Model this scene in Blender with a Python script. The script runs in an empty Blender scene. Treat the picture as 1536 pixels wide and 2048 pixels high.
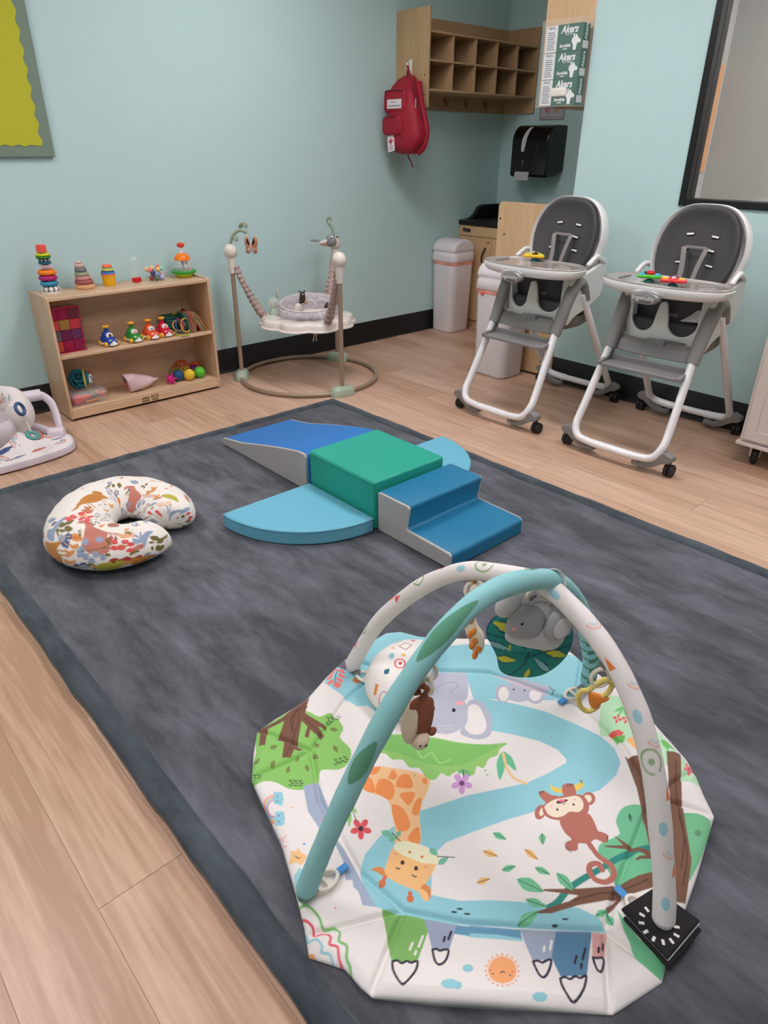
import bpy, bmesh, math, random
import numpy as np
from mathutils import Vector, Matrix, Euler
random.seed(7); rng = np.random.default_rng(7)
S = bpy.context.scene
COL = S.collection
# ------------------------------------------------------------------ camera
FPX, YAW, PIT, ROL, CAMH = 1364.276, 0.736989494, 0.490374679, 0.00612305139, 1.32
_f = np.array([math.sin(YAW)*math.cos(PIT), math.cos(YAW)*math.cos(PIT), -math.sin(PIT)])
_r0 = np.array([math.cos(YAW), -math.sin(YAW), 0.0]); _u0 = np.cross(_r0, _f)
_r = math.cos(ROL)*_r0 + math.sin(ROL)*_u0; _u = -math.sin(ROL)*_r0 + math.cos(ROL)*_u0
cam = bpy.data.cameras.new('camera'); camo = bpy.data.objects.new('camera', cam); COL.objects.link(camo)
cam.sensor_fit = 'HORIZONTAL'; cam.sensor_width = 36; cam.lens = FPX/1536*36
cam.clip_start = 0.02; cam.clip_end = 50
M = Matrix([[_r[0], _u[0], -_f[0], 0], [_r[1], _u[1], -_f[1], 0], [_r[2], _u[2], -_f[2], CAMH], [0, 0, 0, 1]])
camo.matrix_world = M
S.camera = camo
# ------------------------------------------------------------------ world, exposure
S.view_settings.view_transform = 'Standard'; S.view_settings.look = 'None'
S.view_settings.gamma = 1.0; S.view_settings.use_curve_mapping = False
S.view_settings.exposure = 0.0
W = bpy.data.worlds.new('world'); S.world = W; W.use_nodes = True
W.node_tree.nodes['Background'].inputs[0].default_value = (0.8, 0.85, 0.9, 1)
W.node_tree.nodes['Background'].inputs[1].default_value = 0.02
PANEL_EMIT = 15.6        # brightness of the ceiling light panels (built with the ceiling)
LIGHTS = [(-.1, 2.65, 'over the toy shelf side of the room'), (2.3, 2.55, 'over the baby jumper'), (-.3, .2, 'over the floor left of the play mat'), (2.4, .5, 'over the near end of the play mat')]
# ------------------------------------------------------------------ helpers
_C = np.array([0, 0, CAMH])
def ray(x, y): return _r*(x-768)/FPX - _u*(y-1024)/FPX + _f
def at_z(x, y, z=0.0):
    d = ray(x, y); return _C + d*((z-CAMH)/d[2])
def at_x(x, y, X):
    d = ray(x, y); return _C + d*(X/d[0])
def at_y(x, y, Y):
    d = ray(x, y); return _C + d*(Y/d[1])
def at_plane(x, y, A, n):
    d = ray(x, y); return _C + d*(((np.array(A)-_C) @ n)/(d @ n))
def lin(c):
    return tuple(((v/255)/12.92 if v/255 <= .04045 else ((v/255+.055)/1.055)**2.4) for v in c)
_M = {}
def mat(name, c, rough=0.5, metal=0, bump=None, var=None, trans=0, ior=1.45, alpha=1, coat=0, emit=0, sheen=0, attr=False, spec=None, sss=0):
    """procedural principled material; c in sRGB 0-255; bump=(scale,strength); var=(scale,amount)"""
    if name in _M: return _M[name]
    m = bpy.data.materials.new(name); m.use_nodes = True; nt = m.node_tree; b = nt.nodes['Principled BSDF']
    L = lin(c)
    b.inputs['Base Color'].default_value = (*L, 1); b.inputs['Roughness'].default_value = rough
    b.inputs['Metallic'].default_value = metal; b.inputs['IOR'].default_value = ior
    b.inputs['Transmission Weight'].default_value = trans; b.inputs['Alpha'].default_value = alpha
    b.inputs['Coat Weight'].default_value = coat; b.inputs['Sheen Weight'].default_value = sheen
    if spec is not None: b.inputs['Specular IOR Level'].default_value = spec
    if emit:
        b.inputs['Emission Color'].default_value = (*L, 1); b.inputs['Emission Strength'].default_value = emit
    tc = None
    if bump or var:
        tc = nt.nodes.new('ShaderNodeTexCoord')
    src = None
    if attr:
        a = nt.nodes.new('ShaderNodeAttribute'); a.attribute_name = 'Col'; src = a.outputs['Color']
    if var:
        n = nt.nodes.new('ShaderNodeTexNoise'); n.inputs['Scale'].default_value = var[0]; n.inputs['Detail'].default_value = 6
        nt.links.new(tc.outputs['Object'], n.inputs['Vector'])
        mr = nt.nodes.new('ShaderNodeMapRange'); mr.inputs[1].default_value = .3; mr.inputs[2].default_value = .7
        mr.inputs[3].default_value = 1-var[1]; mr.inputs[4].default_value = 1+var[1]
        nt.links.new(n.outputs['Fac'], mr.inputs[0])
        mx = nt.nodes.new('ShaderNodeMix'); mx.data_type = 'RGBA'; mx.blend_type = 'MULTIPLY'; mx.inputs[0].default_value = 1
        if src is not None: nt.links.new(src, mx.inputs[6])
        else: mx.inputs[6].default_value = (*L, 1)
        nt.links.new(mr.outputs[0], mx.inputs[7]); src = mx.outputs[2]
    if src is not None: nt.links.new(src, b.inputs['Base Color'])
    if bump:
        n = nt.nodes.new('ShaderNodeTexNoise'); n.inputs['Scale'].default_value = bump[0]; n.inputs['Detail'].default_value = 4
        nt.links.new(tc.outputs['Object'], n.inputs['Vector'])
        bp = nt.nodes.new('ShaderNodeBump'); bp.inputs['Strength'].default_value = bump[1]; bp.inputs['Distance'].default_value = .004
        nt.links.new(n.outputs['Fac'], bp.inputs['Height']); nt.links.new(bp.outputs[0], b.inputs['Normal'])
    _M[name] = m; return m
def wood(name, c0, c1, axis='Y', scale=(6, .45), rough=.45, rand=False, bump=.06):
    """streaky wood: grain along axis of the object's own coordinates"""
    if name in _M: return _M[name]
    m = bpy.data.materials.new(name); m.use_nodes = True; nt = m.node_tree; b = nt.nodes['Principled BSDF']; N = nt.nodes.new
    tc = N('ShaderNodeTexCoord'); mp = N('ShaderNodeMapping'); a, s = scale
    sc = {'X': (s, a, a), 'Y': (a, s, a), 'Z': (a, a, s)}[axis]
    mp.inputs['Scale'].default_value = sc
    nt.links.new(tc.outputs['Object'], mp.inputs['Vector'])
    vec = mp.outputs[0]; oi = None
    if rand:
        oi = N('ShaderNodeObjectInfo'); ml = N('ShaderNodeMath'); ml.operation = 'MULTIPLY'; ml.inputs[1].default_value = 57
        nt.links.new(oi.outputs['Random'], ml.inputs[0])
        ad = N('ShaderNodeVectorMath'); ad.operation = 'ADD'; nt.links.new(vec, ad.inputs[0]); nt.links.new(ml.outputs[0], ad.inputs[1]); vec = ad.outputs[0]
    n1 = N('ShaderNodeTexNoise'); n1.inputs['Scale'].default_value = 1; n1.inputs['Detail'].default_value = 3; n1.inputs['Distortion'].default_value = .6
    n2 = N('ShaderNodeTexNoise'); n2.inputs['Scale'].default_value = 9; n2.inputs['Detail'].default_value = 8
    nt.links.new(vec, n1.inputs['Vector']); nt.links.new(vec, n2.inputs['Vector'])
    ma = N('ShaderNodeMath'); ma.operation = 'MULTIPLY_ADD'; ma.inputs[1].default_value = .5
    nt.links.new(n2.outputs['Fac'], ma.inputs[0])
    m2 = N('ShaderNodeMath'); m2.operation = 'MULTIPLY'; m2.inputs[1].default_value = .5; nt.links.new(n1.outputs['Fac'], m2.inputs[0]); nt.links.new(m2.outputs[0], ma.inputs[2])
    fac = ma.outputs[0]
    if rand:
        m3 = N('ShaderNodeMath'); m3.operation = 'MULTIPLY_ADD'; m3.inputs[1].default_value = .16; m3.inputs[2].default_value = -.08
        nt.links.new(oi.outputs['Random'], m3.inputs[0]); m4 = N('ShaderNodeMath'); nt.links.new(fac, m4.inputs[0]); nt.links.new(m3.outputs[0], m4.inputs[1]); fac = m4.outputs[0]
    cr = N('ShaderNodeValToRGB'); cr.color_ramp.elements[0].position = .33; cr.color_ramp.elements[1].position = .66
    cr.color_ramp.elements[0].color = (*lin(c0), 1); cr.color_ramp.elements[1].color = (*lin(c1), 1)
    nt.links.new(fac, cr.inputs[0]); nt.links.new(cr.outputs[0], b.inputs['Base Color'])
    bp = N('ShaderNodeBump'); bp.inputs['Strength'].default_value = bump; bp.inputs['Distance'].default_value = .002
    nt.links.new(n2.outputs['Fac'], bp.inputs['Height']); nt.links.new(bp.outputs[0], b.inputs['Normal'])
    b.inputs['Roughness'].default_value = rough
    _M[name] = m; return m

class MB:
    def __init__(s): s.v = []; s.f = []; s.m = []
    def add(s, vs, fs, mi=0):
        o = len(s.v); s.v += [tuple(float(q) for q in v) for v in vs]
        s.f += [tuple(i+o for i in f) for f in fs]; s.m += [mi]*len(fs); return s
    def box(s, x0, x1, y0, y1, z0, z1, mi=0, R=None, c=None):
        vs = [(x, y, z) for x in (x0, x1) for y in (y0, y1) for z in (z0, z1)]
        if R is not None:
            c = Vector(c) if c is not None else Vector((0, 0, 0)); vs = [R @ Vector(v) + c for v in vs]
        return s.add(vs, [(0, 1, 3, 2), (4, 6, 7, 5), (0, 4, 5, 1), (2, 3, 7, 6), (0, 2, 6, 4), (1, 5, 7, 3)], mi)
    def tube(s, pts, r, n=12, closed=False, mi=0, ab=(1, 1), up=None, caps=True):
        P = [Vector(p) for p in pts]; k = len(P)
        R = list(r) if hasattr(r, '__len__') else [r]*k
        T = []
        for i in range(k):
            a = P[(i-1) % k] if (closed or i > 0) else P[i]; b = P[(i+1) % k] if (closed or i < k-1) else P[i]
            T.append((b-a).normalized())
        if up is None:
            up = Vector((0, 0, 1)) if abs(T[0].z) < .9 else Vector((1, 0, 0))
        else: up = Vector(up)
        nrm = (up - T[0]*up.dot(T[0])).normalized(); vs = []
        for i in range(k):
            nrm = nrm - T[i]*nrm.dot(T[i])
            nrm = nrm.normalized() if nrm.length > 1e-6 else T[i].orthogonal().normalized()
            bi = T[i].cross(nrm)
            for j in range(n):
                a = 2*math.pi*j/n
                vs.append(P[i] + R[i]*(math.cos(a)*ab[0]*nrm + math.sin(a)*ab[1]*bi))
        fs = []
        for i in range(k if closed else k-1):
            i2 = (i+1) % k
            for j in range(n):
                j2 = (j+1) % n; fs.append((i*n+j, i*n+j2, i2*n+j2, i2*n+j))
        if caps and not closed:
            fs.append(tuple(range(n-1, -1, -1))); fs.append(tuple((k-1)*n+j for j in range(n)))
        return s.add(vs, fs, mi)
    def lathe(s, prof, n=24, c=(0, 0, 0), mi=0, R=None, sc=(1, 1)):
        vs = []; fs = []; c = Vector(c)
        for (r, z) in prof:
            for j in range(n):
                a = 2*math.pi*j/n; v = Vector((r*math.cos(a)*sc[0], r*math.sin(a)*sc[1], z))
                vs.append((R @ v if R is not None else v) + c)
        for i in range(len(prof)-1):
            for j in range(n):
                j2 = (j+1) % n; fs.append((i*n+j, i*n+j2, (i+1)*n+j2, (i+1)*n+j))
        if prof[0][0] > 1e-5: fs.append(tuple(range(n-1, -1, -1)))
        if prof[-1][0] > 1e-5: fs.append(tuple((len(prof)-1)*n+j for j in range(n)))
        return s.add(vs, fs, mi)
    def sph(s, c, r, nu=18, nv=12, mi=0, R=None):
        rr = r if hasattr(r, '__len__') else (r, r, r); vs = []; fs = []; c = Vector(c)
        for i in range(nv+1):
            t = math.pi*i/nv
            for j in range(nu):
                a = 2*math.pi*j/nu
                v = Vector((rr[0]*math.sin(t)*math.cos(a), rr[1]*math.sin(t)*math.sin(a), rr[2]*math.cos(t)))
                vs.append((R @ v if R is not None else v) + c)
        for i in range(nv):
            for j in range(nu):
                j2 = (j+1) % nu; fs.append((i*nu+j, (i+1)*nu+j, (i+1)*nu+j2, i*nu+j2))
        return s.add(vs, fs, mi)
    def prism(s, poly, h0, h1, ax='z', mi=0, mi_side=None):
        k = len(poly)
        def mp(p, h): return {'z': (p[0], p[1], h), 'x': (h, p[0], p[1]), 'y': (p[0], h, p[1])}[ax]
        vs = [mp(p, h0) for p in poly] + [mp(p, h1) for p in poly]
        ms = mi if mi_side is None else mi_side
        s.add(vs, [tuple(range(k-1, -1, -1)), tuple(range(k, 2*k))], mi)
        o = len(s.v)-2*k
        fs = [(i, (i+1) % k, (i+1) % k+k, i+k) for i in range(k)]
        s.f += [tuple(i+o for i in f) for f in fs]; s.m += [ms]*k; return s
    def loft(s, rings, mi=0, caps=True, closed=False):
        n = len(rings[0]); vs = [p for r in rings for p in r]; fs = []
        for i in range(len(rings)-1 if not closed else len(rings)):
            i2 = (i+1) % len(rings)
            for j in range(n):
                j2 = (j+1) % n; fs.append((i*n+j, i*n+j2, i2*n+j2, i2*n+j))
        if caps and not closed: fs.append(tuple(range(n-1, -1, -1))); fs.append(tuple((len(rings)-1)*n+j for j in range(n)))
        return s.add(vs, fs, mi)
    def build(s, name, mats, parent=None, smooth=40, bevel=0, seg=2, sub=0, loc=None, rot=None, fix=True):
        me = bpy.data.meshes.new(name); me.from_pydata(s.v, [], s.f); me.update()
        if not isinstance(mats, (list, tuple)): mats = [mats]
        for m in mats: me.materials.append(m)
        if len(mats) > 1: me.polygons.foreach_set('material_index', s.m)
        if fix:
            bm = bmesh.new(); bm.from_mesh(me); bmesh.ops.remove_doubles(bm, verts=bm.verts, dist=1e-6)
            bmesh.ops.recalc_face_normals(bm, faces=bm.faces); bm.to_mesh(me); bm.free()
        if smooth:
            me.polygons.foreach_set('use_smooth', [True]*len(me.polygons))
            if smooth < 180: me.set_sharp_from_angle(angle=math.radians(smooth))
        o = bpy.data.objects.new(name, me); COL.objects.link(o)
        if parent is not None: o.parent = parent
        if loc is not None: o.location = loc
        if rot is not None: o.rotation_euler = rot
        if bevel:
            md = o.modifiers.new('bevel', 'BEVEL'); md.width = bevel; md.segments = seg; md.limit_method = 'ANGLE'; md.angle_limit = math.radians(35)
            md.harden_normals = False
        if sub:
            md = o.modifiers.new('sub', 'SUBSURF'); md.levels = sub; md.render_levels = sub
        return o
def tag(o, label, cat, group=None):
    o['label'] = label; o['category'] = cat
    if group: o['group'] = group
    return o
def struct(o): o['kind'] = 'structure'; return o
def thing(name, label, cat, loc=(0, 0, 0), rz=0, group=None):
    o = bpy.data.objects.new(name, None); COL.objects.link(o); o.location = tuple(float(v) for v in loc); o.rotation_euler = (0, 0, rz)
    o.empty_display_size = .05
    return tag(o, label, cat, group)
def dup(root, loc, rz, label, group=None):
    r = root.copy(); COL.objects.link(r); r.location = loc; r.rotation_euler = (0, 0, rz); r['label'] = label
    if group: r['group'] = group
    for ch in list(root.children):
        c = ch.copy(); COL.objects.link(c); c.parent = r
        for g in list(ch.children):
            d = g.copy(); COL.objects.link(d); d.parent = c
    return r
def text(s, size, m, parent=None, loc=(0, 0, 0), R=None, name='lettering', ext=.0004, sx=1.0, align='CENTER', bold=0, shear=0):
    cu = bpy.data.curves.new(name, 'FONT'); cu.body = s; cu.size = size; cu.extrude = ext; cu.align_x = align; cu.align_y = 'CENTER'; cu.offset = bold
    cu.resolution_u = 3; cu.shear = shear
    t = bpy.data.objects.new(name, cu); COL.objects.link(t)
    dg = bpy.context.evaluated_depsgraph_get(); me = bpy.data.meshes.new_from_object(t.evaluated_get(dg)); bpy.data.objects.remove(t)
    X = (R if R is not None else Matrix.Identity(3)).to_4x4() @ Matrix.Diagonal((sx, 1, 1, 1)); me.transform(Matrix.Translation(loc) @ X)
    me.materials.clear(); me.materials.append(m)
    o = bpy.data.objects.new(name, me); COL.objects.link(o)
    if parent is not None: o.parent = parent
    return o
def faceR(normal, up=(0, 0, 1)):
    """rotation whose local z is the normal and local y is up"""
    z = Vector(normal).normalized(); x = Vector(up).cross(z).normalized(); y = z.cross(x)
    return Matrix((x, y, z)).transposed()
def spline(pts, n=8, closed=False):
    P = [np.array(p, float) for p in pts]; k = len(P); out = []
    rng_ = range(k if closed else k-1)
    for i in rng_:
        if closed: p0, p1, p2, p3 = P[(i-1) % k], P[i], P[(i+1) % k], P[(i+2) % k]
        else: p0, p1, p2, p3 = P[max(i-1, 0)], P[i], P[i+1], P[min(i+2, k-1)]
        for j in range(n):
            t = j/n
            out.append(.5*((2*p1)+(-p0+p2)*t+(2*p0-5*p1+4*p2-p3)*t*t+(-p0+3*p1-3*p2+p3)*t**3))
    if not closed: out.append(P[-1])
    return out
def supere(a, b, n=2.5, k=40, cx=0, cy=0):
    o = []
    for i in range(k):
        t = 2*math.pi*i/k; c, s_ = math.cos(t), math.sin(t)
        o.append((cx+a*math.copysign(abs(c)**(2/n), c), cy+b*math.copysign(abs(s_)**(2/n), s_)))
    return o
def rrect(x0, x1, y0, y1, r, k=5):
    o = []
    for cx, cy, a0 in ((x1-r, y1-r, 0), (x0+r, y1-r, 90), (x0+r, y0+r, 180), (x1-r, y0+r, 270)):
        for i in range(k+1):
            a = math.radians(a0+90*i/k); o.append((cx+r*math.cos(a), cy+r*math.sin(a)))
    return o
# ---- flat print painter: colours the vertices of a mesh from 2-D shapes
class Paint:
    def __init__(s, tf=lambda p: p): s.sh = []; s.tf = tf
    def poly(s, pts, c, smooth=0, tf=None):
        tf = tf or s.tf
        if hasattr(tf, 'anchor'): tf = tf.anchor(pts)
        q = np.array([tf(p) for p in pts], float)
        if smooth: q = np.array(spline(q, smooth, True))
        s.sh.append(('p', q, lin(c))); return s
    def line(s, pts, c, w, smooth=6, tf=None):
        tf = tf or s.tf
        if hasattr(tf, 'anchor'): tf = tf.anchor(pts)
        q = np.array([tf(p) for p in pts], float)
        if smooth and len(q) > 2: q = np.array(spline(q, smooth))
        s.sh.append(('l', q, lin(c), w)); return s
    def ell(s, c0, rx, ry, c, ang=0, k=24, tf=None):
        a = math.radians(ang)
        return s.poly([(c0[0]+rx*math.cos(t)*math.cos(a)-ry*math.sin(t)*math.sin(a), c0[1]+rx*math.cos(t)*math.sin(a)+ry*math.sin(t)*math.cos(a)) for t in np.linspace(0, 2*math.pi, k, False)], c, tf=tf)
    def leaf(s, p, q, w, c, tf=None):
        p = np.array(p, float); q = np.array(q, float); d = q-p; n = np.array([-d[1], d[0]])/max(np.linalg.norm(d), 1e-9)
        return s.poly([p, p+.3*d+n*w*.45, p+.6*d+n*w*.42, q, p+.6*d-n*w*.42, p+.3*d-n*w*.45], c, 4, tf)
    def flower(s, c0, r, c, k=5, cc=None, tf=None):
        for i in range(k):
            a = 2*math.pi*i/k+.3; s.ell((c0[0]+r*.6*math.cos(a), c0[1]+r*.6*math.sin(a)), r*.45, r*.3, c, math.degrees(a), 12, tf)
        if cc: s.ell(c0, r*.25, r*.25, cc, 0, 12, tf)
        return s
    def colors(s, uv, base, aa=0):
        uv = np.asarray(uv, float)
        if aa: return sum(s.colors(uv+np.array(o_)*aa, base) for o_ in ((.35, .12), (-.12, .35), (-.35, -.12), (.12, -.35)))/4
        out = np.empty((len(uv), 4)); out[:, :3] = lin(base); out[:, 3] = 1
        X, Y = uv[:, 0], uv[:, 1]
        for sh in s.sh:
            q = sh[1]; pad = sh[3] if sh[0] == 'l' else 0
            lo = q.min(0)-pad; hi = q.max(0)+pad
            idx = np.nonzero((X >= lo[0]) & (X <= hi[0]) & (Y >= lo[1]) & (Y <= hi[1]))[0]
            if not len(idx): continue
            x, y = X[idx], Y[idx]
            if sh[0] == 'p':
                ins = np.zeros(len(idx), bool); x2, y2 = q[-1]
                for x1, y1 in q:
                    if y1 != y2:
                        c = ((y1 > y) != (y2 > y)) & (x < (x2-x1)*(y-y1)/(y2-y1)+x1); ins ^= c
                    x2, y2 = x1, y1
            else:
                ins = np.zeros(len(idx), bool)
                for (x1, y1), (x2, y2) in zip(q[:-1], q[1:]):
                    dx, dy = x2-x1, y2-y1; L2 = dx*dx+dy*dy+1e-12
                    t = np.clip(((x-x1)*dx+(y-y1)*dy)/L2, 0, 1)
                    ins |= (x-x1-t*dx)**2+(y-y1-t*dy)**2 < (sh[3]/2)**2
            out[idx[ins], :3] = sh[2]
        return out
def setcol(o, cols):
    me = o.data; a = me.color_attributes.new('Col', 'FLOAT_COLOR', 'POINT'); a.data.foreach_set('color', np.asarray(cols, np.float32).ravel())
def verts_np(o):
    n = len(o.data.vertices); a = np.empty(n*3); o.data.vertices.foreach_get('co', a); return a.reshape(-1, 3)
def sstep(a, b, x):
    t = np.clip((x-a)/(b-a), 0, 1); return t*t*(3-2*t)
# ------------------------------------------------------------------ the room
YW, XR, XC, YB, ZC = 3.99, 3.688, 4.865, 2.466, 2.75
X0, Y0 = -2.6, -3.0
BBH = .153
paint = mat('aqua_paint', (190, 219, 218), .75, bump=(260, .12))
struct(MB().box(X0, XC+.1, YW, YW+.1, 0, ZC).build('wall_left', paint, smooth=0))
struct(MB().box(X0-.1, X0, Y0, YW+.1, 0, ZC).build('wall_behind', paint, smooth=0))
struct(MB().box(X0-.1, XR+.11, Y0-.1, Y0, 0, ZC).build('wall_near', paint, smooth=0))
struct(MB().box(XC, XC+.1, YB-.1, YW, 0, ZC).build('wall_alcove', paint, smooth=0))
struct(MB().box(XR+.11, XC, YB-.1, YB, 0, ZC).build('wall_alcove_return', paint, smooth=0))
WY1, WY0, WZ0, WZ1 = 1.828, .2, 1.068, 2.3       # window opening in the right wall
m = MB()
m.box(XR, XR+.11, WY1, YB, 0, ZC); m.box(XR, XR+.11, Y0, WY0, 0, ZC)
m.box(XR, XR+.11, WY0, WY1, 0, WZ0); m.box(XR, XR+.11, WY0, WY1, WZ1, ZC)
struct(m.build('wall_right', paint, smooth=0))
struct(MB().box(X0-.1, XC+1.2, Y0-.1, YW+.1, ZC, ZC+.05).build('ceiling', mat('ceiling_white', (235, 235, 232), .9, bump=(90, .3)), smooth=0))
# baseboards: black rubber with a small cove toe
bbm = mat('black_rubber', (24, 23, 24), .45)
def baseboard(name, poly, ax, a, b):
    return struct(MB().prism(poly, a, b, ax).build(name, bbm))
baseboard('baseboard_left', [(YW, 0), (YW-.02, 0), (YW-.012, .006), (YW-.006, .02), (YW-.005, BBH-.004), (YW-.002, BBH), (YW, BBH)], 'x', X0, XC)
baseboard('baseboard_right', [(XR, 0), (XR-.02, 0), (XR-.012, .006), (XR-.006, .02), (XR-.005, BBH-.004), (XR-.002, BBH), (XR, BBH)], 'y', Y0, YB)
baseboard('baseboard_alcove', [(XC, 0), (XC-.006, 0), (XC-.005, BBH), (XC, BBH)], 'y', YB, YW)
# window: black frame, glass, wall of the next room behind it
fr = mat('black_frame', (18, 18, 20), .4); gl = mat('window_glass', (235, 240, 240), .02, trans=1, ior=1.45)
wroot = bpy.data.objects.new('window_1', None); COL.objects.link(wroot); struct(wroot)
fw = .034
for nm, a in (('window_jamb', (WY1-fw, WY1, WZ0, WZ1)), ('window_jamb', (WY0, WY0+fw, WZ0, WZ1)), ('window_rail', (WY0+fw, WY1-fw, WZ0, WZ0+fw)), ('window_rail', (WY0+fw, WY1-fw, WZ1-fw, WZ1))):
    MB().box(XR-.012, XR+.09, a[0], a[1], a[2], a[3]).build(nm, fr, wroot, bevel=.003)
MB().box(XR+.035, XR+.041, WY0+fw, WY1-fw, WZ0+fw, WZ1-fw).build('pane', gl, wroot, smooth=0)
gp = mat('grey_paint', (178, 172, 168), .8, bump=(200, .1))
struct(MB().box(5.03, 5.13, -2.0, YB-.1, 0, ZC).build('wall_next_room', gp, smooth=0))
struct(MB().box(XR+.11, 5.03, YB-.112, YB-.1, 0, ZC).build('wall_next_room_side', gp, smooth=0))
struct(MB().box(XR+.11, 5.03, -2.1, -2.0, 0, ZC).build('wall_next_room_end', gp, smooth=0))
nb = MB()
pts = [(4.86, 1.19)] + [(4.905+.006*math.sin(i*1.9), 1.19+i*.03) for i in range(0, 21)] + [(4.86, 1.79)]
o = thing('notice_board', 'tan notice board with scalloped dark border seen through the window', 'board')
MB().box(4.86, 4.99, YB-.122, YB-.113, 1.19, 1.79).build('board_panel', mat('tan_paper', (205, 150, 105), .8), o)
MB().prism(pts, YB-.124, YB-.122, 'y').build('scalloped_border', mat('dark_border', (92, 74, 66), .8), o)
# floor: slab and vinyl planks, long side along Y
fl = struct(MB().box(X0, XC+.2, Y0, YW, -.06, -.002).build('floor', wood('floor_slab', (150, 118, 92), (176, 142, 114), 'Y', (9, .7), .45), smooth=0))
plm = wood('vinyl_oak', (178, 139, 113), (222, 187, 162), 'Y', (8.5, .5), .36, rand=True, bump=.05)
PW, PL = .178, 1.22
pm = MB().box(-PW/2+.0006, PW/2-.0006, -PL/2+.0006, PL/2-.0006, -.002, 0)
pl0 = pm.build('plank', plm, fl, smooth=0)
first = True
nx = int((XC+.25-(-.4))/PW)+1
for i in range(nx):
    x = -.4+PW*(i+.5); off = (i*.43) % 1.0*PL
    for j in range(-1, 5):
        y = -.6+off+PL*(j+.5)
        if y-PL/2 > YW or y+PL/2 < -.6: continue
        y0 = y-PL/2; y1 = min(y+PL/2, YW); x1 = x+PW/2
        if x1 > XC-.01: continue
        if x+PW/2 < .3 and y1 < .0: continue
        if x-PW/2 > .34 and x+PW/2 < 2.33 and y0 > -.5 and y1 < 2.98: continue     # wholly under the play mat
        if y1 < YW:
            if first: o = pl0; first = False
            else: o = pl0.copy(); COL.objects.link(o)
            o.location = (x, y, 0)
        else:
            o = MB().box(-PW/2+.0006, PW/2-.0006, -(y1-y0)/2+.0006, (y1-y0)/2-.0006, -.002, 0).build('plank', plm, fl, smooth=0); o.location = (x, (y0+y1)/2, 0)
# ceiling light panels (the room's lamps, plus one added to brighten the next room)
em = mat('light_diffuser', (255, 249, 253), .5, emit=PANEL_EMIT)
em2 = mat('next_room_fill_diffuser', (255, 249, 250), .5, emit=PANEL_EMIT*2.4)  # stronger glow for the panel added behind the window
wm = mat('white_metal_trim', (235, 235, 235), .4)
def troffer(x, y, label, sx=.6, sy=1.2, em=em):
    t = thing('ceiling_light', label, 'light', (x, y, ZC), 0, 'ceiling light panels')
    MB().box(-sx/2+.03, sx/2-.03, -sy/2+.03, sy/2-.03, -.022, -.012).build('diffuser', em, t, smooth=0)
    f = MB(); f.box(-sx/2, sx/2, -sy/2, -sy/2+.03, -.03, -.001); f.box(-sx/2, sx/2, sy/2-.03, sy/2, -.03, -.001)
    f.box(-sx/2, -sx/2+.03, -sy/2+.03, sy/2-.03, -.03, -.001); f.box(sx/2-.03, sx/2, -sy/2+.03, sy/2-.03, -.03, -.001)
    f.build('frame', wm, t, smooth=0)
for (x, y, w_) in LIGHTS: troffer(x, y, 'white recessed ceiling light panel '+w_)
troffer(4.4, .6, 'white unseen ceiling light panel added to brighten the room behind the window', em=em2)  # unseen panel added to lift the brightness beyond the window
# ------------------------------------------------------------------ grey play mat on the floor
def velvet(name, c0, c1, scale):
    m = bpy.data.materials.new(name); m.use_nodes = True; nt = m.node_tree; b = nt.nodes['Principled BSDF']; N = nt.nodes.new
    tc = N('ShaderNodeTexCoord'); n1 = N('ShaderNodeTexNoise'); n1.inputs['Scale'].default_value = scale; n1.inputs['Detail'].default_value = 6; n1.inputs['Roughness'].default_value = .7; n1.inputs['Distortion'].default_value = .25
    mp = N('ShaderNodeMapping'); mp.inputs['Scale'].default_value = (3.0, .9, 1); mp.inputs['Rotation'].default_value = (0, 0, .25)
    nt.links.new(tc.outputs['Object'], mp.inputs[0]); nt.links.new(mp.outputs[0], n1.inputs['Vector'])
    n2 = N('ShaderNodeTexNoise'); n2.inputs['Scale'].default_value = 420; nt.links.new(tc.outputs['Object'], n2.inputs['Vector'])
    n3 = N('ShaderNodeTexNoise'); n3.inputs['Scale'].default_value = 1.3; n3.inputs['Detail'].default_value = 3; nt.links.new(tc.outputs['Object'], n3.inputs['Vector'])
    mm = N('ShaderNodeMath'); mm.operation = 'MULTIPLY'; nt.links.new(n1.outputs['Fac'], mm.inputs[0])
    mr = N('ShaderNodeMapRange'); mr.inputs[1].default_value = .35; mr.inputs[2].default_value = .65; mr.inputs[3].default_value = .85; mr.inputs[4].default_value = 1.1
    nt.links.new(n3.outputs['Fac'], mr.inputs[0]); nt.links.new(mr.outputs[0], mm.inputs[1])
    cr = N('ShaderNodeValToRGB'); cr.color_ramp.elements[0].position = .36; cr.color_ramp.elements[1].position = .68
    cr.color_ramp.elements[0].color = (*lin(c0), 1); cr.color_ramp.elements[1].color = (*lin(c1), 1)
    nt.links.new(mm.outputs[0], cr.inputs[0]); nt.links.new(cr.outputs[0], b.inputs['Base Color'])
    bp = N('ShaderNodeBump'); bp.inputs['Strength'].default_value = .35; bp.inputs['Distance'].default_value = .002
    nt.links.new(n2.outputs['Fac'], bp.inputs['Height']); nt.links.new(bp.outputs[0], b.inputs['Normal'])
    b.inputs['Roughness'].default_value = .85; b.inputs['Sheen Weight'].default_value = .25; b.inputs['Sheen Roughness'].default_value = .4; b.inputs['Specular IOR Level'].default_value = .2
    return m
RX0, RX1, RY0, RY1, RZ = .315, 2.345, -.55, 3.03, .03
rug = thing('play_mat', 'large dark grey velvet play mat with padded rolled edges on the floor', 'mat')
vg = velvet('grey_velvet', (70, 71, 78), (112, 112, 120), 3.8); vb = velvet('slate_velvet', (56, 63, 70), (86, 94, 101), 5)
m = MB(); NX, NY = 60, 100
vs = []; fs = []
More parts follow.
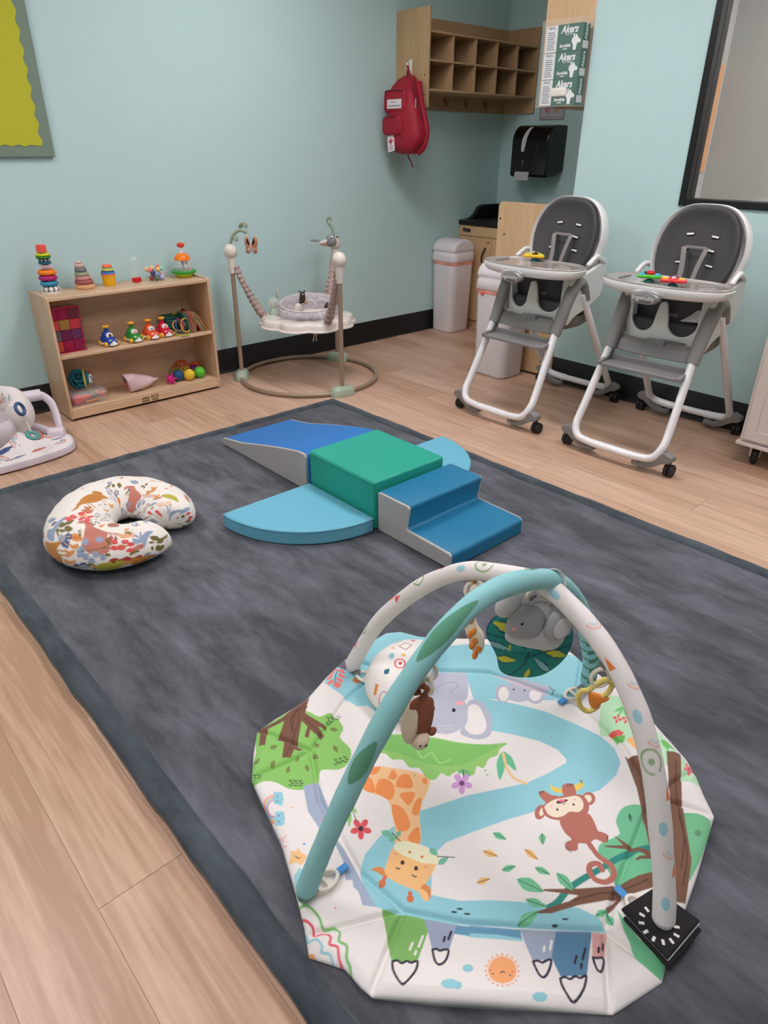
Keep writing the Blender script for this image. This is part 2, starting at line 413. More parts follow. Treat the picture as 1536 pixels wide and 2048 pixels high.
for i in range(NX+1):
    for j in range(NY+1):
        x = RX0+.05+(RX1-RX0-.1)*i/NX; y = RY0+.05+(RY1-RY0-.1)*j/NY
        z = RZ + .0012*math.sin(x*9+y*3)+.001*math.sin(y*13-x*4)
        vs.append((x, y, z))
for i in range(NX):
    for j in range(NY):
        a = i*(NY+1)+j; fs.append((a, a+NY+1, a+NY+2, a+1))
m.add(vs, fs); m.box(RX0+.05, RX1-.05, RY0+.05, RY1-.05, .002, RZ-.004)
m.build('mat_top', vg, rug, smooth=60)
def roll(p, q, name):
    P = []; R = []; k = 60
    for i in range(k+1):
        t = i/k; a = np.array(p)*(1-t)+np.array(q)*t
        w = .0015*math.sin(i*1.7)+.001*math.sin(i*.6+1)
        P.append((a[0]+w, a[1]+w, a[2])); R.append(.0285+.0012*math.sin(i*.9)+.001*math.sin(i*2.3))
    MB().tube(P, R, 14, ab=(.62, 1.15), up=(0, 0, 1)).build(name, vb, rug, smooth=60)
zc = .0225
roll((RX0+.033, RY0+.02, zc), (RX0+.033, RY1-.02, zc), 'side_roll'); roll((RX1-.033, RY0+.02, zc), (RX1-.033, RY1-.02, zc), 'side_roll')
roll((RX0+.02, RY1-.033, zc), (RX1-.02, RY1-.033, zc), 'end_roll'); roll((RX0+.02, RY0+.033, zc), (RX1-.02, RY0+.033, zc), 'end_roll')
ZT = RZ+.001
# ------------------------------------------------------------------ soft climbing blocks
def vinyl(name, c): return mat(name, c, .42, bump=(900, .12), spec=.4)
blue, green, navy, sky, grey = vinyl('vinyl_blue', (46, 120, 196)), vinyl('vinyl_green', (40, 164, 142)), vinyl('vinyl_navy', (36, 120, 160)), vinyl('vinyl_sky', (112, 184, 208)), vinyl('vinyl_grey', (182, 178, 175))
def softblock(prof, a, b, mats, name, parent, bulge=.006):
    """profile (y,z) extruded along x between a and b with softly puffed walls; material 0 = cover, 1 = side panels"""
    k = len(prof); n = 14; vs = []; c = np.mean(prof, axis=0)
    m = MB()
    rings = []
    for i in range(n+1):
        x = a+(b-a)*i/n; t = 1+.0; s = .985+.015*min(1, 6*min(i, n-i)/n)
        rings.append([(x, c[0]+(p[0]-c[0])*s, max(prof_min, c[1]+(p[1]-c[1])*s)) for p in prof])
    m.loft(rings, 0, caps=False)
    o = len(m.v)
    m.add(rings[0], [tuple(range(k-1, -1, -1))], 1); m.add(rings[-1], [tuple(range(k))], 1)
    return m.build(name, mats, parent, smooth=50, bevel=.005, seg=3)
prof_min = ZT
def dens(prof, n=8):
    out = []
    for i in range(len(prof)):
        p = np.array(prof[i]); q = np.array(prof[(i+1) % len(prof)])
        for j in range(n): out.append(tuple(p+(q-p)*j/n))
    return out
def softpart(name, poly, a, b, m, parent, ax='x', bev=.006, puff=0):
    o = MB().prism(poly, a, b, ax).build(name, m, parent, smooth=50, bevel=bev, seg=3)
    return o
BG = 'soft foam climbing blocks'
# ramp (wedge)
t = thing('foam_ramp', 'blue foam wedge ramp with grey sides behind the green cube', 'foam block', (1.70, 2.48, ZT), 0, BG)
hy, ly = -.345, .35
prof = [(hy, 0), (ly-.01, 0), (ly+.004, .02), (ly-.004, .036), (.18, .062), (0, .108), (-.18, .15), (hy+.05, .172), (hy+.01, .172), (hy, .16)]
softpart('cover', prof, -.188, .198, blue, t, bev=.008)
side = [(p[0]*.985, .004+p[1]*.955) for p in prof]
softpart('side_panel', side, -.199, -.186, grey, t, bev=.003); softpart('side_panel', side, .196, .202, grey, t, bev=.003)
# cube
t = thing('foam_cube', 'green foam cube block in the middle of the soft climbing set', 'foam block', (1.683, 1.905, ZT), 0, BG)
softpart('cover', rrect(-.186, .186, -.203, .203, .012, 3), 0, .2, green, t, 'z', bev=.008)
MB().tube([(-.1872, -.2, .192), (-.1872, .2, .192)], .0022, 6).build('piping', green, t)
MB().tube([(-.1872, -.2, .07), (-.1872, .2, .07)], .0012, 6).build('seam', green, t)
# steps
t = thing('foam_steps', 'teal blue foam steps with grey side beside the green cube', 'foam block', (1.705, 1.506, ZT), 0, BG)
prof = [(-.19, 0), (.188, 0), (.19, .163), (.18, .166), (.03, .166), (.02, .158), (.034, .075), (.03, .066), (-.18, .062), (-.19, .054)]
softpart('cover', prof, -.19, .195, navy, t, bev=.009)
side = [(p[0]*.985, .003+p[1]*.965) for p in prof]
softpart('side_panel', side, -.2, -.188, grey, t, bev=.003); softpart('side_panel', side, .193, .199, grey, t, bev=.003)
# quarter circle pads
def pie(cx, cy, sx, label):
    t = thing('foam_quarter_pad', label, 'foam block', (cx, cy, ZT), 0, BG)
    R = .408; pts = [(0, 0)] + [(sx*R*math.cos(a), -R*math.sin(a)) for a in np.linspace(0, math.pi/2, 28)]
    if sx > 0: pts = pts[::-1]
    softpart('cover', pts, 0, .058, sky, t, 'z', bev=.006)
    MB().tube([(p[0]*1.002, p[1]*1.002, .0545) for p in pts], .0016, 6, closed=True).build('piping', sky, t)
pie(1.489, 2.105, -1, 'light blue quarter circle foam pad nearest the patterned pillow')
pie(1.878, 2.105, 1, 'light blue quarter circle foam pad half hidden behind the green cube')
# ------------------------------------------------------------------ nursing pillow with woodland print
ctr = [(.895, 2.175), (.935, 2.25), (.935, 2.345), (.89, 2.435), (.82, 2.475), (.745, 2.47), (.68, 2.42), (.633, 2.345), (.612, 2.26), (.63, 2.175), (.69, 2.118), (.765, 2.108), (.815, 2.13)]
sp = spline(ctr, 60); k = len(sp)
pp = []; rr = []
for i, p in enumerate(sp):
    t = i/(k-1); e = min(t, 1-t)
    r = .092+.030*sstep(0, .35, e); r *= math.sqrt(max(.02, 1-(1-min(1, e/.05))**2))
    pp.append((p[0], p[1], 0)); rr.append(float(r))
m = MB().tube(pp, rr, 170, ab=(.74, 1.0), up=(0, 0, 1))
pil = m.build('nursing_pillow', mat('woodland_cotton', (240, 232, 220), .85, attr=True, bump=(700, .25), sheen=.2), smooth=180, fix=False)
v = verts_np(pil)
zz = v[:, 2]; zz = np.where(zz < 0, zz*.62, zz)
wr = .0022*np.sin(v[:, 0]*60+v[:, 1]*35)*np.sin(v[:, 1]*48)
zz = zz+.055+wr; zz = np.maximum(zz, .001); v[:, 2] = zz+ZT
pil.data.vertices.foreach_set('co', v.ravel()); pil.data.update()
pa = Paint()
from mathutils.bvhtree import BVHTree
from mathutils.kdtree import KDTree
bvh = BVHTree.FromPolygons([tuple(q) for q in v], [tuple(p_.vertices) for p_ in pil.data.polygons if len(p_.vertices) == 4])
kd = KDTree(len(v))
for i_, q in enumerate(v): kd.insert(q, i_)
kd.balance()
plen = np.r_[0, np.cumsum([np.linalg.norm(np.array(sp[i+1])-np.array(sp[i])) for i in range(k-1)])]
puv = np.array([(plen[i], ((j+85) % 170-85)/170*2*math.pi*.095) for i in range(k) for j in range(170)])
class OnPillow:
    """lays a shape on the pillow cloth around the spot its middle falls on"""
    def anchor(self, pts):
        c_ = np.mean(np.array(pts, float), axis=0); x, y = 40+c_[0]/3.84, 920+c_[1]/3.84
        h, nn = bvh.ray_cast(Vector(_C), Vector(ray(x, y)).normalized())[:2]
        if h is None: h, nn = bvh.find_nearest(Vector(at_z(x, y, ZT+.07)))[:2]
        i_ = kd.find(h)[1]; uv0 = puv[i_]; r_ = i_//170
        T_ = np.array(sp[min(r_+3, k-1)])-np.array(sp[max(r_-3, 0)]); T_ = T_/np.linalg.norm(T_); T3 = np.array([T_[0], T_[1], 0]); N3 = np.array(nn); vd = ray(x, y)/np.linalg.norm(ray(x, y))
        if N3 @ vd > 0: N3 = -N3
        if N3 @ vd > -.45: N3 = N3-vd*.45
        N3 = N3/np.linalg.norm(N3); B3 = np.cross(T3, N3); B3 = B3/np.linalg.norm(B3)
        g0 = at_plane(x, y, h, N3)
        def f(p):
            d_ = at_plane(40+p[0]/3.84, 920+p[1]/3.84, h, N3)-g0
            return (uv0[0]+d_ @ T3, uv0[1]+(d_ @ B3))
        return f
onpil = OnPillow()
cpath = np.array([(q[0], q[1]) for q in sp])
PZ = onpil
PZ2 = onpil
OCH, ROSE, SLATE, NAVYP, OLIVE, RED, PEACH, LIME = (196, 128, 52), (196, 122, 106), (148, 162, 186), (74, 84, 132), (116, 104, 48), (222, 88, 84), (226, 150, 84), (186, 176, 58)
rs_ = random.Random(21); PID = lambda p: p
for i in range(150):
    u_, w_ = rs_.uniform(.02, plen[-1]-.02), rs_.uniform(-.26, .26); kind_ = i % 5; a_ = rs_.uniform(0, 6.3)
    if abs(w_) < .12 and u_ < plen[-1]*.9 and rs_.random() < .25: continue
    if kind_ == 0: pa.flower((u_, w_), .011, rs_.choice([SLATE, NAVYP, RED, PEACH]), 6, (230, 190, 110), PID)
    elif kind_ == 1:
        pa.line([(u_, w_), (u_+.03*math.cos(a_), w_+.03*math.sin(a_))], OLIVE, .0014, 0, PID)
        for s_ in (-.7, .7): pa.leaf((u_+.015*math.cos(a_), w_+.015*math.sin(a_)), (u_+.015*math.cos(a_)+.016*math.cos(a_+s_), w_+.015*math.sin(a_)+.016*math.sin(a_+s_)), .009, OLIVE, PID)
    elif kind_ == 2: pa.leaf((u_, w_), (u_+.022*math.cos(a_), w_+.022*math.sin(a_)), .011, rs_.choice([OLIVE, PEACH, OCH]), PID)
    elif kind_ == 3: pa.ell((u_, w_), .006, .005, rs_.choice([RED, PEACH, NAVYP]), 0, 10, PID)
    else: pa.poly([(u_+.02*math.cos(a_), w_+.02*math.sin(a_)), (u_+.012*math.cos(a_+1.2), w_+.012*math.sin(a_+1.2)), (u_+.02*math.cos(a_+3.1), w_+.02*math.sin(a_+3.1)), (u_+.012*math.cos(a_+4.4), w_+.012*math.sin(a_+4.4))], rs_.choice([OCH, SLATE, ROSE]), 3, PID)
def fox(pts, tail=None): pa.poly(pts, OCH, 3, PZ)
fox([(385, 405), (440, 360), (480, 300), (545, 250), (600, 235), (665, 235), (630, 265), (600, 300), (540, 335), (470, 355), (430, 390)])
for a, b in (((600, 290), (650, 330)), ((545, 330), (580, 370)), ((625, 285), (662, 318)), ((525, 335), (560, 380))): pa.line([a, b], OCH, .004, 0, PZ)
for dx, dy in ((0, 0), (330, -285)):
    q = lambda L: [(x+dx, y+dy) for x, y in L]
    pa.poly(q([(410, 495), (440, 470), (520, 475), (550, 510), (600, 540), (640, 575), (620, 610), (590, 680), (550, 705), (490, 695), (465, 650), (490, 600), (500, 540), (480, 495), (430, 500)]), ROSE, 3, PZ)
    for a, b in (((610, 560), (745, 580)), ((600, 545), (740, 568))): pa.line(q([a, b]), ROSE, .004, 0, PZ)
    for (x, y) in ((500, 630), (505, 740), (550, 775), (580, 725), (635, 745), (465, 725), (610, 610), (470, 690)): pa.flower((x+dx, y+dy), 26, SLATE, 7, None, PZ)
    pa.line(q([(500, 715), (560, 700), (620, 680), (680, 690)]), OLIVE, .002, 4, PZ)
    pa.ell((430+dx, 600+dy), 32, 26, PEACH, 0, 20, PZ); pa.ell((430+dx, 600+dy), 16, 12, (214, 120, 50), 0, 12, PZ)
fox([(205, 650), (240, 645), (285, 610), (270, 680), (290, 740), (280, 810), (240, 790), (210, 720)])
for a, b in (((285, 700), (330, 700)), ((285, 725), (328, 728))): pa.line([a, b], OCH, .005, 0, PZ)
for (x, y, r, c) in ((325, 605, 30, SLATE), (375, 588, 26, NAVYP), (355, 645, 28, NAVYP), (690, 245, 28, SLATE), (740, 252, 26, NAVYP), (710, 290, 26, SLATE), (598, 425, 24, NAVYP), (672, 432, 26, NAVYP), (640, 455, 24, SLATE), (432, 823, 30, NAVYP), (505, 425, 58, RED), (1180, 550, 26, SLATE), (1035, 745, 30, SLATE), (685, 610, 20, (150, 50, 70)), (985, 348, 18, (150, 50, 70)), (1012, 368, 16, (150, 50, 70)), (962, 378, 18, (150, 50, 70)), (735, 603, 16, (150, 50, 70)), (700, 597, 16, (150, 50, 70)), (768, 858, 20, (150, 50, 90))):
    pa.flower((x, y), r, c, 6, (230, 190, 110), PZ)
for a, b, w in (((290, 500), (355, 490), 34), ((360, 490), (410, 460), 26), ((345, 525), (398, 530), 38), ((270, 540), (300, 545), 22), ((300, 545), (345, 545), 22), ((285, 555), (292, 585), 16),
                ((1005, 580), (1060, 630), 26), ((990, 630), (1030, 640), 20), ((1070, 605), (1095, 640), 28), ((1080, 650), (1085, 700), 24), ((1050, 650), (1060, 705), 20), ((1010, 655), (1020, 700), 16),
                ((1240, 410), (1265, 460), 42), ((1195, 435), (1225, 460), 28), ((1220, 470), (1235, 520), 32), ((1260, 480), (1262, 540), 36), ((1275, 462), (1315, 488), 36), ((1185, 470), (1195, 505), 20),
                ((310, 810), (345, 780), 26), ((510, 805), (560, 800), 20), ((570, 820), (585, 850), 16), ((665, 210), (700, 195), 16), ((700, 205), (735, 195), 24), ((740, 195), (790, 200), 32), ((665, 600), (690, 660), 22), ((665, 720), (690, 745), 26)):
    pa.leaf(a, b, w, OLIVE, PZ)
for pts in ([(205, 590), (215, 540), (260, 520), (300, 450), (330, 435), (310, 480), (270, 540), (240, 600)], [(880, 590), (920, 600), (960, 555), (1000, 560), (975, 610), (970, 680), (950, 640), (905, 640)], [(1110, 430), (1140, 390), (1200, 375), (1250, 350), (1285, 380), (1220, 400), (1160, 430), (1145, 470), (1125, 440)]):
    pa.poly(pts, SLATE, 3, PZ)
for a, b in (((905, 595), (880, 575)), ((930, 600), (925, 560)), ((1140, 395), (1128, 350)), ((1150, 390), (1152, 345))): pa.line([a, b], SLATE, .006, 0, PZ)
for (x, y, c) in ((660, 380, PEACH), (835, 435, PEACH), (375, 780, PEACH), (380, 700, PEACH), (410, 660, PEACH), (700, 345, PEACH), (765, 350, PEACH), (630, 500, PEACH), (520, 365, (190, 120, 70)), (545, 385, (190, 120, 70)), (500, 385, (190, 120, 70)), (990, 245, PEACH), (1050, 275, PEACH), (1030, 215, PEACH)):
    pa.poly([(x-24, y-14), (x, y-4), (x+22, y-16), (x+14, y+14), (x-6, y+26), (x-18, y+8)], c, 3, PZ)
for (x, y) in ((775, 677), (720, 677), (810, 627), (850, 645), (850, 695), (720, 632), (1055, 398), (1075, 418), (990, 405), (360, 450), (400, 432), (385, 455), (420, 440), (1295, 410), (1310, 440), (1300, 460)):
    pa.ell((x, y), 20, 17, RED, 30, 14, PZ)
pa.line([(705, 665), (760, 640), (840, 650), (900, 700)], (90, 70, 60), .0016, 5, PZ)
pa.line([(990, 415), (1040, 420), (1075, 460)], (90, 70, 60), .0016, 5, PZ)
pa.poly([(745, 765), (770, 740), (790, 755), (815, 735), (840, 755), (870, 740), (888, 770), (855, 805), (815, 815), (775, 800)], (176, 62, 48), 3, PZ2)
pa.poly([(752, 780), (785, 765), (815, 772), (850, 765), (882, 780), (855, 808), (815, 816), (775, 802)], PEACH, 3, PZ2)
pa.poly([(610, 820), (640, 790), (690, 780), (730, 785), (738, 850), (700, 880), (640, 870)], LIME, 3, PZ2); pa.ell((720, 785), 9, 8, (40, 36, 30), 0, 12, PZ2)
pa.poly([(905, 740), (940, 735), (980, 725), (1012, 735), (985, 770), (965, 815), (910, 820)], OCH, 3, PZ2)
pa.poly([(1105, 600), (1180, 595), (1270, 560), (1310, 520), (1300, 560), (1220, 600), (1120, 620)], LIME, 3, PZ2)
pa.poly([(1090, 250), (1150, 245), (1200, 280), (1230, 325), (1190, 315), (1120, 290)], LIME, 3, PZ)
pa.poly([(1075, 500), (1165, 520), (1120, 550), (1090, 540)], OCH, 3, PZ)
for (x, y) in ((570, 480), (590, 490), (560, 500), (540, 465), (575, 460), (600, 350), (640, 345), (930, 205), (960, 190), (945, 215)): pa.leaf((x, y), (x+24, y-10), 12, (70, 78, 70), PZ)
for cx, cy in ((1050, 345), (765, 590)):
    for i in range(7): pa.leaf((cx+i*16, cy-i*2), (cx+i*16+14, cy-22-i*2), 9, PEACH, PZ); pa.leaf((cx+i*16, cy-i*2), (cx+i*16+20, cy+14-i*2), 9, PEACH, PZ)
for c0 in ((815, 235), (445, 545)): pa.line([c0, (c0[0]+10, c0[1]+30), (c0[0]+8, c0[1]+60)], OLIVE, .0016, 3, PZ); [pa.leaf((c0[0]+8, c0[1]+15*i), (c0[0]+28, c0[1]+15*i-14), 7, OLIVE, PZ) for i in range(4)]
for i in range(9): pa.leaf((820+i*20, 490-i*6), (846+i*20, 468-i*5), 9, (176, 120, 80), PZ2)
pa.ell((720, 500), 60, 30, (176, 110, 90), 5, 20, PZ2); pa.poly([(985, 480), (1010, 430), (1035, 440), (1030, 500), (1000, 500)], SLATE, 3, PZ2)
setcol(pil, pa.colors(puv, (240, 233, 224), .0015))
tag(pil, 'curved white nursing pillow with woodland animal print on the grey mat', 'pillow')
# ------------------------------------------------------------------ baby gym: printed quilted mat
ZM = ZT+.014
Z1 = lambda p: (480+p[0]/2.954, 1100+p[1]/2.954)
Z2 = lambda p: (920+p[0]/2.844, 1100+p[1]/2.844)
Z3 = lambda p: (480+p[0]/2.954, 1540+p[1]/2.954)
Z4 = lambda p: (940+p[0]/2.954, 1540+p[1]/2.954)
G = lambda p: tuple(at_z(p[0], p[1], ZM)[:2])
W1 = lambda p: G(Z1(p)); W2 = lambda p: G(Z2(p)); W3 = lambda p: G(Z3(p)); W4 = lambda p: G(Z4(p))
outline = [(513, 1458), (550, 1432), (588, 1410), (612, 1396), (655, 1352), (690, 1322), (735, 1292), (772, 1271), (800, 1268), (835, 1277), (880, 1281), (960, 1284), (1050, 1292), (1130, 1306), (1162, 1330), (1205, 1360), (1255, 1395), (1300, 1432), (1345, 1480), (1376, 1515), (1395, 1550), (1410, 1590), (1429, 1632), (1420, 1665), (1392, 1760), (1362, 1845), (1338, 1908), (1327, 1958), (1275, 1992), (1228, 2023), (1130, 2018), (1000, 2012), (870, 2004), (745, 1990), (722, 1970), (690, 1932), (655, 1920), (617, 1908), (608, 1850), (590, 1780), (563, 1690), (530, 1620), (503, 1560), (506, 1505)]
OW = np.array([G(p) for p in outline]); GC = np.array([.87, .66])
def resample(poly, n):
    q = np.vstack([poly, poly[:1]]); d = np.r_[0, np.cumsum(np.linalg.norm(np.diff(q, axis=0), axis=1))]
    t = np.linspace(0, d[-1], n, endpoint=False); return np.c_[np.interp(t, d, q[:, 0]), np.interp(t, d, q[:, 1])]
NT, NR = 1900, 340
ring = resample(OW, NT)
rad = np.linspace(0, 1, NR+1)[1:]
XY = np.vstack([GC[None], (GC+(ring-GC)[None]*rad[:, None, None]).reshape(-1, 2)])
# height: padding, quilt seams, wrinkles
seams = [[(807, 1821), (930, 1846), (1080, 1857), (1210, 1860)], [(807, 1821), (720, 1745), (640, 1600), (622, 1500)], [(1210, 1860), (1240, 1760), (1305, 1590), (1245, 1490), (1150, 1405)], [(1150, 1405), (980, 1345), (760, 1335)], [(760, 1335), (690, 1400), (622, 1500)],
         [(807, 1821), (740, 1990)], [(807, 1821), (612, 1870)], [(1210, 1860), (1220, 2020)], [(1210, 1860), (1325, 1950)], [(1305, 1590), (1425, 1632)], [(622, 1500), (513, 1458)], [(622, 1500), (505, 1560)], [(1305, 1590), (1390, 1540)], [(760, 1335), (690, 1322)], [(1150, 1405), (1162, 1330)]]
dmin = np.full(len(XY), 9.0)
for sg in seams:
    q = [np.array(G(p)) for p in sg]
    for a, b in zip(q[:-1], q[1:]):
        d = b-a; t = np.clip(((XY-a)@d)/(d@d), 0, 1); dmin = np.minimum(dmin, np.linalg.norm(XY-a-t[:, None]*d, axis=1))
rr_ = np.r_[0, np.repeat(rad, NT)]
edge = (1-rr_)*.47
pad = np.sqrt(np.clip(edge/.02, 0, 1))
nz = np.zeros(len(XY)); rs = np.random.default_rng(3)
for i in range(26):
    a = rs.uniform(0, math.pi); fq = rs.uniform(14, 60); ph = rs.uniform(0, 6.3)
    nz += np.sin(fq*(XY[:, 0]*math.cos(a)+XY[:, 1]*math.sin(a))+ph)/fq*8
wsz = .25+.75*np.exp(-(dmin/.05)**2)
H = .0005+.0145*pad*(1-.62*np.exp(-(dmin/.0065)**2)) + .0011*nz*wsz*pad
ang = np.arctan2(XY[:, 1]-GC[1], XY[:, 0]-GC[0])
H += .016*np.exp(-((rr_-1.0)/.10)**2)*(.5+.5*np.sin(ang*5+1.0))*np.where(rr_ > .6, 1, 0)       # slightly lifted rim
H += .022*np.exp(-((rr_-1.0)/.12)**2)*np.exp(-((ang-.62)/.5)**2)                               # far edge stands up a little
zt = ZT+np.maximum(H, .0006)
zb = np.maximum(ZT+.0004, zt-.016)
n = len(XY)
bot = np.arange(n-NT, n)
V_ = np.vstack([np.c_[XY, zt], np.c_[ring, zb[bot]], [[GC[0], GC[1], ZT+.0003]]])
F_ = []
i0 = np.arange(NT); i1 = (i0+1) % NT
tri = np.c_[np.zeros(NT, int), 1+i0, 1+i1]
quads = []
for k in range(NR-1):
    a = 1+k*NT; quads.append(np.c_[a+i0, a+NT+i0, a+NT+i1, a+i1])
quads.append(np.c_[n-NT+i0, n+i0, n+i1, n-NT+i1])
quads = np.vstack(quads); tri2 = np.c_[np.full(NT, n+NT), n+i1, n+i0]
me = bpy.data.meshes.new('mat_pad')
nv = len(V_); T_ = np.vstack([tri, tri2])
me.vertices.add(nv); me.vertices.foreach_set('co', V_.ravel())
me.loops.add(len(quads)*4+len(T_)*3); me.loops.foreach_set('vertex_index', np.r_[quads.ravel(), T_.ravel()])
me.polygons.add(len(quads)+len(T_))
me.polygons.foreach_set('loop_start', np.r_[np.arange(len(quads))*4, len(quads)*4+np.arange(len(T_))*3])
me.update(calc_edges=True); me.polygons.foreach_set('use_smooth', [True]*len(me.polygons)); me.validate()
gym = thing('baby_gym', 'printed jungle baby play gym with two crossed padded arches on the grey mat', 'play gym')
gmat = bpy.data.objects.new('mat_pad', me); COL.objects.link(gmat); gmat.parent = gym
me.materials.append(mat('printed_cotton', (240, 234, 230), .8, attr=True, bump=(900, .2), sheen=.15))
# ---- the print
p = Paint(W1)
TEAL, WHT, GRN, BRN, ORA, ELE, BLK = (150, 208, 219), (240, 233, 230), (138, 199, 110), (124, 86, 66), (247, 150, 84), (188, 189, 204), (48, 40, 60)
p.poly([(500, 800), (505, 760), (600, 650), (770, 560), (930, 480), (1060, 490), (1180, 530), (1100, 800), (880, 1000), (800, 960), (750, 920), (690, 925), (640, 890), (590, 850)], TEAL)
p.poly([(845, 1293), (885, 1296), (960, 1297), (1160, 1325), (1185, 1345), (1170, 1378), (1135, 1400), (1060, 1402), (973, 1398), (1030, 1408), (1089, 1423), (1148, 1448), (1201, 1473), (1229, 1497), (1241, 1525), (1233, 1550), (1201, 1580), (1150, 1600), (1080, 1620), (1008, 1642), (940, 1667), (893, 1685), (872, 1705), (864, 1740), (862, 1790), (920, 1802), (984, 1801), (1075, 1807), (1157, 1816), (1197, 1834), (1216, 1860), (1041, 1853), (940, 1846), (852, 1838), (805, 1831), (768, 1819), (751, 1814), (730, 1784), (720, 1743), (730, 1709), (761, 1672), (800, 1645), (839, 1623), (937, 1591), (990, 1580), (1054, 1566), (1096, 1547), (1131, 1527), (1133, 1520), (1115, 1500), (1080, 1483), (1020, 1468), (985, 1462), (960, 1440), (930, 1345), (850, 1340)], TEAL, 0, G)
p.poly([(1200, 528), (1500, 540), (1520, 575), (1200, 590)], WHT)
# mountains at the near edge
for pts, c in (([(838, 822), (1085, 872), (1110, 960), (1050, 1132), (960, 1150), (895, 1130)], (130, 182, 100)), ([(1085, 875), (1290, 902), (1235, 1065), (1135, 1065), (1110, 960)], (158, 168, 190))): p.poly(pts, c, 0, W3)
for pts, c in (([(285, 928), (515, 938), (485, 1118), (370, 1130)], (162, 172, 192)), ([(510, 938), (722, 942), (690, 1215), (535, 1225), (482, 1110)], (90, 132, 164)), ([(720, 942), (812, 948), (797, 1105), (724, 1105)], (222, 166, 162)), ([(0, 905), (290, 932), (310, 1012), (150, 992), (0, 985)], (100, 152, 182))): p.poly(pts, c, 0, W4)
p.poly([(1285, 905), (1536, 920), (1536, 985), (1400, 985), (1262, 970)], (100, 152, 182), 0, W3)
p.poly([(1262, 970), (1400, 985), (1536, 975), (1536, 990), (1390, 992)], TEAL, 0, W3); p.poly([(0, 965), (150, 975), (310, 1000), (310, 1014), (0, 990)], TEAL, 0, W4)
for w, pts in ((W3, [(900, 1135), (930, 1130), (955, 1148), (985, 1135), (1010, 1146), (1048, 1138), (1035, 1200), (975, 1275), (945, 1270), (905, 1190), (900, 1135)]), (W3, [(1137, 1066), (1160, 1062), (1180, 1072), (1205, 1066), (1232, 1070), (1215, 1130), (1178, 1158), (1150, 1130), (1137, 1066)]),
               (W4, [(372, 1135), (400, 1128), (425, 1140), (450, 1128), (480, 1125), (465, 1190), (435, 1232), (405, 1210), (372, 1135)]), (W4, [(532, 1238), (560, 1228), (590, 1240), (620, 1222), (650, 1232), (686, 1218), (670, 1300), (625, 1370), (590, 1365), (545, 1290), (532, 1238)]), (W4, [(726, 1106), (750, 1110), (775, 1106), (795, 1108), (785, 1170), (768, 1192), (745, 1165), (726, 1106)])):
    p.poly(pts, WHT, 0, w); p.line(pts, BLK, .0042, 4, w)
for w, a, b, c in ((W3, (1080, 985), (1055, 1048), WHT), (W3, (1020, 1025), (1003, 1065), WHT), (W3, (1040, 1075), (1033, 1095), WHT), (W3, (1248, 958), (1230, 1005), BLK), (W3, (1210, 990), (1203, 1015), BLK), (W4, (482, 1012), (472, 1060), WHT), (W4, (440, 1045), (436, 1070), WHT), (W4, (682, 1055), (665, 1120), BLK), (W4, (630, 1100), (618, 1140), BLK), (W4, (660, 1145), (655, 1172), BLK), (W4, (790, 1016), (784, 1055), BLK), (W4, (762, 1048), (759, 1075), BLK)): p.line([a, b], c, .0042, 0, w)
# sun
for i in range(20):
    a = 2*math.pi*i/20; p.poly([(190+110*math.cos(a), 1195+115*math.sin(a)), (190+92*math.cos(a+.13), 1195+96*math.sin(a+.13)), (190+92*math.cos(a-.13), 1195+96*math.sin(a-.13))], (244, 180, 130), 0, W4)
p.ell((190, 1195), 92, 96, WHT, 0, 40, W4); p.ell((190, 1192), 84, 88, (248, 172, 116), 0, 40, W4)
for q in ((133, 1216), (235, 1222)): p.ell(q, 5, 6, BLK, 0, 10, W4)
p.line([(180, 1207), (192, 1198), (204, 1206)], BLK, .002, 4, W4); p.ell((118, 1190), 9, 8, (242, 140, 110), 0, 10, W4); p.ell((250, 1200), 9, 8, (242, 140, 110), 0, 10, W4)
for w, q, rx, ry in ((W3, (1345, 1180), 32, 26), (W3, (1235, 1285), 50, 32), (W3, (1280, 1295), 30, 26), (W4, (410, 1355), 45, 26), (W4, (0, 1180), 14, 22)): p.ell(q, rx, ry, TEAL, 0, 16, w)
# green meadow, giraffe
p.poly([(700, 20), (730, 0), (840, -20), (1105, 35), (1105, 130), (1075, 190), (1060, 250), (1062, 450), (925, 450), (915, 330), (895, 230), (860, 170), (780, 140), (715, 90)], (250, 200, 148), 3, W3)
for pts in ([(735, 60), (775, 50), (800, 130), (750, 130), (715, 95)], [(820, 60), (880, 60), (915, 115), (890, 180), (830, 150), (800, 130)], [(905, 0), (930, 40), (905, 60), (875, 45)], [(945, 35), (1000, 30), (1020, 105), (940, 105), (920, 90)], [(945, 140), (1035, 135), (1000, 210), (970, 190)], [(895, 210), (970, 235), (1005, 340), (930, 355)], [(1040, 180), (1075, 170), (1055, 265), (1015, 255)], [(1030, 350), (1058, 345), (1060, 440), (990, 410)], [(760, 0), (830, -20), (810, 20), (770, 30)], [(1080, 50), (1105, 50), (1102, 85), (1078, 75)]):
    p.poly(pts, ORA, 3, W3)
p.poly([(795, 1190), (830, 1100), (1000, 1092), (1150, 1110), (1300, 1140), (1450, 1150), (1560, 1140), (1575, 1150), (1535, 1175), (1520, 1215), (1470, 1235), (1440, 1290), (1400, 1280), (1380, 1330), (1320, 1330), (1280, 1310), (1230, 1340), (1190, 1320), (1150, 1360), (1100, 1345), (1060, 1290), (1000, 1285), (960, 1240), (900, 1240), (860, 1205)], (152, 205, 112), 3)
p.poly([(810, 1170), (840, 1105), (1000, 1098), (1300, 1145), (1520, 1155), (1460, 1200), (1400, 1230), (1340, 1260), (1250, 1280), (1150, 1270), (1060, 1250), (960, 1210), (880, 1190)], (132, 196, 104), 3)
p.line([(1050, 1190), (1080, 1230), (1130, 1200), (1180, 1260), (1240, 1240)], (172, 214, 128), .004)
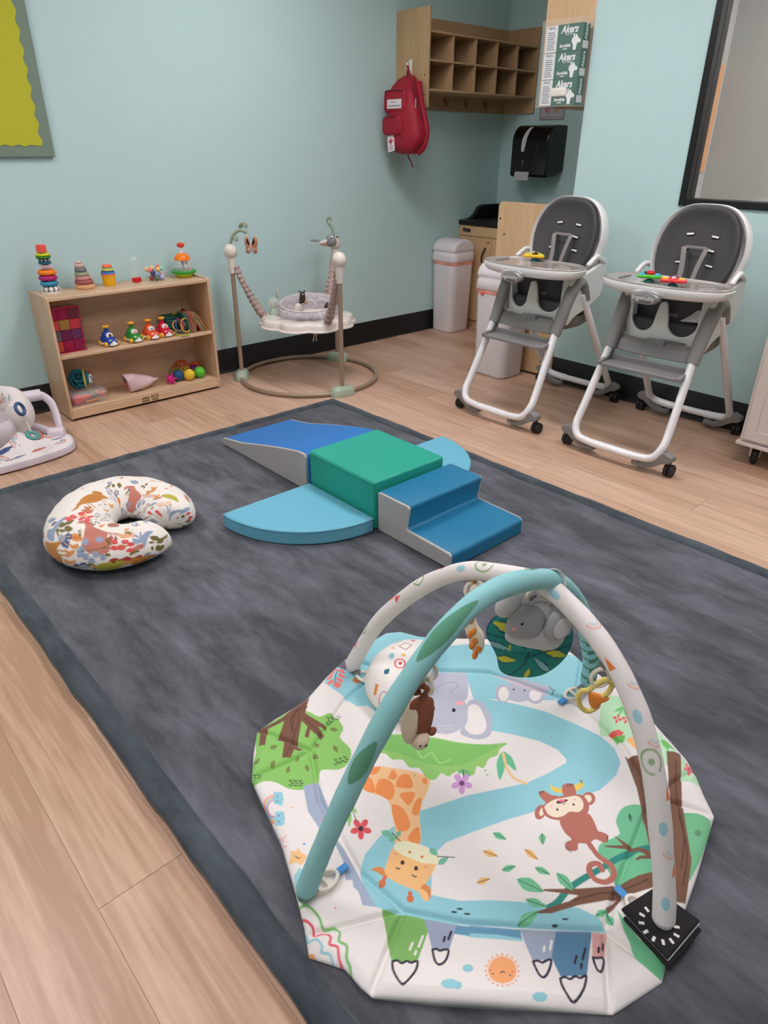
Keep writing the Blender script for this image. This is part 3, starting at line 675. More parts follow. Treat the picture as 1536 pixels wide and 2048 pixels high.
p.poly([(905, 460), (935, 425), (1000, 425), (1090, 450), (1145, 480), (1172, 515), (1160, 562), (1070, 552), (960, 505)], (240, 236, 200), 2, W3)
p.poly([(898, 462), (960, 502), (1070, 550), (1162, 558), (1120, 640), (1060, 722), (930, 672), (848, 622), (870, 540)], (248, 194, 132), 0, W3)
p.poly([(772, 592), (815, 572), (850, 585), (856, 612), (848, 630), (800, 600)], (222, 140, 80), 3, W3); p.poly([(1060, 722), (1085, 675), (1125, 700), (1122, 765), (1090, 772)], (222, 140, 80), 3, W3)
p.poly([(1052, 700), (1100, 720), (1118, 768), (1085, 768)], (250, 196, 136), 3, W3)
for a, b in (((858, 632), (840, 672)), ((1004, 728), (1006, 762))): p.line([a, b], (216, 116, 72), .008, 0, W3); p.ell(b, 22, 22, (216, 116, 72), 0, 16, W3)
for q in ((960, 548), (1040, 582)): p.ell(q, 12, 14, (70, 44, 36), 0, 14, W3)
for q in ((1003, 486), (1075, 514)): p.ell(q, 10, 8, (214, 130, 70), 0, 12, W3)
for q in ((922, 498), (1098, 574)): p.ell(q, 15, 6, (244, 160, 140), 20, 12, W3)
p.line([(922, 578), (932, 586), (945, 582)], (70, 44, 36), .0025, 3, W3); p.line([(1018, 620), (1028, 631), (1042, 630)], (70, 44, 36), .0025, 3, W3)
for a, b, w_ in (((835, 365), (905, 392), 40), ((875, 412), (928, 405), 34), ((925, 395), (950, 358), 30), ((1120, 465), (1168, 505), 40), ((1170, 558), (1230, 518), 38)): p.leaf(a, b, w_, (120, 190, 160), W3)
p.line([(898, 372), (946, 420)], BLK, .002, 0, W3); p.line([(1165, 512), (1268, 518)], BLK, .002, 0, W3)
for q in ((1265, 840), (1298, 822), (1342, 852)): p.ell(q, 20, 6, BLK, 5, 12, W3)
for q in ((562, 884), (502, 918)): p.ell(q, 20, 6, BLK, 0, 12, W4)
# pink flower, red flower
p.flower((1310, 1380), 62, (214, 160, 214), 5, (120, 70, 120)); p.line([(1318, 1300), (1322, 1340)], (60, 60, 50), .0025, 0); p.leaf((1318, 1300), (1285, 1325), 18, (110, 180, 140)); p.leaf((1325, 1298), (1362, 1340), 20, (110, 180, 140))
p.flower((714, 348), 62, (228, 90, 96), 5, (66, 44, 60), W3); p.line([(648, 195), (690, 310)], (70, 90, 70), .002, 0, W3); p.leaf((650, 245), (644, 340), 26, (150, 200, 120), W3); p.leaf((655, 210), (692, 260), 22, (150, 200, 120), W3); p.ell((660, 172), 18, 26, (80, 72, 84), 0, 14, W3)
# elephants
p.poly([(1105, 715), (1330, 712), (1350, 800), (1345, 870), (1320, 900), (1110, 880)], ELE, 0)
p.line([(1175, 860), (1160, 820), (1220, 790), (1275, 785), (1285, 810), (1250, 830), (1260, 865)], (150, 150, 170), .002)
p.ell((1210, 965), 140, 125, ELE, 0, 40); p.poly([(1330, 1010), (1345, 900), (1410, 890), (1460, 940), (1490, 1010), (1480, 1090), (1420, 1120), (1350, 1110), (1300, 1080)], ELE, 4)
p.poly([(1345, 1010), (1350, 925), (1405, 920), (1445, 990), (1455, 1050), (1420, 1090), (1360, 1085), (1328, 1050)], WHT, 4)
for q in ((1142, 938), (1263, 947)): p.ell(q, 11, 12, (30, 28, 32), 0, 14)
for q in ((1112, 893), (1298, 905)): p.ell(q, 28, 13, (246, 178, 186), 0, 14)
for i in range(12): p.ell((1170+(i % 5)*20+8*(i//5), 1040+(i//5)*20), 5, 3, WHT, 20, 8)
p.ell((340, 805), 78, 62, ELE, 0, 30, W2); p.ell((245, 815), 45, 55, ELE, 0, 24, W2); p.ell((430, 822), 55, 55, ELE, 0, 24, W2); p.ell((248, 820), 30, 42, WHT, 0, 20, W2); p.ell((430, 822), 34, 40, WHT, 20, 20, W2)
p.poly([(255, 710), (450, 760), (520, 790), (470, 800), (380, 770), (300, 770)], ELE, 3, W2)
for q in ((306, 792), (367, 797)): p.ell(q, 5, 6, (30, 28, 32), 0, 10, W2)
p.line([(505, 780), (530, 800), (525, 815)], (40, 36, 40), .002, 3, W2); p.line([(545, 800), (530, 800)], (40, 36, 40), .002, 0, W2)
# aloe
p.leaf((240, 1150), (225, 1310), 52, (108, 196, 150), W2); p.leaf((245, 1148), (320, 1258), 44, (108, 196, 150), W2); p.line([(245, 1160), (270, 1250), (310, 1300), (375, 1328)], (246, 206, 150), .007, 6, W2)
# left tree
p.poly([(95, 1060), (200, 1000), (290, 945), (400, 955), (470, 985), (540, 965), (610, 1050), (590, 1110), (655, 1180), (640, 1260), (580, 1300), (480, 1302), (460, 1370), (400, 1412), (300, 1418), (220, 1385), (170, 1380), (65, 1395), (60, 1300), (95, 1200)], (142, 199, 104), 3)
p.poly([(375, 100), (460, 62), (500, 170), (545, 280), (560, 400), (620, 470), (660, 540), (720, 660), (803, 810), (725, 800), (700, 720), (670, 690), (665, 650), (625, 650), (610, 540), (560, 440), (470, 350), (400, 240)], (166, 178, 200), 0, W3)
TB = (122, 82, 62)
p.poly([(412, 868), (385, 965), (500, 1035), (512, 1040), (505, 1055), (460, 1045), (500, 1090), (485, 1115), (440, 1085), (365, 1010), (340, 1150), (382, 1172), (350, 1188), (320, 1180), (300, 1225), (248, 1232), (262, 1135), (212, 1128), (240, 1080), (262, 1010), (165, 1062), (148, 1162), (112, 1160), (120, 1080), (100, 1055), (240, 1000), (300, 935)], TB, 0)
p.poly([(400, 1040), (420, 1050), (405, 1110), (380, 1105)], TB, 0)
for pts in ([(380, 900), (300, 1000), (320, 1100), (270, 1220)], [(400, 930), (330, 960), (300, 1080)], [(250, 990), (180, 1030), (130, 1050)], [(380, 990), (440, 1050), (480, 1090)], [(340, 940), (345, 1010), (300, 1160)]): p.line(pts, (80, 52, 40), .0022)
for x, y, a in ((200, 1170, -20), (338, 1232, -75), (397, 1290, 75), (285, 1300, -80), (455, 1148, 60), (447, 1218, 40), (565, 1178, 60), (100, 1258, -40), (195, 1270, -60), (555, 1063, 10)):
    ca, sa = math.cos(math.radians(a)), math.sin(math.radians(a)); p.leaf((x-24*ca, y-24*sa), (x+24*ca, y+24*sa), 26, (122, 134, 70))
for bx, by, rows in ((310, 1365, 3), (575, 1240, 3), (530, 990, 3), (68, 1335, 3)):
    for i in range(3):
        for j in range(rows): x = bx+i*28+(j % 2)*10-10; y = by+j*14-(i*8 if bx > 500 else 0); p.line([(x-9, y-3), (x, y+4), (x+9, y-2)], (40, 40, 36), .0022, 3)
# red fern
p.line([(600, 725), (570, 745), (560, 800)], BLK, .002, 4)
for i, (x, y) in enumerate(((600, 735), (600, 758), (590, 780), (580, 800), (540, 745), (530, 770), (535, 795), (570, 812), (560, 722))): p.ell((x, y), 22, 9, (244, 126, 122), (-30 if x < 560 else 20), 14)
p.poly([(570, 690), (600, 665), (640, 690), (630, 725), (590, 715)], (110, 96, 112), 3); p.ell((690, 772), 26, 16, (196, 124, 74), 0, 16)
# right side: mint bush, trunks, foliage
p.poly([(830, 840), (900, 850), (990, 900), (1130, 1040), (1250, 1160), (1340, 1260), (1372, 1345), (1250, 1312), (1100, 1150), (870, 1065), (800, 1060), (788, 990), (800, 900)], (188, 228, 188), 0, W2)
p.poly([(845, 1040), (900, 1022), (932, 1040), (910, 1070), (860, 1065)], (232, 96, 96), 0, W2); p.poly([(950, 1080), (1000, 1065), (1050, 1085), (1050, 1150), (1000, 1135)], (250, 190, 120), 3, W2)
for q in ((895, 962), (945, 965), (1005, 1005)): p.flower(q, 26, (232, 96, 104), 4, None, W2)
for a, b in (((880, 925), (925, 900)), ((980, 925), (955, 960)), ((925, 900), (900, 950)), ((950, 955), (925, 905))): p.leaf(a, b, 16, (120, 196, 120), W2)
p.poly([(860, 1060), (940, 1055), (930, 1095), (905, 1085), (900, 1115), (880, 1090)], (112, 190, 96), 0, W2); p.poly([(1140, 1080), (1180, 1090), (1225, 1135), (1190, 1125), (1185, 1145), (1150, 1110)], (112, 190, 96), 0, W2)
p.flower((1305, 1240), 34, (238, 120, 140), 5, (210, 80, 100), W2)
MINT = (116, 196, 150)
p.poly([(1000, 208), (1040, 250), (1095, 420), (1100, 640), (985, 660), (880, 690), (830, 620), (765, 510), (760, 450), (800, 420), (885, 380), (860, 310), (890, 235), (940, 210)], MINT, 2, W4)
p.poly([(1262, 258), (1340, 268), (1420, 310), (1425, 370), (1350, 560), (1292, 680), (1265, 560)], (118, 190, 142), 0, W4)
p.poly([(868, 820), (930, 910), (1000, 1000), (1150, 1100), (1162, 1140), (1140, 1232), (1060, 1185), (980, 1100), (910, 950)], (112, 190, 144), 0, W4)
p.ell((1338, 396), 20, 22, (92, 150, 110), 0, 14, W4); p.leaf((940, 258), (950, 310), 20, (60, 110, 84), W4)
DG = (46, 140, 128)
p.line([(1075, 460), (940, 490), (760, 590), (600, 690), (520, 780), (470, 815)], DG, .0125, 5, W4)
p.poly([(-70, 10), (30, 0), (110, 40), (165, 95), (180, 290), (190, 480), (150, 700), (130, 690), (75, 560), (40, 380), (0, 200), (-40, 90)], BRN, 0, lambda q: W4((q[0]+985, q[1]-90)))
p.poly([(1160, -110), (1245, -100), (1250, 170), (1300, 560), (1285, 690), (1270, 800), (1195, 800), (1190, 560), (1180, 160)], BRN, 0, W4)
p.poly([(1100, 600), (1000, 622), (870, 682), (640, 702), (432, 706), (432, 716), (640, 742), (590, 775), (400, 838), (398, 852), (480, 850), (640, 800), (820, 765), (950, 735), (1110, 690)], BRN, 0, W4)
p.poly([(845, 385), (930, 440), (1060, 480), (1090, 500), (1090, 530), (990, 480), (920, 470), (795, 455), (798, 446), (905, 446)], BRN, 0, W4); p.poly([(975, 530), (1000, 510), (1090, 500), (1095, 530), (1010, 528), (985, 538)], BRN, 0, W4); p.line([(885, 760), (815, 820)], BRN, .008, 0, W4)
for pts in ([(1010, -60), (1040, 60), (1060, 200)], [(960, -50), (1010, 80), (1040, 200), (1085, 400)], [(1215, -50), (1220, 150), (1260, 400), (1240, 600)], [(1230, 250), (1275, 500), (1250, 700)], [(620, 770), (760, 730), (900, 710), (1050, 650)]): p.line(pts, (84, 56, 42), .0028, 6, W4)
for a, b, w_ in (((280, 648), (432, 720), 80), ((512, 612), (612, 712), 58), ((330, 768), (450, 812), 52), ((285, 915), (405, 838), 70), ((742, 860), (818, 825), 44), ((845, 915), (808, 825), 40)):
    p.leaf(a, b, w_, MINT, W4); p.line([a, b], (60, 110, 84), .0018, 0, W4)
LO = (244, 192, 124)
for a, b, c in (((138, 375), (212, 412), MINT), ((425, 375), (430, 440), MINT), ((78, 482), (162, 512), LO), ((325, 472), (400, 530), LO), ((190, 595), (268, 570), MINT), ((385, 578), (470, 618), MINT), ((42, 668), (115, 645), LO)):
    p.leaf(a, b, 42, c, W4); p.line([a, b], (70, 70, 60), .0016, 0, W4)
# monkey
MK, FC = (186, 112, 98), (246, 228, 206)
p.poly([(470, 85), (500, 105), (560, 110), (620, 90), (665, 72), (668, 100), (620, 130), (540, 138), (490, 125)], (240, 206, 92), 2, W4); p.line([(655, 62), (660, 78)], (140, 140, 80), .004, 0, W4)
p.line([(700, 430), (760, 510), (830, 560), (850, 620), (810, 660), (745, 650), (705, 600), (715, 560), (760, 555), (780, 590)], MK, .0115, 6, W4)
p.poly([(405, 130), (440, 125), (480, 150), (520, 158), (480, 210), (445, 190), (415, 160)], MK, 2, W4); p.poly([(545, 90), (600, 82), (618, 100), (625, 160), (555, 160)], MK, 2, W4)
p.ell((415, 250), 32, 45, MK, 20, 20, W4); p.ell((700, 172), 40, 40, MK, 0, 20, W4); p.ell((425, 248), 15, 26, FC, 20, 16, W4); p.ell((695, 172), 24, 24, FC, 0, 16, W4)
p.poly([(430, 220), (480, 170), (580, 150), (660, 150), (700, 200), (695, 255), (640, 290), (560, 300), (480, 290), (440, 265)], MK, 4, W4)
p.poly([(530, 300), (600, 270), (690, 255), (730, 300), (755, 360), (770, 365), (815, 385), (812, 420), (790, 430), (740, 410), (700, 435), (640, 435), (635, 475), (590, 478), (560, 455), (570, 425), (600, 410), (560, 370)], MK, 3, W4)
p.poly([(442, 215), (490, 180), (560, 165), (630, 155), (665, 185), (668, 225), (640, 250), (590, 248), (555, 270), (510, 282), (465, 265), (448, 240)], FC, 4, W4)
p.poly([(510, 188), (530, 178), (575, 176), (572, 188), (540, 198), (515, 200)], (70, 36, 44), 2, W4); p.ell((540, 183), 24, 8, (240, 120, 150), 0, 14, W4)
for q in ((515, 235), (612, 206)): p.ell(q, 7, 7, (30, 26, 30), 0, 10, W4)
for q in ((480, 215), (618, 176)): p.ell(q, 9, 5, (246, 180, 170), 0, 10, W4)
p.line([(545, 203), (555, 206), (562, 200)], (90, 60, 56), .0016, 3, W4)
for x, y in ((412, 130), (422, 126), (432, 124), (578, 85), (590, 82), (602, 84), (812, 395), (812, 410), (570, 458), (582, 468), (596, 474)): p.line([(x, y), (x-2, y+14)], (70, 40, 40), .0016, 0, W4)
# scalloped outlines, rainbow clouds, stars at the left edge
p.line([(330, 815), (380, 800), (430, 830), (470, 880), (495, 935), (560, 925), (590, 960), (585, 1010), (630, 1040), (630, 1110), (650, 1160), (658, 1250)], (136, 192, 118), .005, 5, W3)
p.line([(345, 865), (390, 885), (430, 930), (440, 970), (490, 958), (535, 985), (530, 1030), (575, 1045), (585, 1110), (610, 1170), (622, 1225)], (232, 90, 104), .0045, 5, W3)
p.line([(360, 940), (395, 975), (400, 1005), (450, 1000), (485, 1040), (480, 1070), (530, 1085), (548, 1130)], (160, 206, 216), .0045, 5, W3); p.line([(400, 1080), (430, 1085), (440, 1110)], (240, 170, 100), .005, 3, W3)
for cx, cy in ((228, 185), (238, 310)):
    for dx, dy, r in ((-12, -25, 17), (10, -28, 18), (-12, 25, 17), (10, 26, 18), (-14, 0, 20), (12, 0, 20)): p.ell((cx+dx, cy+dy), r, r, (150, 208, 222), 0, 14, W3)
    for dy in (-14, 20): p.ell((cx-5, cy+dy), 4, 4, (30, 30, 40), 0, 8, W3)
for i, c in enumerate(((244, 150, 130), (240, 190, 120), (150, 200, 220), (220, 140, 180))): p.line([(200, 168+i*11), (150-i*-8, 200+i*6), (140+i*8, 250), (165+i*6, 300-i*4), (205, 330-i*11)], c, .003, 6, W3)
random.seed(4)
for i in range(24): p.ell((212+random.random()*60+i*.6, 405+random.random()*75), 4, 4, (240, 160, 176), 0, 6, W3)
p.poly([(345, 478), (362, 500), (395, 520), (385, 545), (362, 575), (330, 562), (292, 565), (300, 530), (302, 498), (330, 500)], (248, 200, 140), 3, W3); p.line([(330, 528), (342, 540), (355, 532)], (120, 70, 60), .0018, 3, W3)
for dx, dy, r in ((0, 0, 26), (12, -25, 20), (0, 28, 24), (20, 60, 22), (5, 85, 20)): p.ell((345+dx, 640+dy), r, r, (160, 212, 222), 0, 14, W3)
for (x, y, c) in ((380, 448, (100, 150, 210)), (563, 815, (238, 150, 170)), (312, 228, (244, 190, 150)), (490, 295, (240, 130, 120))): p.ell((x, y), 7, 7, c, 0, 8, W3)
for (x, y) in ((1450, 1305), (1460, 1330), (1030, 1335)): p.leaf((x-8, y+6), (x+10, y-8), 8, (150, 200, 110))
setcol(gmat, np.vstack([p.colors(V_[:, :2], WHT, .0015)]))
# ------------------------------------------------------------------ arches
WLp, WRp, TLp, TRp = at_z(700, 1340, ZM+.01), at_z(1328, 1862, ZM+.01), at_z(606, 1795, ZM+.01), at_z(1174, 1372, ZM+.01)
d = ray(1100, 1165); Jp = _C+d*((.565-CAMH)/d[2])
def arch_pts(A, B, tr):
    n = np.cross(B-A, Jp-A); out = [at_plane(x, y, A, n) for x, y in tr]
    return out
wtr = [(700, 1338), (727, 1290), (757, 1245), (800, 1205), (850, 1170), (905, 1147), (950, 1141), (1010, 1148), (1060, 1160), (1105, 1180), (1150, 1222), (1190, 1268), (1225, 1318), (1255, 1375), (1280, 1438), (1300, 1510), (1315, 1600), (1324, 1700), (1329, 1790), (1326, 1858)]
ttr = [(606, 1795), (650, 1685), (690, 1597), (735, 1505), (790, 1405), (850, 1315), (910, 1243), (960, 1198), (1010, 1172), (1060, 1160), (1100, 1160), (1133, 1178), (1153, 1205), (1168, 1240), (1178, 1285), (1181, 1330), (1174, 1370)]
def arch(tr, A, B, base, name, painter):
    P = spline([np.array(q) for q in arch_pts(A, B, tr)], 24)
    L = np.r_[0, np.cumsum([np.linalg.norm(P[i+1]-P[i]) for i in range(len(P)-1)])]
    # even resampling
    t = np.linspace(0, L[-1], 760); PP = np.c_[[np.interp(t, L, [q[k] for q in P]) for k in range(3)]].T
    R = [.0205*(1+.05*math.sin(i*.021)*math.sin(i*.05+1)+.018*math.sin(i*.13)*math.sin(i*.047)) for i in range(len(PP))]
    for i in range(12): R[i] *= .55+.45*(i/11); R[-1-i] *= .55+.45*(i/11)
    n_ = 72
    o = MB().tube([tuple(q) for q in PP], R, n_, up=(0, 0, 1)).build(name, mat('arch_cotton', (235, 230, 228), .8, attr=True, bump=(900, .25), sheen=.15), gym, smooth=180, fix=False)
    uv = np.array([(t[i], ((j+n_//2) % n_-n_//2)/n_*2*math.pi*.0205) for i in range(len(PP)) for j in range(n_)])
    setcol(o, painter(t[-1]).colors(uv, base, .0015)); return PP
def wpaint(L):
    q = Paint(); rs = random.Random(5)
    for x, y, kind in ((.05, -.01, 'rb'), (.10, .005, 'tri'), (.16, .005, 'sp'), (.3, .0, 'or'), (.33, .012, 'tri'), (.36, -.01, 'bl'), (.42, .006, 'sp2'), (.5, -.01, 'tri'), (.56, .012, 'bl'), (.62, 0, 'dot'), (.7, .018, 'tri'), (.74, -.012, 'ring'), (.8, .015, 'bl'), (.88, -.006, 'rb'), (.96, .02, 'or'), (1.0, -.012, 'rb'), (1.06, .012, 'bl'), (1.1, -.01, 'rb'), (1.14, .01, 'ring'), (1.2, -.012, 'or'), (1.26, .006, 'bl'), (1.3, -.008, 'rb'), (1.34, -.012, 'or'), (1.4, .01, 'bl')):
        if kind == 'tri': q.poly([(x-.012, y-.01), (x+.014, y), (x-.008, y+.012)], (224, 96, 112))
        elif kind == 'or': q.poly([(x-.016, y), (x+.012, y-.008), (x+.012, y+.008)], (240, 132, 66))
        elif kind == 'bl': q.ell((x, y), .013, .008, (164, 210, 222))
        elif kind in ('sp', 'sp2'): q.line([(x-.02, y), (x, y+.012), (x+.018, y), (x, y-.012), (x-.01, y)], (150, 178, 140), .004)
        elif kind in ('ring', 'dot'):
            q.line([(x+.022*math.cos(a), y+.018*math.sin(a)) for a in np.linspace(0, 5.6, 12)], (158, 188, 140), .0045); q.ell((x, y), .006, .006, (158, 188, 140))
        elif kind == 'rb':
            for i, c in enumerate(((236, 150, 150), (240, 210, 170), (160, 200, 226))): q.line([(x+(.018-i*.004)*math.cos(a), y+(.018-i*.004)*math.sin(a)) for a in np.linspace(-1.4, 1.4, 9)], c, .002)
    return q
def tpaint(L):
    q = Paint()
    for x, y, l in ((.35, .018, .05), (.34, -.03, .045), (.62, .014, .07), (.85, -.01, .03)): q.leaf((x-l, y-.004), (x+l, y+.006), .034, (92, 154, 126))
    q.leaf((L-.5, -.01), (L-.42, .02), .03, (92, 168, 120))
    for i in range(7): q.poly([(L-.36+i*.05, -.064), (L-.35+i*.05, -.064), (L-.335+i*.05, .064), (L-.36+i*.05, .064)], (70, 130, 110))
    for i in range(4): q.ell((L-.33+i*.08, .01), .012, .01, (236, 170, 100)); q.ell((L-.3+i*.08, -.016), .01, .008, (226, 100, 104))
    q.poly([(-.01, -.064), (.035, -.064), (.015, 0), (.035, .064), (-.01, .064)], (104, 160, 140))
    return q
PWh = arch(wtr, WLp, WRp, (240, 233, 231), 'white_arch', wpaint)
PTe = arch(ttr, TLp, TRp, (146, 206, 210), 'teal_arch', tpaint)
iv, gs, bc = mat('ivory_plastic', (238, 228, 214), .4), mat('grey_webbing', (120, 120, 122), .8), mat('blue_clip', (70, 146, 214), .5)
def link(c, nx, ny, rx=.020, ry=.015, r=.0042, gap=0, parent=None, name='link', m=iv):
    c = Vector(c); nx = Vector(nx).normalized(); ny = Vector(ny); ny = (ny-nx*ny.dot(nx)).normalized()
    P = [c+nx*rx*math.cos(a)+ny*ry*math.sin(a) for a in np.linspace(0.15 if gap else 0, 2*math.pi-(.15 if gap else 0), 28, endpoint=bool(gap))]
    return MB().tube(P, r, 8, closed=not gap).build(name, m, parent or gym, smooth=180)
# foot fastenings: grey tab, ivory link, blue tab sewn to the mat
def foot(P0, out, tgt):
    P0 = Vector(P0); t_ = Vector(tgt)-P0; t_.z = 0; L = t_.length; t_.normalize(); s_ = Vector((-t_.y, t_.x, 0)); z = ZT+.024
    MB().tube([P0+t_*.012+Vector((0, 0, .004)), P0+t_*.03+Vector((0, 0, .002))], .010, 8, ab=(.3, 1.1)).build('strap', gs, gym)
    c = Vector((P0.x, P0.y, z))+t_*.052
    link(c, t_, s_, .028, .017, .0042, 0)
    MB().tube([c-s_*.016, c+s_*.016], .0038, 8).build('link_bar', iv, gym)
    e = Vector((P0.x, P0.y, z-.002))+t_*.092
    MB().tube([e-t_*.016, e+t_*.014], .008, 8, ab=(.35, 1.0)).build('clip', bc, gym)
foot((TLp[0], TLp[1], ZM+.012), 0, at_z(712, 1722, ZM)); foot((WRp[0], WRp[1], ZM+.012), 0, at_z(1228, 1776, ZM)); foot((WLp[0], WLp[1], ZM+.012), 0, at_z(752, 1368, ZM)); foot((TRp[0], TRp[1], ZM+.012), 0, at_z(1135, 1400, ZM))
# crossing strap
jj = Vector(PTe[np.argmin(np.linalg.norm(PTe-Jp, axis=1))]); jw = Vector(PWh[np.argmin(np.linalg.norm(PWh-Jp, axis=1))])
cj = (jj+jw)/2
MB().tube([cj+Vector((.026*math.cos(a)*.8+.0, .026*math.cos(a)*-.6, .034*math.sin(a))) for a in np.linspace(0, 2*math.pi, 24, endpoint=False)], .007, 8, closed=True, ab=(.25, 1.1)).build('crossing_strap', mat('white_webbing', (236, 230, 228), .8), gym)
# ------------------------------------------------------------------ toys hanging from the arches
def nearest(P, x, y):
    best = min(P, key=lambda q: (lambda v: (768+FPX*(v@_r)/(v@_f)-x)**2+(1024-FPX*(v@_u)/(v@_f)-y)**2)(np.array(q)-_C)); return Vector(best)
viewn = Vector((-_f[0], -_f[1], 0)).normalized(); viewr = Vector((_r0[0], _r0[1], 0))
def flatplush(name, outline_, thick, m, parent, c, yawd=0, tilt=0, puff=.6):
    """stuffed flat shape: outline in (u,v) metres around c, facing the room"""
    R = Euler((0, 0, math.radians(yawd))).to_matrix(); Rt = Matrix.Rotation(math.radians(tilt), 3, viewn)
    n_ = (R @ viewn); u_ = Rt @ (R @ viewr); v_ = Rt @ Vector((0, 0, 1)); c = Vector(c)
    O = np.array(spline(outline_, 5, True)); ce = O.mean(0); rings = []
    for s_, h in ((.0, 1), (.4, .93), (.7, .72), (.9, .42), (1.0, 0)):
        rings.append([c+u_*(ce[0]+(q[0]-ce[0])*max(s_, .01))+v_*(ce[1]+(q[1]-ce[1])*max(s_, .01))+n_*thick*h for q in O])
    back = [[c+(p_-c)-n_*2*n_.dot(p_-c) for p_ in rg] for rg in rings[::-1]][1:]
    return MB().loft(rings+back).build(name, m, parent, smooth=180), (c, u_, v_, n_, thick)
def disc(fr_, u, v, r, m, parent, name, h=1.0, ry=None):
    c, u_, v_, n_, th = fr_
    R = Matrix((u_, v_, n_)).transposed()
    return MB().sph(c+u_*u+v_*v+n_*th*h, (r, ry or r, .0016), 14, 8, R=R).build(name, m, parent, smooth=180)
def hang(top, n_links, sz, parent, mlink=iv, strap=True):
    top = Vector(top)-Vector((0, 0, .018)); k = 0
    if strap: MB().tube([top+Vector((0, 0, .006)), top-Vector((0, 0, .016))], .006, 8, ab=(.3, 1)).build('strap', gs, parent)
    z = top.z-.016
    for i in range(n_links):
        d_ = viewr if i % 2 == 0 else (viewr*.5+viewn*.85)
        link((top.x, top.y, z-sz*.8), (0, 0, 1), d_, sz, sz*.8, sz*.2, 0, parent); z -= sz*1.6
    return Vector((top.x, top.y, z))
blk = mat('black_thread', (28, 26, 28), .6); pnk = mat('pink_felt', (236, 170, 170), .8); wfelt = mat('white_felt', (236, 232, 228), .85, bump=(500, .2)); gfelt = mat('grey_felt', (168, 168, 172), .9, bump=(500, .35)); gfelt2 = mat('light_grey_felt', (206, 204, 206), .9, bump=(500, .3))
# elephant
a = Vector(at_plane(1078, 1192, Jp, np.array(viewn)))
t = thing('hanging_elephant', 'grey plush elephant hanging from the crossing of the gym arches', 'toy')
link(a+Vector((0, 0, -.006)), (0, 0, 1), viewr, .024, .024, .005, 0, t)
fr_ = flatplush('body', [(-.052, -.05), (-.058, 0), (-.04, .045), (0, .055), (.035, .04), (.05, .0), (.075, -.02), (.068, -.06), (.02, -.066)], .018, gfelt2, t, a+Vector((0, 0, -.068))+viewr*.004, 10, -14)[1]
o_, f2 = flatplush('head', [(-.045, -.03), (-.045, .015), (-.02, .038), (.015, .034), (.034, .008), (.028, -.034), (-.01, -.044)], .022, gfelt, t, a+Vector((0, 0, -.055))+viewr*-.014+viewn*.010, 10, -14)
flatplush('ear', [(-.028, .0), (-.02, .045), (.008, .05), (.022, .02), (.012, -.02), (-.012, -.024)], .014, gfelt2, t, a+Vector((0, 0, -.022))+viewr*-.062+viewn*.010, 10, -20)
o2, f3 = flatplush('ear', [(-.03, -.02), (-.026, .026), (.004, .04), (.026, .02), (.024, -.024), (0, -.04)], .014, gfelt, t, a+Vector((0, 0, -.055))+viewr*.044+viewn*.020, 10, -10)
disc(f3, 0, 0, .018, gfelt2, t, 'ear_patch', 1.0, .026)
for u in (-.026, .006): disc(f2, u, .004, .0034, blk, t, 'eye', .86)
for u in (-.036, .012): disc(f2, u, -.012, .006, pnk, t, 'cheek', .72)
# leaf mirror
lc = Vector(at_plane(1060, 1305, Jp, np.array(viewn)))+Vector(_f[:2].tolist()+[0])*.05-Vector((0, 0, .012))
t = thing('leaf_mirror', 'round green monstera leaf cushion with yellow stripes hanging under the elephant', 'toy')
lo = [(-.088, .03), (-.07, .075), (-.02, .092), (.03, .08), (.078, .07), (.1, .02), (.09, -.04), (.05, -.085), (0, -.095), (-.045, -.08), (-.062, -.03)]
m_leaf = mat('leaf_print', (30, 130, 124), .85, attr=True, bump=(600, .3))
O = np.array(spline(lo, 16, True)); nO = len(O); rg = []; uvl = []
fcv = [(s_, math.sqrt(max(0, 1-s_**3))) for s_ in np.linspace(.004, 1, 44)]
n_ = viewn; u_ = viewr; v_ = Vector((0, 0, 1))
for s_, h in fcv: rg.append([lc+u_*q[0]*s_+v_*q[1]*s_+n_*.012*h for q in O]); uvl += [(q[0]*s_, q[1]*s_) for q in O]
for s_, h in ((.96, .35), (.7, .8), (.3, 1)): rg.append([lc+u_*q[0]*s_+v_*q[1]*s_-n_*.012*h for q in O]); uvl += [(q[0]*s_, q[1]*s_) for q in O]
q = Paint(); DN, YL, LT = (32, 84, 110), (214, 214, 70), (140, 196, 196)
q.poly([(x*.97, y*.97) for x, y in O], (34, 138, 128))
for a_, b_, c_, w_ in (((-.075, .062), (-.01, .03), YL, .02), ((-.06, -.035), (-.02, -.038), YL, .018), ((.09, -.03), (.03, -.005), YL, .018), ((.008, -.095), (.012, -.06), YL, .012), ((-.09, .01), (-.03, -.01), LT, .014), ((.06, -.075), (.02, -.03), LT, .014), ((.095, .035), (.045, .03), LT, .014)):
    q.leaf(a_, b_, w_*1.5, DN); q.leaf(a_, b_, w_, c_)
q.line([(.008, .08), (.008, .0), (-.002, -.05), (-.03, -.085)], DN, .004); q.poly([(-.035, -.012), (.015, -.012), (.015, .006), (-.035, .006)], (60, 160, 160)); q.poly([(-.038, -.012), (-.034, -.012), (-.034, .006), (-.038, .006)], YL)
q.line([(-.085, .03), (-.04, .02), (0, -.005)], DN, .004); q.line([(.095, .0), (.05, -.01), (0, -.03)], DN, .004)
o = MB().loft(rg).build('leaf_cushion', m_leaf, t, smooth=180, fix=False); setcol(o, q.colors(np.array(uvl), DN))
cc = nearest(PTe, 1120, 1165)
MB().tube([lc+Vector((0, 0, .085)), lc+Vector((0, 0, .12)), (lc+cc)/2+Vector((0, 0, .06)), cc-Vector((0, 0, .018))], .004, 8).build('hanging_cord', gs, t)
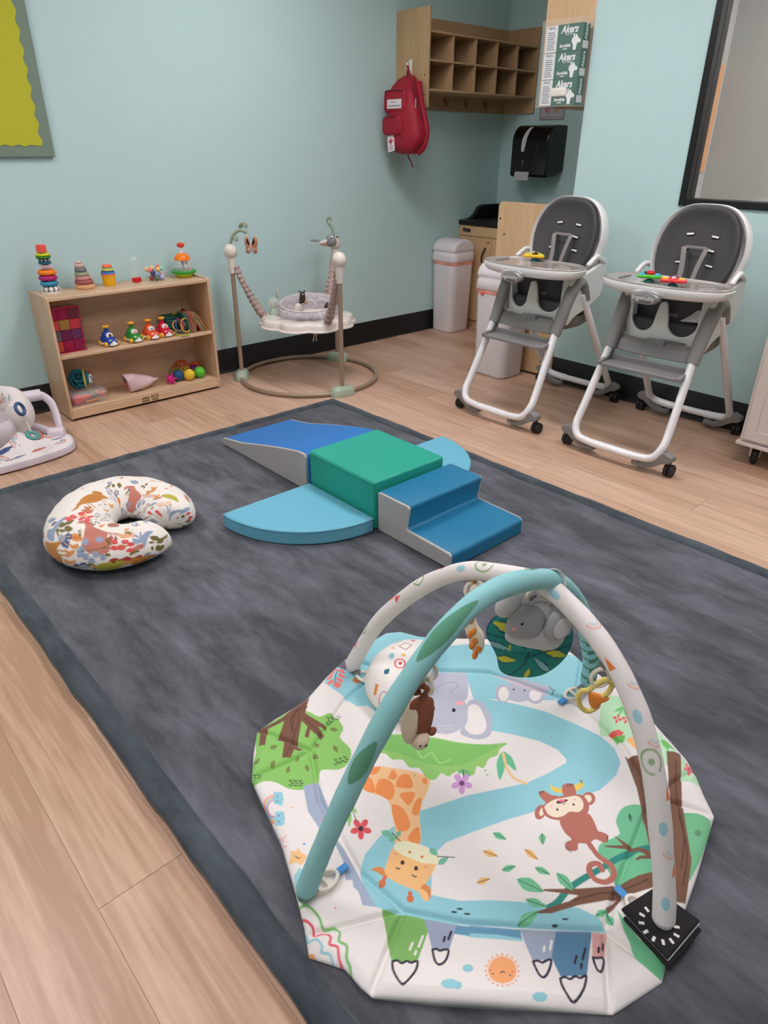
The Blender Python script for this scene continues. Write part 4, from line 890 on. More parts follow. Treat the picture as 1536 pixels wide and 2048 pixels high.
# giraffe
a = nearest(PWh, 950, 1142)
t = thing('hanging_giraffe', 'orange spotted plush giraffe hanging at the far side of the white arch', 'toy')
b = hang(a, 1, .022, t)
gir = mat('giraffe_plush', (240, 224, 204), .9, bump=(500, .3)); gsp = mat('giraffe_orange', (226, 140, 66), .9)
gc = b+Vector((0, 0, -.075))
MB().tube(spline([gc+Vector((0, 0, .10))+viewr*.006, gc+Vector((0, 0, .05))-viewr*.006, gc+Vector((0, 0, .0)), gc+Vector((0, 0, -.04))+viewr*.016, gc+Vector((0, 0, -.085))+viewr*.02], 6), [.008, .011, .013, .013, .012, .013, .014, .014, .014, .015, .016, .017, .018, .02, .021, .022, .023, .023, .022, .021, .02, .018, .015, .012, .006], 14, ab=(.7, 1)).build('body', gir, t, smooth=180)
MB().sph(gc+Vector((0, 0, .098))+viewr*.008, (.02, .013, .016), 14, 10).build('head', gir, t, smooth=180)
MB().lathe([(.0, .0), (.006, .002), (.004, .02), (0, .022)], 8, gc+Vector((0, 0, .108))).build('horn', gsp, t)
for i, (u, z, r) in enumerate(((-.004, .05, .009), (.0, .02, .011), (.008, -.01, .010), (-.001, -.02, .010), (.014, -.035, .011), (.006, -.05, .011), (.022, -.06, .010), (.014, -.08, .01))):
    MB().sph(gc+viewr*u+Vector((0, 0, z))+viewn*(.010+.004*(z < 0)), (r*.9, r*.6, r*1.15), 10, 8).build('spot', gsp, t, smooth=180)
# monkey
a = nearest(PTe, 858, 1303)
t = thing('hanging_monkey', 'brown plush monkey hanging from the teal arch', 'toy')
b = hang(a, 2, .017, t)
mk, mf = mat('monkey_plush', (150, 88, 66), .9, bump=(500, .3)), mat('monkey_cream', (226, 206, 180), .9)
mc = b+Vector((0, 0, -.06))-viewr*.012
flatplush('body', [(-.022, .03), (.0, .045), (.022, .035), (.026, -.01), (.016, -.06), (-.012, -.066), (-.026, -.03)], .017, mk, t, mc, 20, -4)
flatplush('belly', [(-.02, .02), (-.004, .03), (-.002, -.03), (-.016, -.06), (-.026, -.03)], .026, mf, t, mc-viewr*.006, 20, -4)
o_, f2 = flatplush('face', [(-.016, .012), (.002, .018), (.016, .01), (.014, -.012), (-.002, -.018), (-.016, -.01)], .02, mf, t, mc+Vector((0, 0, -.045))+viewn*.012, 15, -8)
for u in (-.005, .006): disc(f2, u, .003, .0022, blk, t, 'eye', .95)
for u in (-.022, .024): MB().sph(mc+Vector((0, 0, -.038))+viewr*u, (.009, .006, .009)).build('ear', mk, t, smooth=180)
MB().tube(spline([mc+Vector((0, 0, .04)), mc+Vector((0, 0, .062))+viewr*.012, mc+Vector((0, 0, .072))-viewr*.004, mc+Vector((0, 0, .056))-viewr*.012, mc+Vector((0, 0, .058))+viewr*.0], 5), .0055, 8).build('tail', mk, t, smooth=180)
# yellow teether
a = nearest(PWh, 1222, 1312)
t = thing('yellow_teether', 'pale yellow heart shaped teething ring hanging at the right of the white arch', 'toy')
b = hang(a-viewr*.012, 1, .021, t)
ym, om = mat('yellow_silicone', (232, 212, 120), .5), mat('orange_silicone', (236, 140, 56), .5)
hc = b+Vector((0, 0, -.03))-viewr*.006
hp = [(x*.85, y*.85+.004) for x, y in [(0, .03), (.02, .045), (.036, .03), (.03, .005), (.012, -.012), (.014, -.035), (-.006, -.05), (-.024, -.036), (-.034, -.01), (-.03, .01), (-.014, .014)]]
MB().tube([hc+viewr*x+Vector((0, 0, y)) for x, y in spline(hp, 5, True)], .0052, 10, closed=True).build('ring', ym, t, smooth=180)
flatplush('bead', [(-.016, .01), (.004, .008), (.026, -.002), (.012, -.012), (.002, -.03), (-.01, -.02)], .009, om, t, hc+Vector((0, 0, -.002))+viewr*.006, 0, 0)
# half-moon tummy pillow lying on the gym mat
A, B = np.array([1.135, 1.02]), np.array([.885, .885]); Mid = (A+B)/2; ch = (A-B); Lc = np.linalg.norm(ch); e1 = ch/Lc; e2 = np.array([-e1[1], e1[0]])
if e2 @ (np.array([.95, 1.07])-Mid) < 0: e2 = -e2
oc = [(Lc/2*math.cos(a_)*1.06, .155*math.sin(a_)**.8 if math.sin(a_) > 0 else 0) for a_ in np.linspace(0, math.pi, 170)] + [(x, -.012*math.cos(x*10)) for x in np.linspace(-Lc/2*.96, Lc/2*.96, 80)]
oc = np.array(oc); cen = np.array([0, .06]); rg = []; uvs = []
for s_ in list(np.linspace(.01, 1, 90)):
    h = .022+.062*math.sqrt(max(0, 1-s_**2.6)); rg.append([tuple(Mid+e1*(cen[0]+(q[0]-cen[0])*s_)+e2*(cen[1]+(q[1]-cen[1])*s_))+(ZM+.002+h,) for q in oc])
for s_ in (.97, .85, .6, .2):
    h = .022*(s_**6); rg.append([tuple(Mid+e1*(cen[0]+(q[0]-cen[0])*s_)+e2*(cen[1]+(q[1]-cen[1])*s_))+(ZM+.004+h,) for q in oc])
tp = MB().loft(rg).build('tummy_pillow', mat('pillow_cotton', (240, 234, 226), .85, attr=True, bump=(800, .25)), smooth=180, fix=False)
q = Paint(lambda pp_: tuple(at_z(*Z1(pp_), ZM+.07)[:2]))
q.line([(940, 590), (975, 562), (1015, 580), (980, 615), (940, 590)], (196, 148, 140), .0035, 0); q.poly([(1005, 530), (1042, 535), (1022, 550)], (230, 90, 100)); q.poly([(865, 730), (880, 722), (880, 745), (862, 748)], (40, 110, 130), 3)
q.line([(945+30*math.cos(a_), 698+26*math.sin(a_)) for a_ in np.linspace(0, 6.28, 16)], (226, 70, 80), .0035); q.ell((946, 697), 10, 9, (226, 70, 80))
q.poly([(800, 780), (820, 790), (805, 825), (788, 820)], (236, 140, 70)); q.ell((895, 650), 16, 20, (150, 200, 212)); q.ell((965, 648), 14, 10, (240, 200, 120)); q.ell((905, 595), 10, 8, (240, 200, 120)); q.ell((865, 738), 16, 14, (44, 112, 132))
q.line([(845+24*math.cos(a_), 850+22*math.sin(a_)) for a_ in np.linspace(2.6, 5.8, 9)], (222, 150, 170), .003); q.line([(1010+22*math.cos(a_), 855+20*math.sin(a_)) for a_ in np.linspace(0, 5.6, 12)], (150, 180, 130), .003)
q.ell((910, 990), 16, 14, (244, 206, 110)); q.line([(985, 965), (1010, 990), (990, 1010), (975, 990), (985, 965)], (150, 190, 140), .003, 0); q.poly([(790, 905), (812, 900), (815, 935), (798, 938)], (236, 140, 70)); q.poly([(1180, 570), (1195, 575), (1190, 590)], (236, 140, 70)); q.ell((940, 540), 24, 6, (200, 190, 196), -20)
vv = verts_np(tp); setcol(tp, q.colors(vv[:, :2], (240, 234, 228), .0012))
tag(tp, 'white half-moon tummy pillow with small coloured shapes on the gym mat', 'pillow')
# black and white cloth book at the foot of the white arch
bk = [at_z(x, y, ZM+.02)[:2] for x, y in ((1307, 1779), (1399, 1845), (1334, 1922), (1241, 1821))]
t = thing('cloth_book', 'black cloth book with white sun rays under the foot of the white arch', 'book')
bb, bw = mat('black_cloth', (30, 27, 30), .85, bump=(600, .2)), mat('white_cloth', (232, 228, 226), .85)
def quadslab(name, pts, z0, z1, m_, off=(0, 0)): return MB().prism([(x+off[0], y+off[1]) for x, y in pts], z0, z1).build(name, m_, t, bevel=.003)
quadslab('cover', bk, ZM+.020, ZM+.028, bb); quadslab('page', [tuple(np.mean(bk, 0)+(np.array(x)-np.mean(bk, 0))*.985) for x in bk], ZM+.012, ZM+.019, bw, (.003, -.002)); quadslab('cover', bk, ZM+.004, ZM+.012, bb, (-.002, -.008))
sc_ = at_z(1318, 1850, ZM+.028)
for i in range(12):
    a_ = 2*math.pi*i/12+.2; dd = np.array([math.cos(a_), math.sin(a_)])
    p0 = sc_[:2]+dd*.026; p1 = sc_[:2]+dd*.036
    MB().tube([(p0[0], p0[1], ZM+.0283), (p1[0], p1[1], ZM+.0283)], .0027, 8, ab=(.2, 1)).build('ray', bw, t)
# ------------------------------------------------------------------ toy shelf
birch = wood('birch_x', (198, 164, 130), (222, 190, 156), 'X', (10, 1.2), .38, bump=.03)
birchz = wood('birch_z', (198, 164, 130), (220, 188, 154), 'Z', (10, 1.2), .4, bump=.03)
edge_w = mat('birch_edge', (214, 178, 136), .45, var=(60, .08))
SX0, SX1, SY0, SY1, STOP = 1.088, 2.0, 3.712, 3.975, .648
sh = thing('toy_shelf', 'low birch two-shelf toy unit standing against the aqua wall', 'shelf', (0, 0, 0))
for x in (SX0, SX1-.016):
    MB().prism([(SY0, .012), (SY1, .012), (SY1, STOP+.008), (SY0+.012, STOP+.008), (SY0, STOP-.002)], x, x+.016, 'x').build('side', [birchz], sh, bevel=.004, seg=3)
def board(nm, z0, z1, y0=SY0+.004): return MB().box(SX0+.016, SX1-.016, y0, SY1-.012, z0, z1).build(nm, birch, sh, bevel=.004, seg=3)
board('top', STOP-.018, STOP); board('shelf_board', .335, .353, SY0+.006); board('bottom_board', .052, .068, SY0+.004)
MB().box(SX0+.016, SX1-.016, SY1-.012, SY1-.004, .016, STOP-.018).build('back', birch, sh)
kp = MB().box(SX0+.016, SX1-.016, SY0+.003, SY0+.016, .014, .054).build('kick_panel', birch, sh, bevel=.002)
brn = mat('branded_mark', (96, 74, 52), .7)
text('ECR', .026, brn, kp, (1.571, SY0+.0024, .043), faceR((0, -1, 0)), bold=.0004); text('4KIDS', .015, brn, kp, (1.571, SY0+.0024, .024), faceR((0, -1, 0)), bold=.0005)
for i in range(5):
    for j in range(2):
        lg = MB().box(1.492+i*.009, 1.498+i*.009, SY0+.002, SY0+.0032, .02+j*.014, .030+j*.014+(i % 3)*.003*j).build('logo_mark', brn, kp)
scr = mat('screw_steel', (150, 148, 146), .35, metal=1)
for z in (.05, .345, STOP-.02):
    for y in (SY0+.06, SY1-.06): MB().sph((SX0-.0005, y, z), (.002, .005, .005), 10, 6).build('screw', scr, sh)
ZS = STOP+.0005
# ---- toys on top
def ringprof(R, r, n=10, sq=1.0): return [(R+r*math.cos(a), sq*r*math.sin(a)) for a in np.linspace(-math.pi/2, 1.5*math.pi, n, endpoint=False)]
def torus(mb, c, R, r, sq=1.0, n=28, mi=0, bump=0, nb=0, Rm=None):
    vs = []; fs = []; k = 12
    for i in range(n):
        a = 2*math.pi*i/n; rr__ = r*(1+(bump*math.cos(nb*a) if nb else 0))
        for j in range(k):
            b = 2*math.pi*j/k; v = Vector(((R+rr__*math.cos(b))*math.cos(a), (R+rr__*math.cos(b))*math.sin(a), sq*rr__*math.sin(b)))
            vs.append((Rm @ v if Rm is not None else v)+Vector(c))
    for i in range(n):
        for j in range(k): fs.append((i*k+j, ((i+1) % n)*k+j, ((i+1) % n)*k+(j+1) % k, i*k+(j+1) % k))
    mb.add(vs, fs, mi); return mb
P = lambda n, c, r=.4, **k: mat('plastic_'+n, c, r, **k)
ty = 3.875
t = thing('stacking_ring_tower', 'tall stacked tower of bright patterned rings with a coral cube on top of the shelf', 'toy', (1.177, ty, ZS))
MB().lathe([(0, 0), (.046, 0), (.046, .006), (.008, .01), (.008, .15), (0, .15)], 20).build('post', P('white', (236, 234, 230)), t)
m = MB(); torus(m, (0, 0, .018), .03, .0165, .85, 32)
o = m.build('base_ring', P('stripe', (240, 238, 236), attr=True), t, smooth=180); v = verts_np(o); a_ = (np.arctan2(v[:, 1], v[:, 0])/(2*math.pi)*11) % 1
setcol(o, np.where((a_ < .5)[:, None], [[.02, .02, .02, 1]], [[.85, .84, .83, 1]]))
z = .046
for c, r_, nb, nm in (((46, 142, 178), .0145, 0, 'teal'), ((178, 30, 112), .0155, 0, 'magenta'), ((246, 130, 26), .0155, 9, 'orange')):
    m = MB(); torus(m, (-.004, 0, z), .030, r_, .85, 36, 0, .06 if nb else 0, nb*2); m.build('ring', P('ring_'+nm, c, .35), t, smooth=180); z += .027
m = MB(); torus(m, (-.002, 0, z), .026, .012, .9); m.build('ring', mat('clear_plastic', (240, 240, 242), .05, alpha=.3), t, smooth=180)
m = MB().sph((-.002, 0, z), (.026, .026, .010), 18, 8); m.build('inner_disc', P('dusty_red', (206, 110, 104)), t, smooth=180); z += .02
m = MB(); torus(m, (-.004, 0, z), .022, .0095, .8); m.build('ring', P('petrol', (30, 92, 112)), t, smooth=180); z += .013
m = MB(); torus(m, (-.006, 0, z), .021, .0085, .7); o = m.build('ring', P('dots', (240, 240, 240), attr=True), t, smooth=180); v = verts_np(o); a_ = (np.arctan2(v[:, 1], v[:, 0]+.006)/(2*math.pi)*9) % 1; setcol(o, np.where((a_ < .5)[:, None], [[.015, .02, .02, 1]], [[.85, .84, .83, 1]])); z += .013
for c, nm in (((40, 130, 50), 'leafgreen'), ((206, 214, 30), 'lime')):
    m = MB(); torus(m, (-.006, 0, z), .026, .009, .7, 44, 0, .12, 14); m.build('ring', P(nm, c), t, smooth=180); z += .0125
MB().box(-.018, .018, -.018, .018, 0, .038).build('cube', P('coral', (250, 92, 84)), t, bevel=.004, loc=(-.008, 0, z-.003), rot=(0, .06, .5))
# silicone cone stacker
t = thing('silicone_stacker', 'pastel pink and grey silicone ring stacker on top of the shelf', 'toy', (1.352, ty, ZS))
z = 0
for c, R_, h in (((222, 168, 122), .050, .024), ((166, 88, 88), .046, .022), ((206, 138, 140), .040, .020), ((156, 162, 134), .036, .020), ((120, 122, 128), .030, .022), ((214, 178, 178), .025, .02), ((220, 186, 186), .016, .014)):
    MB().lathe([(0, z), (R_-.004, z), (R_, z+.005), (R_, z+h-.007), (R_-.005, z+h-.001), (0, z+h-.001)], 28).build('ring', mat('silicone_%d' % int(R_*1000), c, .6), t, smooth=50, loc=(-.012*(z/.12), 0, 0)); z += h
# nesting cups
t = thing('nesting_cups', 'nested stacking cups with a yellow outer cup on top of the shelf', 'toy', (1.487, ty+.005, ZS))
MB().lathe([(0, 0), (.030, 0), (.032, .004), (.036, .05), (.039, .052), (.039, .058), (.034, .058), (.03, .02), (0, .02)], 28).build('outer_cup', P('yellow', (246, 186, 30)), t, smooth=40)
z = .058
for c, R_, h in (((236, 90, 130), .040, .005), ((70, 140, 196), .037, .010), ((40, 84, 150), .034, .006), ((196, 202, 80), .031, .012), ((96, 160, 150), .027, .004), ((246, 112, 66), .026, .013)):
    MB().lathe([(0, z), (R_, z), (R_-.001, z+h*.6), (R_-.006, z+h), (0, z+h)], 28).build('cup', mat('cup_%d' % int(R_*1000), c, .4), t, smooth=40); z += h
# clear tumbler on red base
t = thing('clear_rattle_tube', 'clear plastic tube toy with a red base on top of the shelf', 'toy', (1.645, ty+.012, ZS), .5)
MB().box(-.022, .022, -.016, .016, 0, .024).build('base', P('red', (214, 30, 40)), t, bevel=.004)
MB().prism(rrect(-.02, .02, -.014, .014, .008), .024, .135).build('tube', mat('thin_clear', (240, 246, 246), .03, alpha=.14), t)
MB().box(-.014, .016, -.006, .006, .118, .126).build('cap', P('white', (236, 234, 230)), t, bevel=.002)
# bead ball
t = thing('bead_star', 'pastel cluster of wooden beads in a star shape on top of the shelf', 'toy', (1.752, ty-.005, ZS))
MB().sph((0, 0, .038), .028, 14, 10).build('core', mat('bead_blue', (158, 176, 214), .5), t, smooth=180)
pc = [(226, 130, 126), (236, 206, 150), (150, 48, 60), (88, 120, 90), (170, 186, 226), (240, 180, 190), (236, 150, 110), (150, 214, 190), (72, 66, 120), (240, 190, 110)]
for i, (x, y, z_) in enumerate(((-.036, -.014, .058), (-.018, -.004, .068), (-.034, -.018, .017), (-.008, -.03, .015), (.026, -.024, .017), (.036, .0, .016), (.042, .01, .022), (.038, .006, .06), (-.024, -.022, .046), (.008, -.02, .060), (.028, .016, .068), (-.044, .01, .062))):
    MB().sph((x, y, z_), .0135, 14, 10).build('bead', mat('bead_%d' % (i % 10), pc[i % 10], .5), t, smooth=180)
    MB().tube([(0, 0, .038), (x, y, z_)], .005, 8).build('spoke', mat('bead_blue', (158, 176, 214), .5), t)
# popper dome
t = thing('popper_dome', 'spinning popper toy with clear dome, green base and red push knob on the shelf', 'toy', (1.928, ty-.002, ZS))
MB().lathe([(0, 0), (.044, 0), (.05, .008), (.060, .02), (.062, .026), (0, .026)], 36).build('base', [P('base_lime', (150, 206, 40))], t, smooth=40)
MB().lathe([(.03, -.0002), (.048, .003), (.05, .0075), (.0, .0075)], 36).build('foot_band', P('orange', (244, 120, 30)), t)
m = MB(); torus(m, (0, 0, .032), .062, .009, .9, 40); m.build('rim', P('grassgreen', (46, 160, 60)), t, smooth=180)
MB().lathe([(.058, .034), (.055, .05), (.048, .085), (.04, .108), (.036, .108), (.045, .084), (.052, .05), (.055, .034)], 36).build('dome', mat('dome_clear', (240, 246, 246), .02, alpha=.10), t, smooth=60)
MB().lathe([(0, .034), (.056, .034), (.056, .036), (0, .037)], 30).build('deck', P('deck', (150, 160, 140)), t)
MB().lathe([(.046, .094), (.045, .102), (.038, .118), (.022, .129), (.01, .132), (0, .132)], 30).build('cap', P('orange_cap', (248, 130, 30), .35), t, smooth=60)
MB().lathe([(.011, .128), (.010, .168), (0, .168)], 18).build('plunger', P('white', (236, 234, 230)), t)
MB().lathe([(0, .160), (.016, .163), (.023, .172), (.020, .182), (.010, .187), (0, .188)], 24).build('knob', P('knob_red', (226, 62, 36), .35), t, smooth=180)
for (x, y, z_, c, nm) in ((-.012, -.02, .085, (70, 96, 88), 'a'), (.012, -.022, .08, (206, 150, 156), 'b'), (.0, -.026, .06, (222, 214, 196), 'c'), (-.028, -.016, .045, (120, 140, 110), 'd'), (.026, -.02, .043, (196, 130, 110), 'e'), (0, -.014, .1, (60, 64, 66), 'f')):
    MB().sph((x, y, z_), (.010, .008, .012), 12, 8).build('figure', P('fig_'+nm, c), t, smooth=180)
MB().lathe([(.006, .036), (.006, .098), (0, .098)], 12).build('spindle', P('spindle', (196, 192, 180)), t)
# ---- middle shelf
ZM2 = .3535
t = thing('block_bag', 'clear red bag of coloured square blocks with an orange handle on the middle shelf', 'bag', (1.178, 3.80, ZM2), 0)
cols = [[(176, 30, 90), (176, 30, 90), (96, 60, 70)], [(226, 100, 60), (178, 166, 40), (226, 74, 70)], [(40, 116, 124), (70, 40, 90), (30, 60, 110)], [(226, 100, 60), (160, 20, 60), (140, 30, 76)]][::-1]
bx = .0555
for r_ in range(4):
    for c_ in range(3):
        MB().box(-.026, .026, -.026, .026, -.026, .026).build('block', P('blk_%d%d' % (r_, c_), cols[r_][c_], .5), t, bevel=.004, loc=((c_-1)*.053, .01, .032+r_*.0545))
mb = mat('bag_film', (176, 24, 70), .12, alpha=.28)
MB().prism(rrect(-.083, .083, 0, .232, .006), -.022, .042, 'y').build('film', mb, t)
rm_ = P('bag_trim', (168, 16, 60), .5)
for z_ in (.222,): MB().box(-.084, .084, -.0245, -.021, z_, z_+.012).build('trim', rm_, t)
for x in (-.084, .080): MB().box(x, x+.004, -.0245, -.021, 0, .232).build('trim', rm_, t)
MB().box(-.084, .084, -.0245, -.021, 0, .006).build('trim', rm_, t)
MB().tube(spline([(-.06, .01, .23), (-.045, .01, .248), (0, .01, .257), (.03, .01, .252), (.055, .01, .232)], 6), .005, 8, ab=(.6, 1.4)).build('handle', P('handle_orange', (226, 140, 40)), t, smooth=180)
# cars
def car(x, y, c, nm, label):
    t = thing('toy_car', label, 'toy car', (x, y, ZM2), .12, 'press and go toy cars')
    b = P('car_'+nm, c, .3, coat=.4); yl = P('wheel_yellow', (246, 186, 60), .4); wh = P('car_white', (240, 236, 230), .4)
    rings = []
    for yy, w, h in ((-.046, .018, .018), (-.042, .025, .024), (-.02, .030, .032), (.0, .031, .038), (.025, .031, .036), (.042, .024, .03)):
        rings.append([(w*math.copysign(abs(math.cos(a))**.7, math.cos(a)), yy, .012+(h if math.sin(a) > 0 else .004)*math.copysign(abs(math.sin(a))**.8, math.sin(a))) for a in np.linspace(0, 2*math.pi, 20, endpoint=False)])
    MB().loft(rings).build('body', b, t, smooth=60)
    rg2 = [[((.031+s)*math.cos(a), (.046+s)*math.sin(a)*1.08-.002, z_) for a in np.linspace(0, 2*math.pi, 28, endpoint=False)] for z_, s in ((.005, -.002), (.008, .003), (.015, .003), (.019, -.001))]
    MB().loft(rg2).build('bumper', wh, t, smooth=60)
    MB().lathe([(.026, .035), (.024, .05), (.019, .062), (.009, .066), (.009, .084), (0, .084)], 20, sc=(1, 1.05)).build('cabin', b, t, smooth=60, loc=(0, .008, 0))
    R_ = Euler((math.radians(-20), 0, 0)).to_matrix()
    MB().sph((0, -.0165, .049), (.018, .005, .014), 16, 10, R=R_).build('windscreen', P('car_glass', (226, 220, 216), .2), t, smooth=180)
    MB().sph((0, -.0205, .049), (.008, .004, .009), 12, 8, R=R_).build('driver', P('driver_'+nm, {'blue': (90, 60, 50), 'green': (236, 180, 160), 'orange': (170, 150, 160), 'red': (226, 130, 120)}[nm], .6), t, smooth=180)
    MB().lathe([(0, .083), (.014, .083), (.017, .086), (.017, .090), (.012, .094), (0, .094)], 20).build('push_button', yl, t, smooth=50, loc=(0, .008, 0))
    for sx in (-1, 1):
        for yy in (-.026, .028): MB().lathe([(0, -.006), (.010, -.006), (.012, -.003), (.012, .003), (.010, .006), (0, .006)], 16, (sx*.030, yy, .012), R=Euler((0, math.pi/2, 0)).to_matrix()).build('wheel', yl, t, smooth=50)
    t.scale = (1.14, 1.14, 1.14)
    for sx in (-1, 1): MB().sph((sx*.013, -.041, .03), (.006, .004, .005), 10, 6).build('headlight', P('car_glass', (226, 220, 216), .2), t, smooth=180)
    MB().sph((0, -.0475, .023), (.010, .002, .004), 10, 6).build('number_plate', wh, t, smooth=180)
for x, y, c, nm, lb in ((1.392, 3.79, (36, 74, 168), 'blue', 'blue toy car with yellow button on the middle shelf'), (1.530, 3.782, (46, 142, 52), 'green', 'green toy car with yellow button on the middle shelf'), (1.632, 3.786, (236, 84, 44), 'orange', 'orange toy car with yellow button on the middle shelf'), (1.716, 3.79, (206, 26, 56), 'red', 'red toy car with yellow button on the middle shelf')): car(x, y, c, nm, lb)
# loop rattle
t = thing('loop_rattle', 'tangled rattle of thin coloured plastic loops beside the red toy car', 'toy', (1.816, 3.762, ZM2))
for c, (x, y, z_), R_, rot, nm in (((246, 196, 80), (.022, -.01, .05), .038, (1.45, .1, .3), 'a'), ((196, 196, 60), (-.006, -.008, .008), .042, (.14, .0, .2), 'b'), ((40, 90, 150), (-.016, 0, .046), .034, (1.2, .9, .4), 'c'), ((176, 36, 90), (.0, .004, .058), .036, (.7, .9, .9), 'd'), ((60, 150, 150), (-.008, .012, .045), .036, (1.5, -.2, -.8), 'e'), ((236, 140, 70), (-.022, .002, .05), .03, (.9, .3, -.3), 'f')):
    m = MB(); torus(m, (0, 0, 0), R_, .0032, 1, 40); m.build('loop', P('loop_'+nm, c), t, smooth=180, loc=(x, y, z_), rot=rot)
# cloth books: fanned out pages standing on the shelf
def fanbook(x, y, rz, n, lean0, lean1, pal, label, seed):
    t = thing('cloth_book', label, 'book', (x, y, ZM2), rz, 'crinkle cloth books'); rs = random.Random(seed)
    pages = []
    cx = 0
    for i in range(n):
        le = math.radians(lean0+(lean1-lean0)*i/max(1, n-1)); c = pal[i % len(pal)]
        nm = 'cover' if i in (0, n-1) else 'page'
        th = .0032
        o = MB().box(0, th, -.052, .052, 0, .112).build(nm, mat('page_%d_%d_%d' % c, c, .85, bump=(300, .3)), t, bevel=.001)
        o.location = (cx+th*.2, rs.uniform(-.003, .003), .0005+abs(math.sin(le))*th*1.05); o.rotation_euler = (0, le, 0); cx += (th+.0022)/max(.5, math.cos(le))
    return t
pal1 = [(44, 106, 92), (120, 150, 110), (150, 160, 120), (206, 96, 110), (222, 150, 120), (206, 140, 110), (196, 160, 110), (150, 140, 96)]
pal2 = [(176, 50, 60), (206, 120, 80), (196, 190, 110), (120, 130, 120), (222, 206, 160), (90, 90, 110), (226, 160, 60), (206, 130, 50), (80, 130, 120)]
fanbook(1.862, 3.80, -.12, 8, -14, 4, pal1, 'green covered crinkle cloth book fanned open beside the loop rattle', 2)
fanbook(1.932, 3.80, -.12, 8, -24, -30, pal2, 'orange and red crinkle cloth book leaning towards the shelf side', 3)
t = thing('cloth_book', 'teal cloth book lying flat with striped ribbons behind the loop rattle', 'book', (1.84, 3.906, ZM2), .02, 'crinkle cloth books')
for i in range(5): MB().box(-.07, .07, -.05, .05, .002+i*.017, .016+i*.017).build('cover' if i in (0, 4) else 'page', mat('teal_felt_%d' % (i % 2), [(44, 112, 108), (60, 128, 120)][i % 2], .85, bump=(300, .3)), t, bevel=.004)
MB().tube(spline([(-.02, -.03, .09), (.02, -.02, .098), (.05, .0, .095), (.07, .01, .088)], 4), .008, 8).build('ribbon', mat('ribbon_yellow', (176, 160, 50), .8), t, smooth=180)
MB().box(.0, .07, .0, .03, .088, .128).build('striped_tag', mat('stripe_dark', (110, 40, 40), .8, var=(120, .6)), t, rot=(.3, .5, .2))
# ---- bottom shelf
ZB2 = .0685
t = thing('rattle_ball', 'teal openwork rattle ball with a white penguin face sitting on the clear box', 'toy', (1.215, 3.83, ZB2+.072))
ball = bpy.data.meshes.new('lattice'); bm = bmesh.new(); bmesh.ops.create_icosphere(bm, subdivisions=2, radius=.05); bm.to_mesh(ball); bm.free()
ball.materials.append(mat('lattice_teal', (28, 112, 132), .45)); o = bpy.data.objects.new('lattice', ball); COL.objects.link(o); o.parent = t; o.location = (-.01, 0, .05)
md = o.modifiers.new('w', 'WIREFRAME'); md.thickness = .014; md.use_even_offset = False
MB().sph((-.01, 0, .05), .036, 18, 12).build('inner_ball', mat('inner_dark', (30, 56, 66), .6), t, smooth=180)
R_ = Euler((0, math.pi/2, -.35)).to_matrix()
m = MB(); torus(m, (.018, -.008, .05), .045, .005, 1, 36, Rm=R_); m.build('band', P('band_yellow', (226, 206, 60)), t, smooth=180)
MB().sph((.026, -.02, .055), (.026, .03, .034), 18, 12).build('cap', mat('lattice_teal', (28, 112, 132), .45), t, smooth=180)
MB().sph((.036, -.034, .052), (.018, .018, .026), 18, 12).build('face', P('white', (236, 234, 230)), t, smooth=180)
for u, z_ in ((.042, .062), (.047, .048)): MB().sph((u-.002, -.0515, z_), (.005, .002, .006), 10, 6).build('eye', P('eye_black', (26, 26, 28)), t, smooth=180)
MB().sph((.05, .02, .06), (.016, .012, .026), 14, 8).build('tail', P('tail_red', (190, 60, 50)), t, smooth=180)
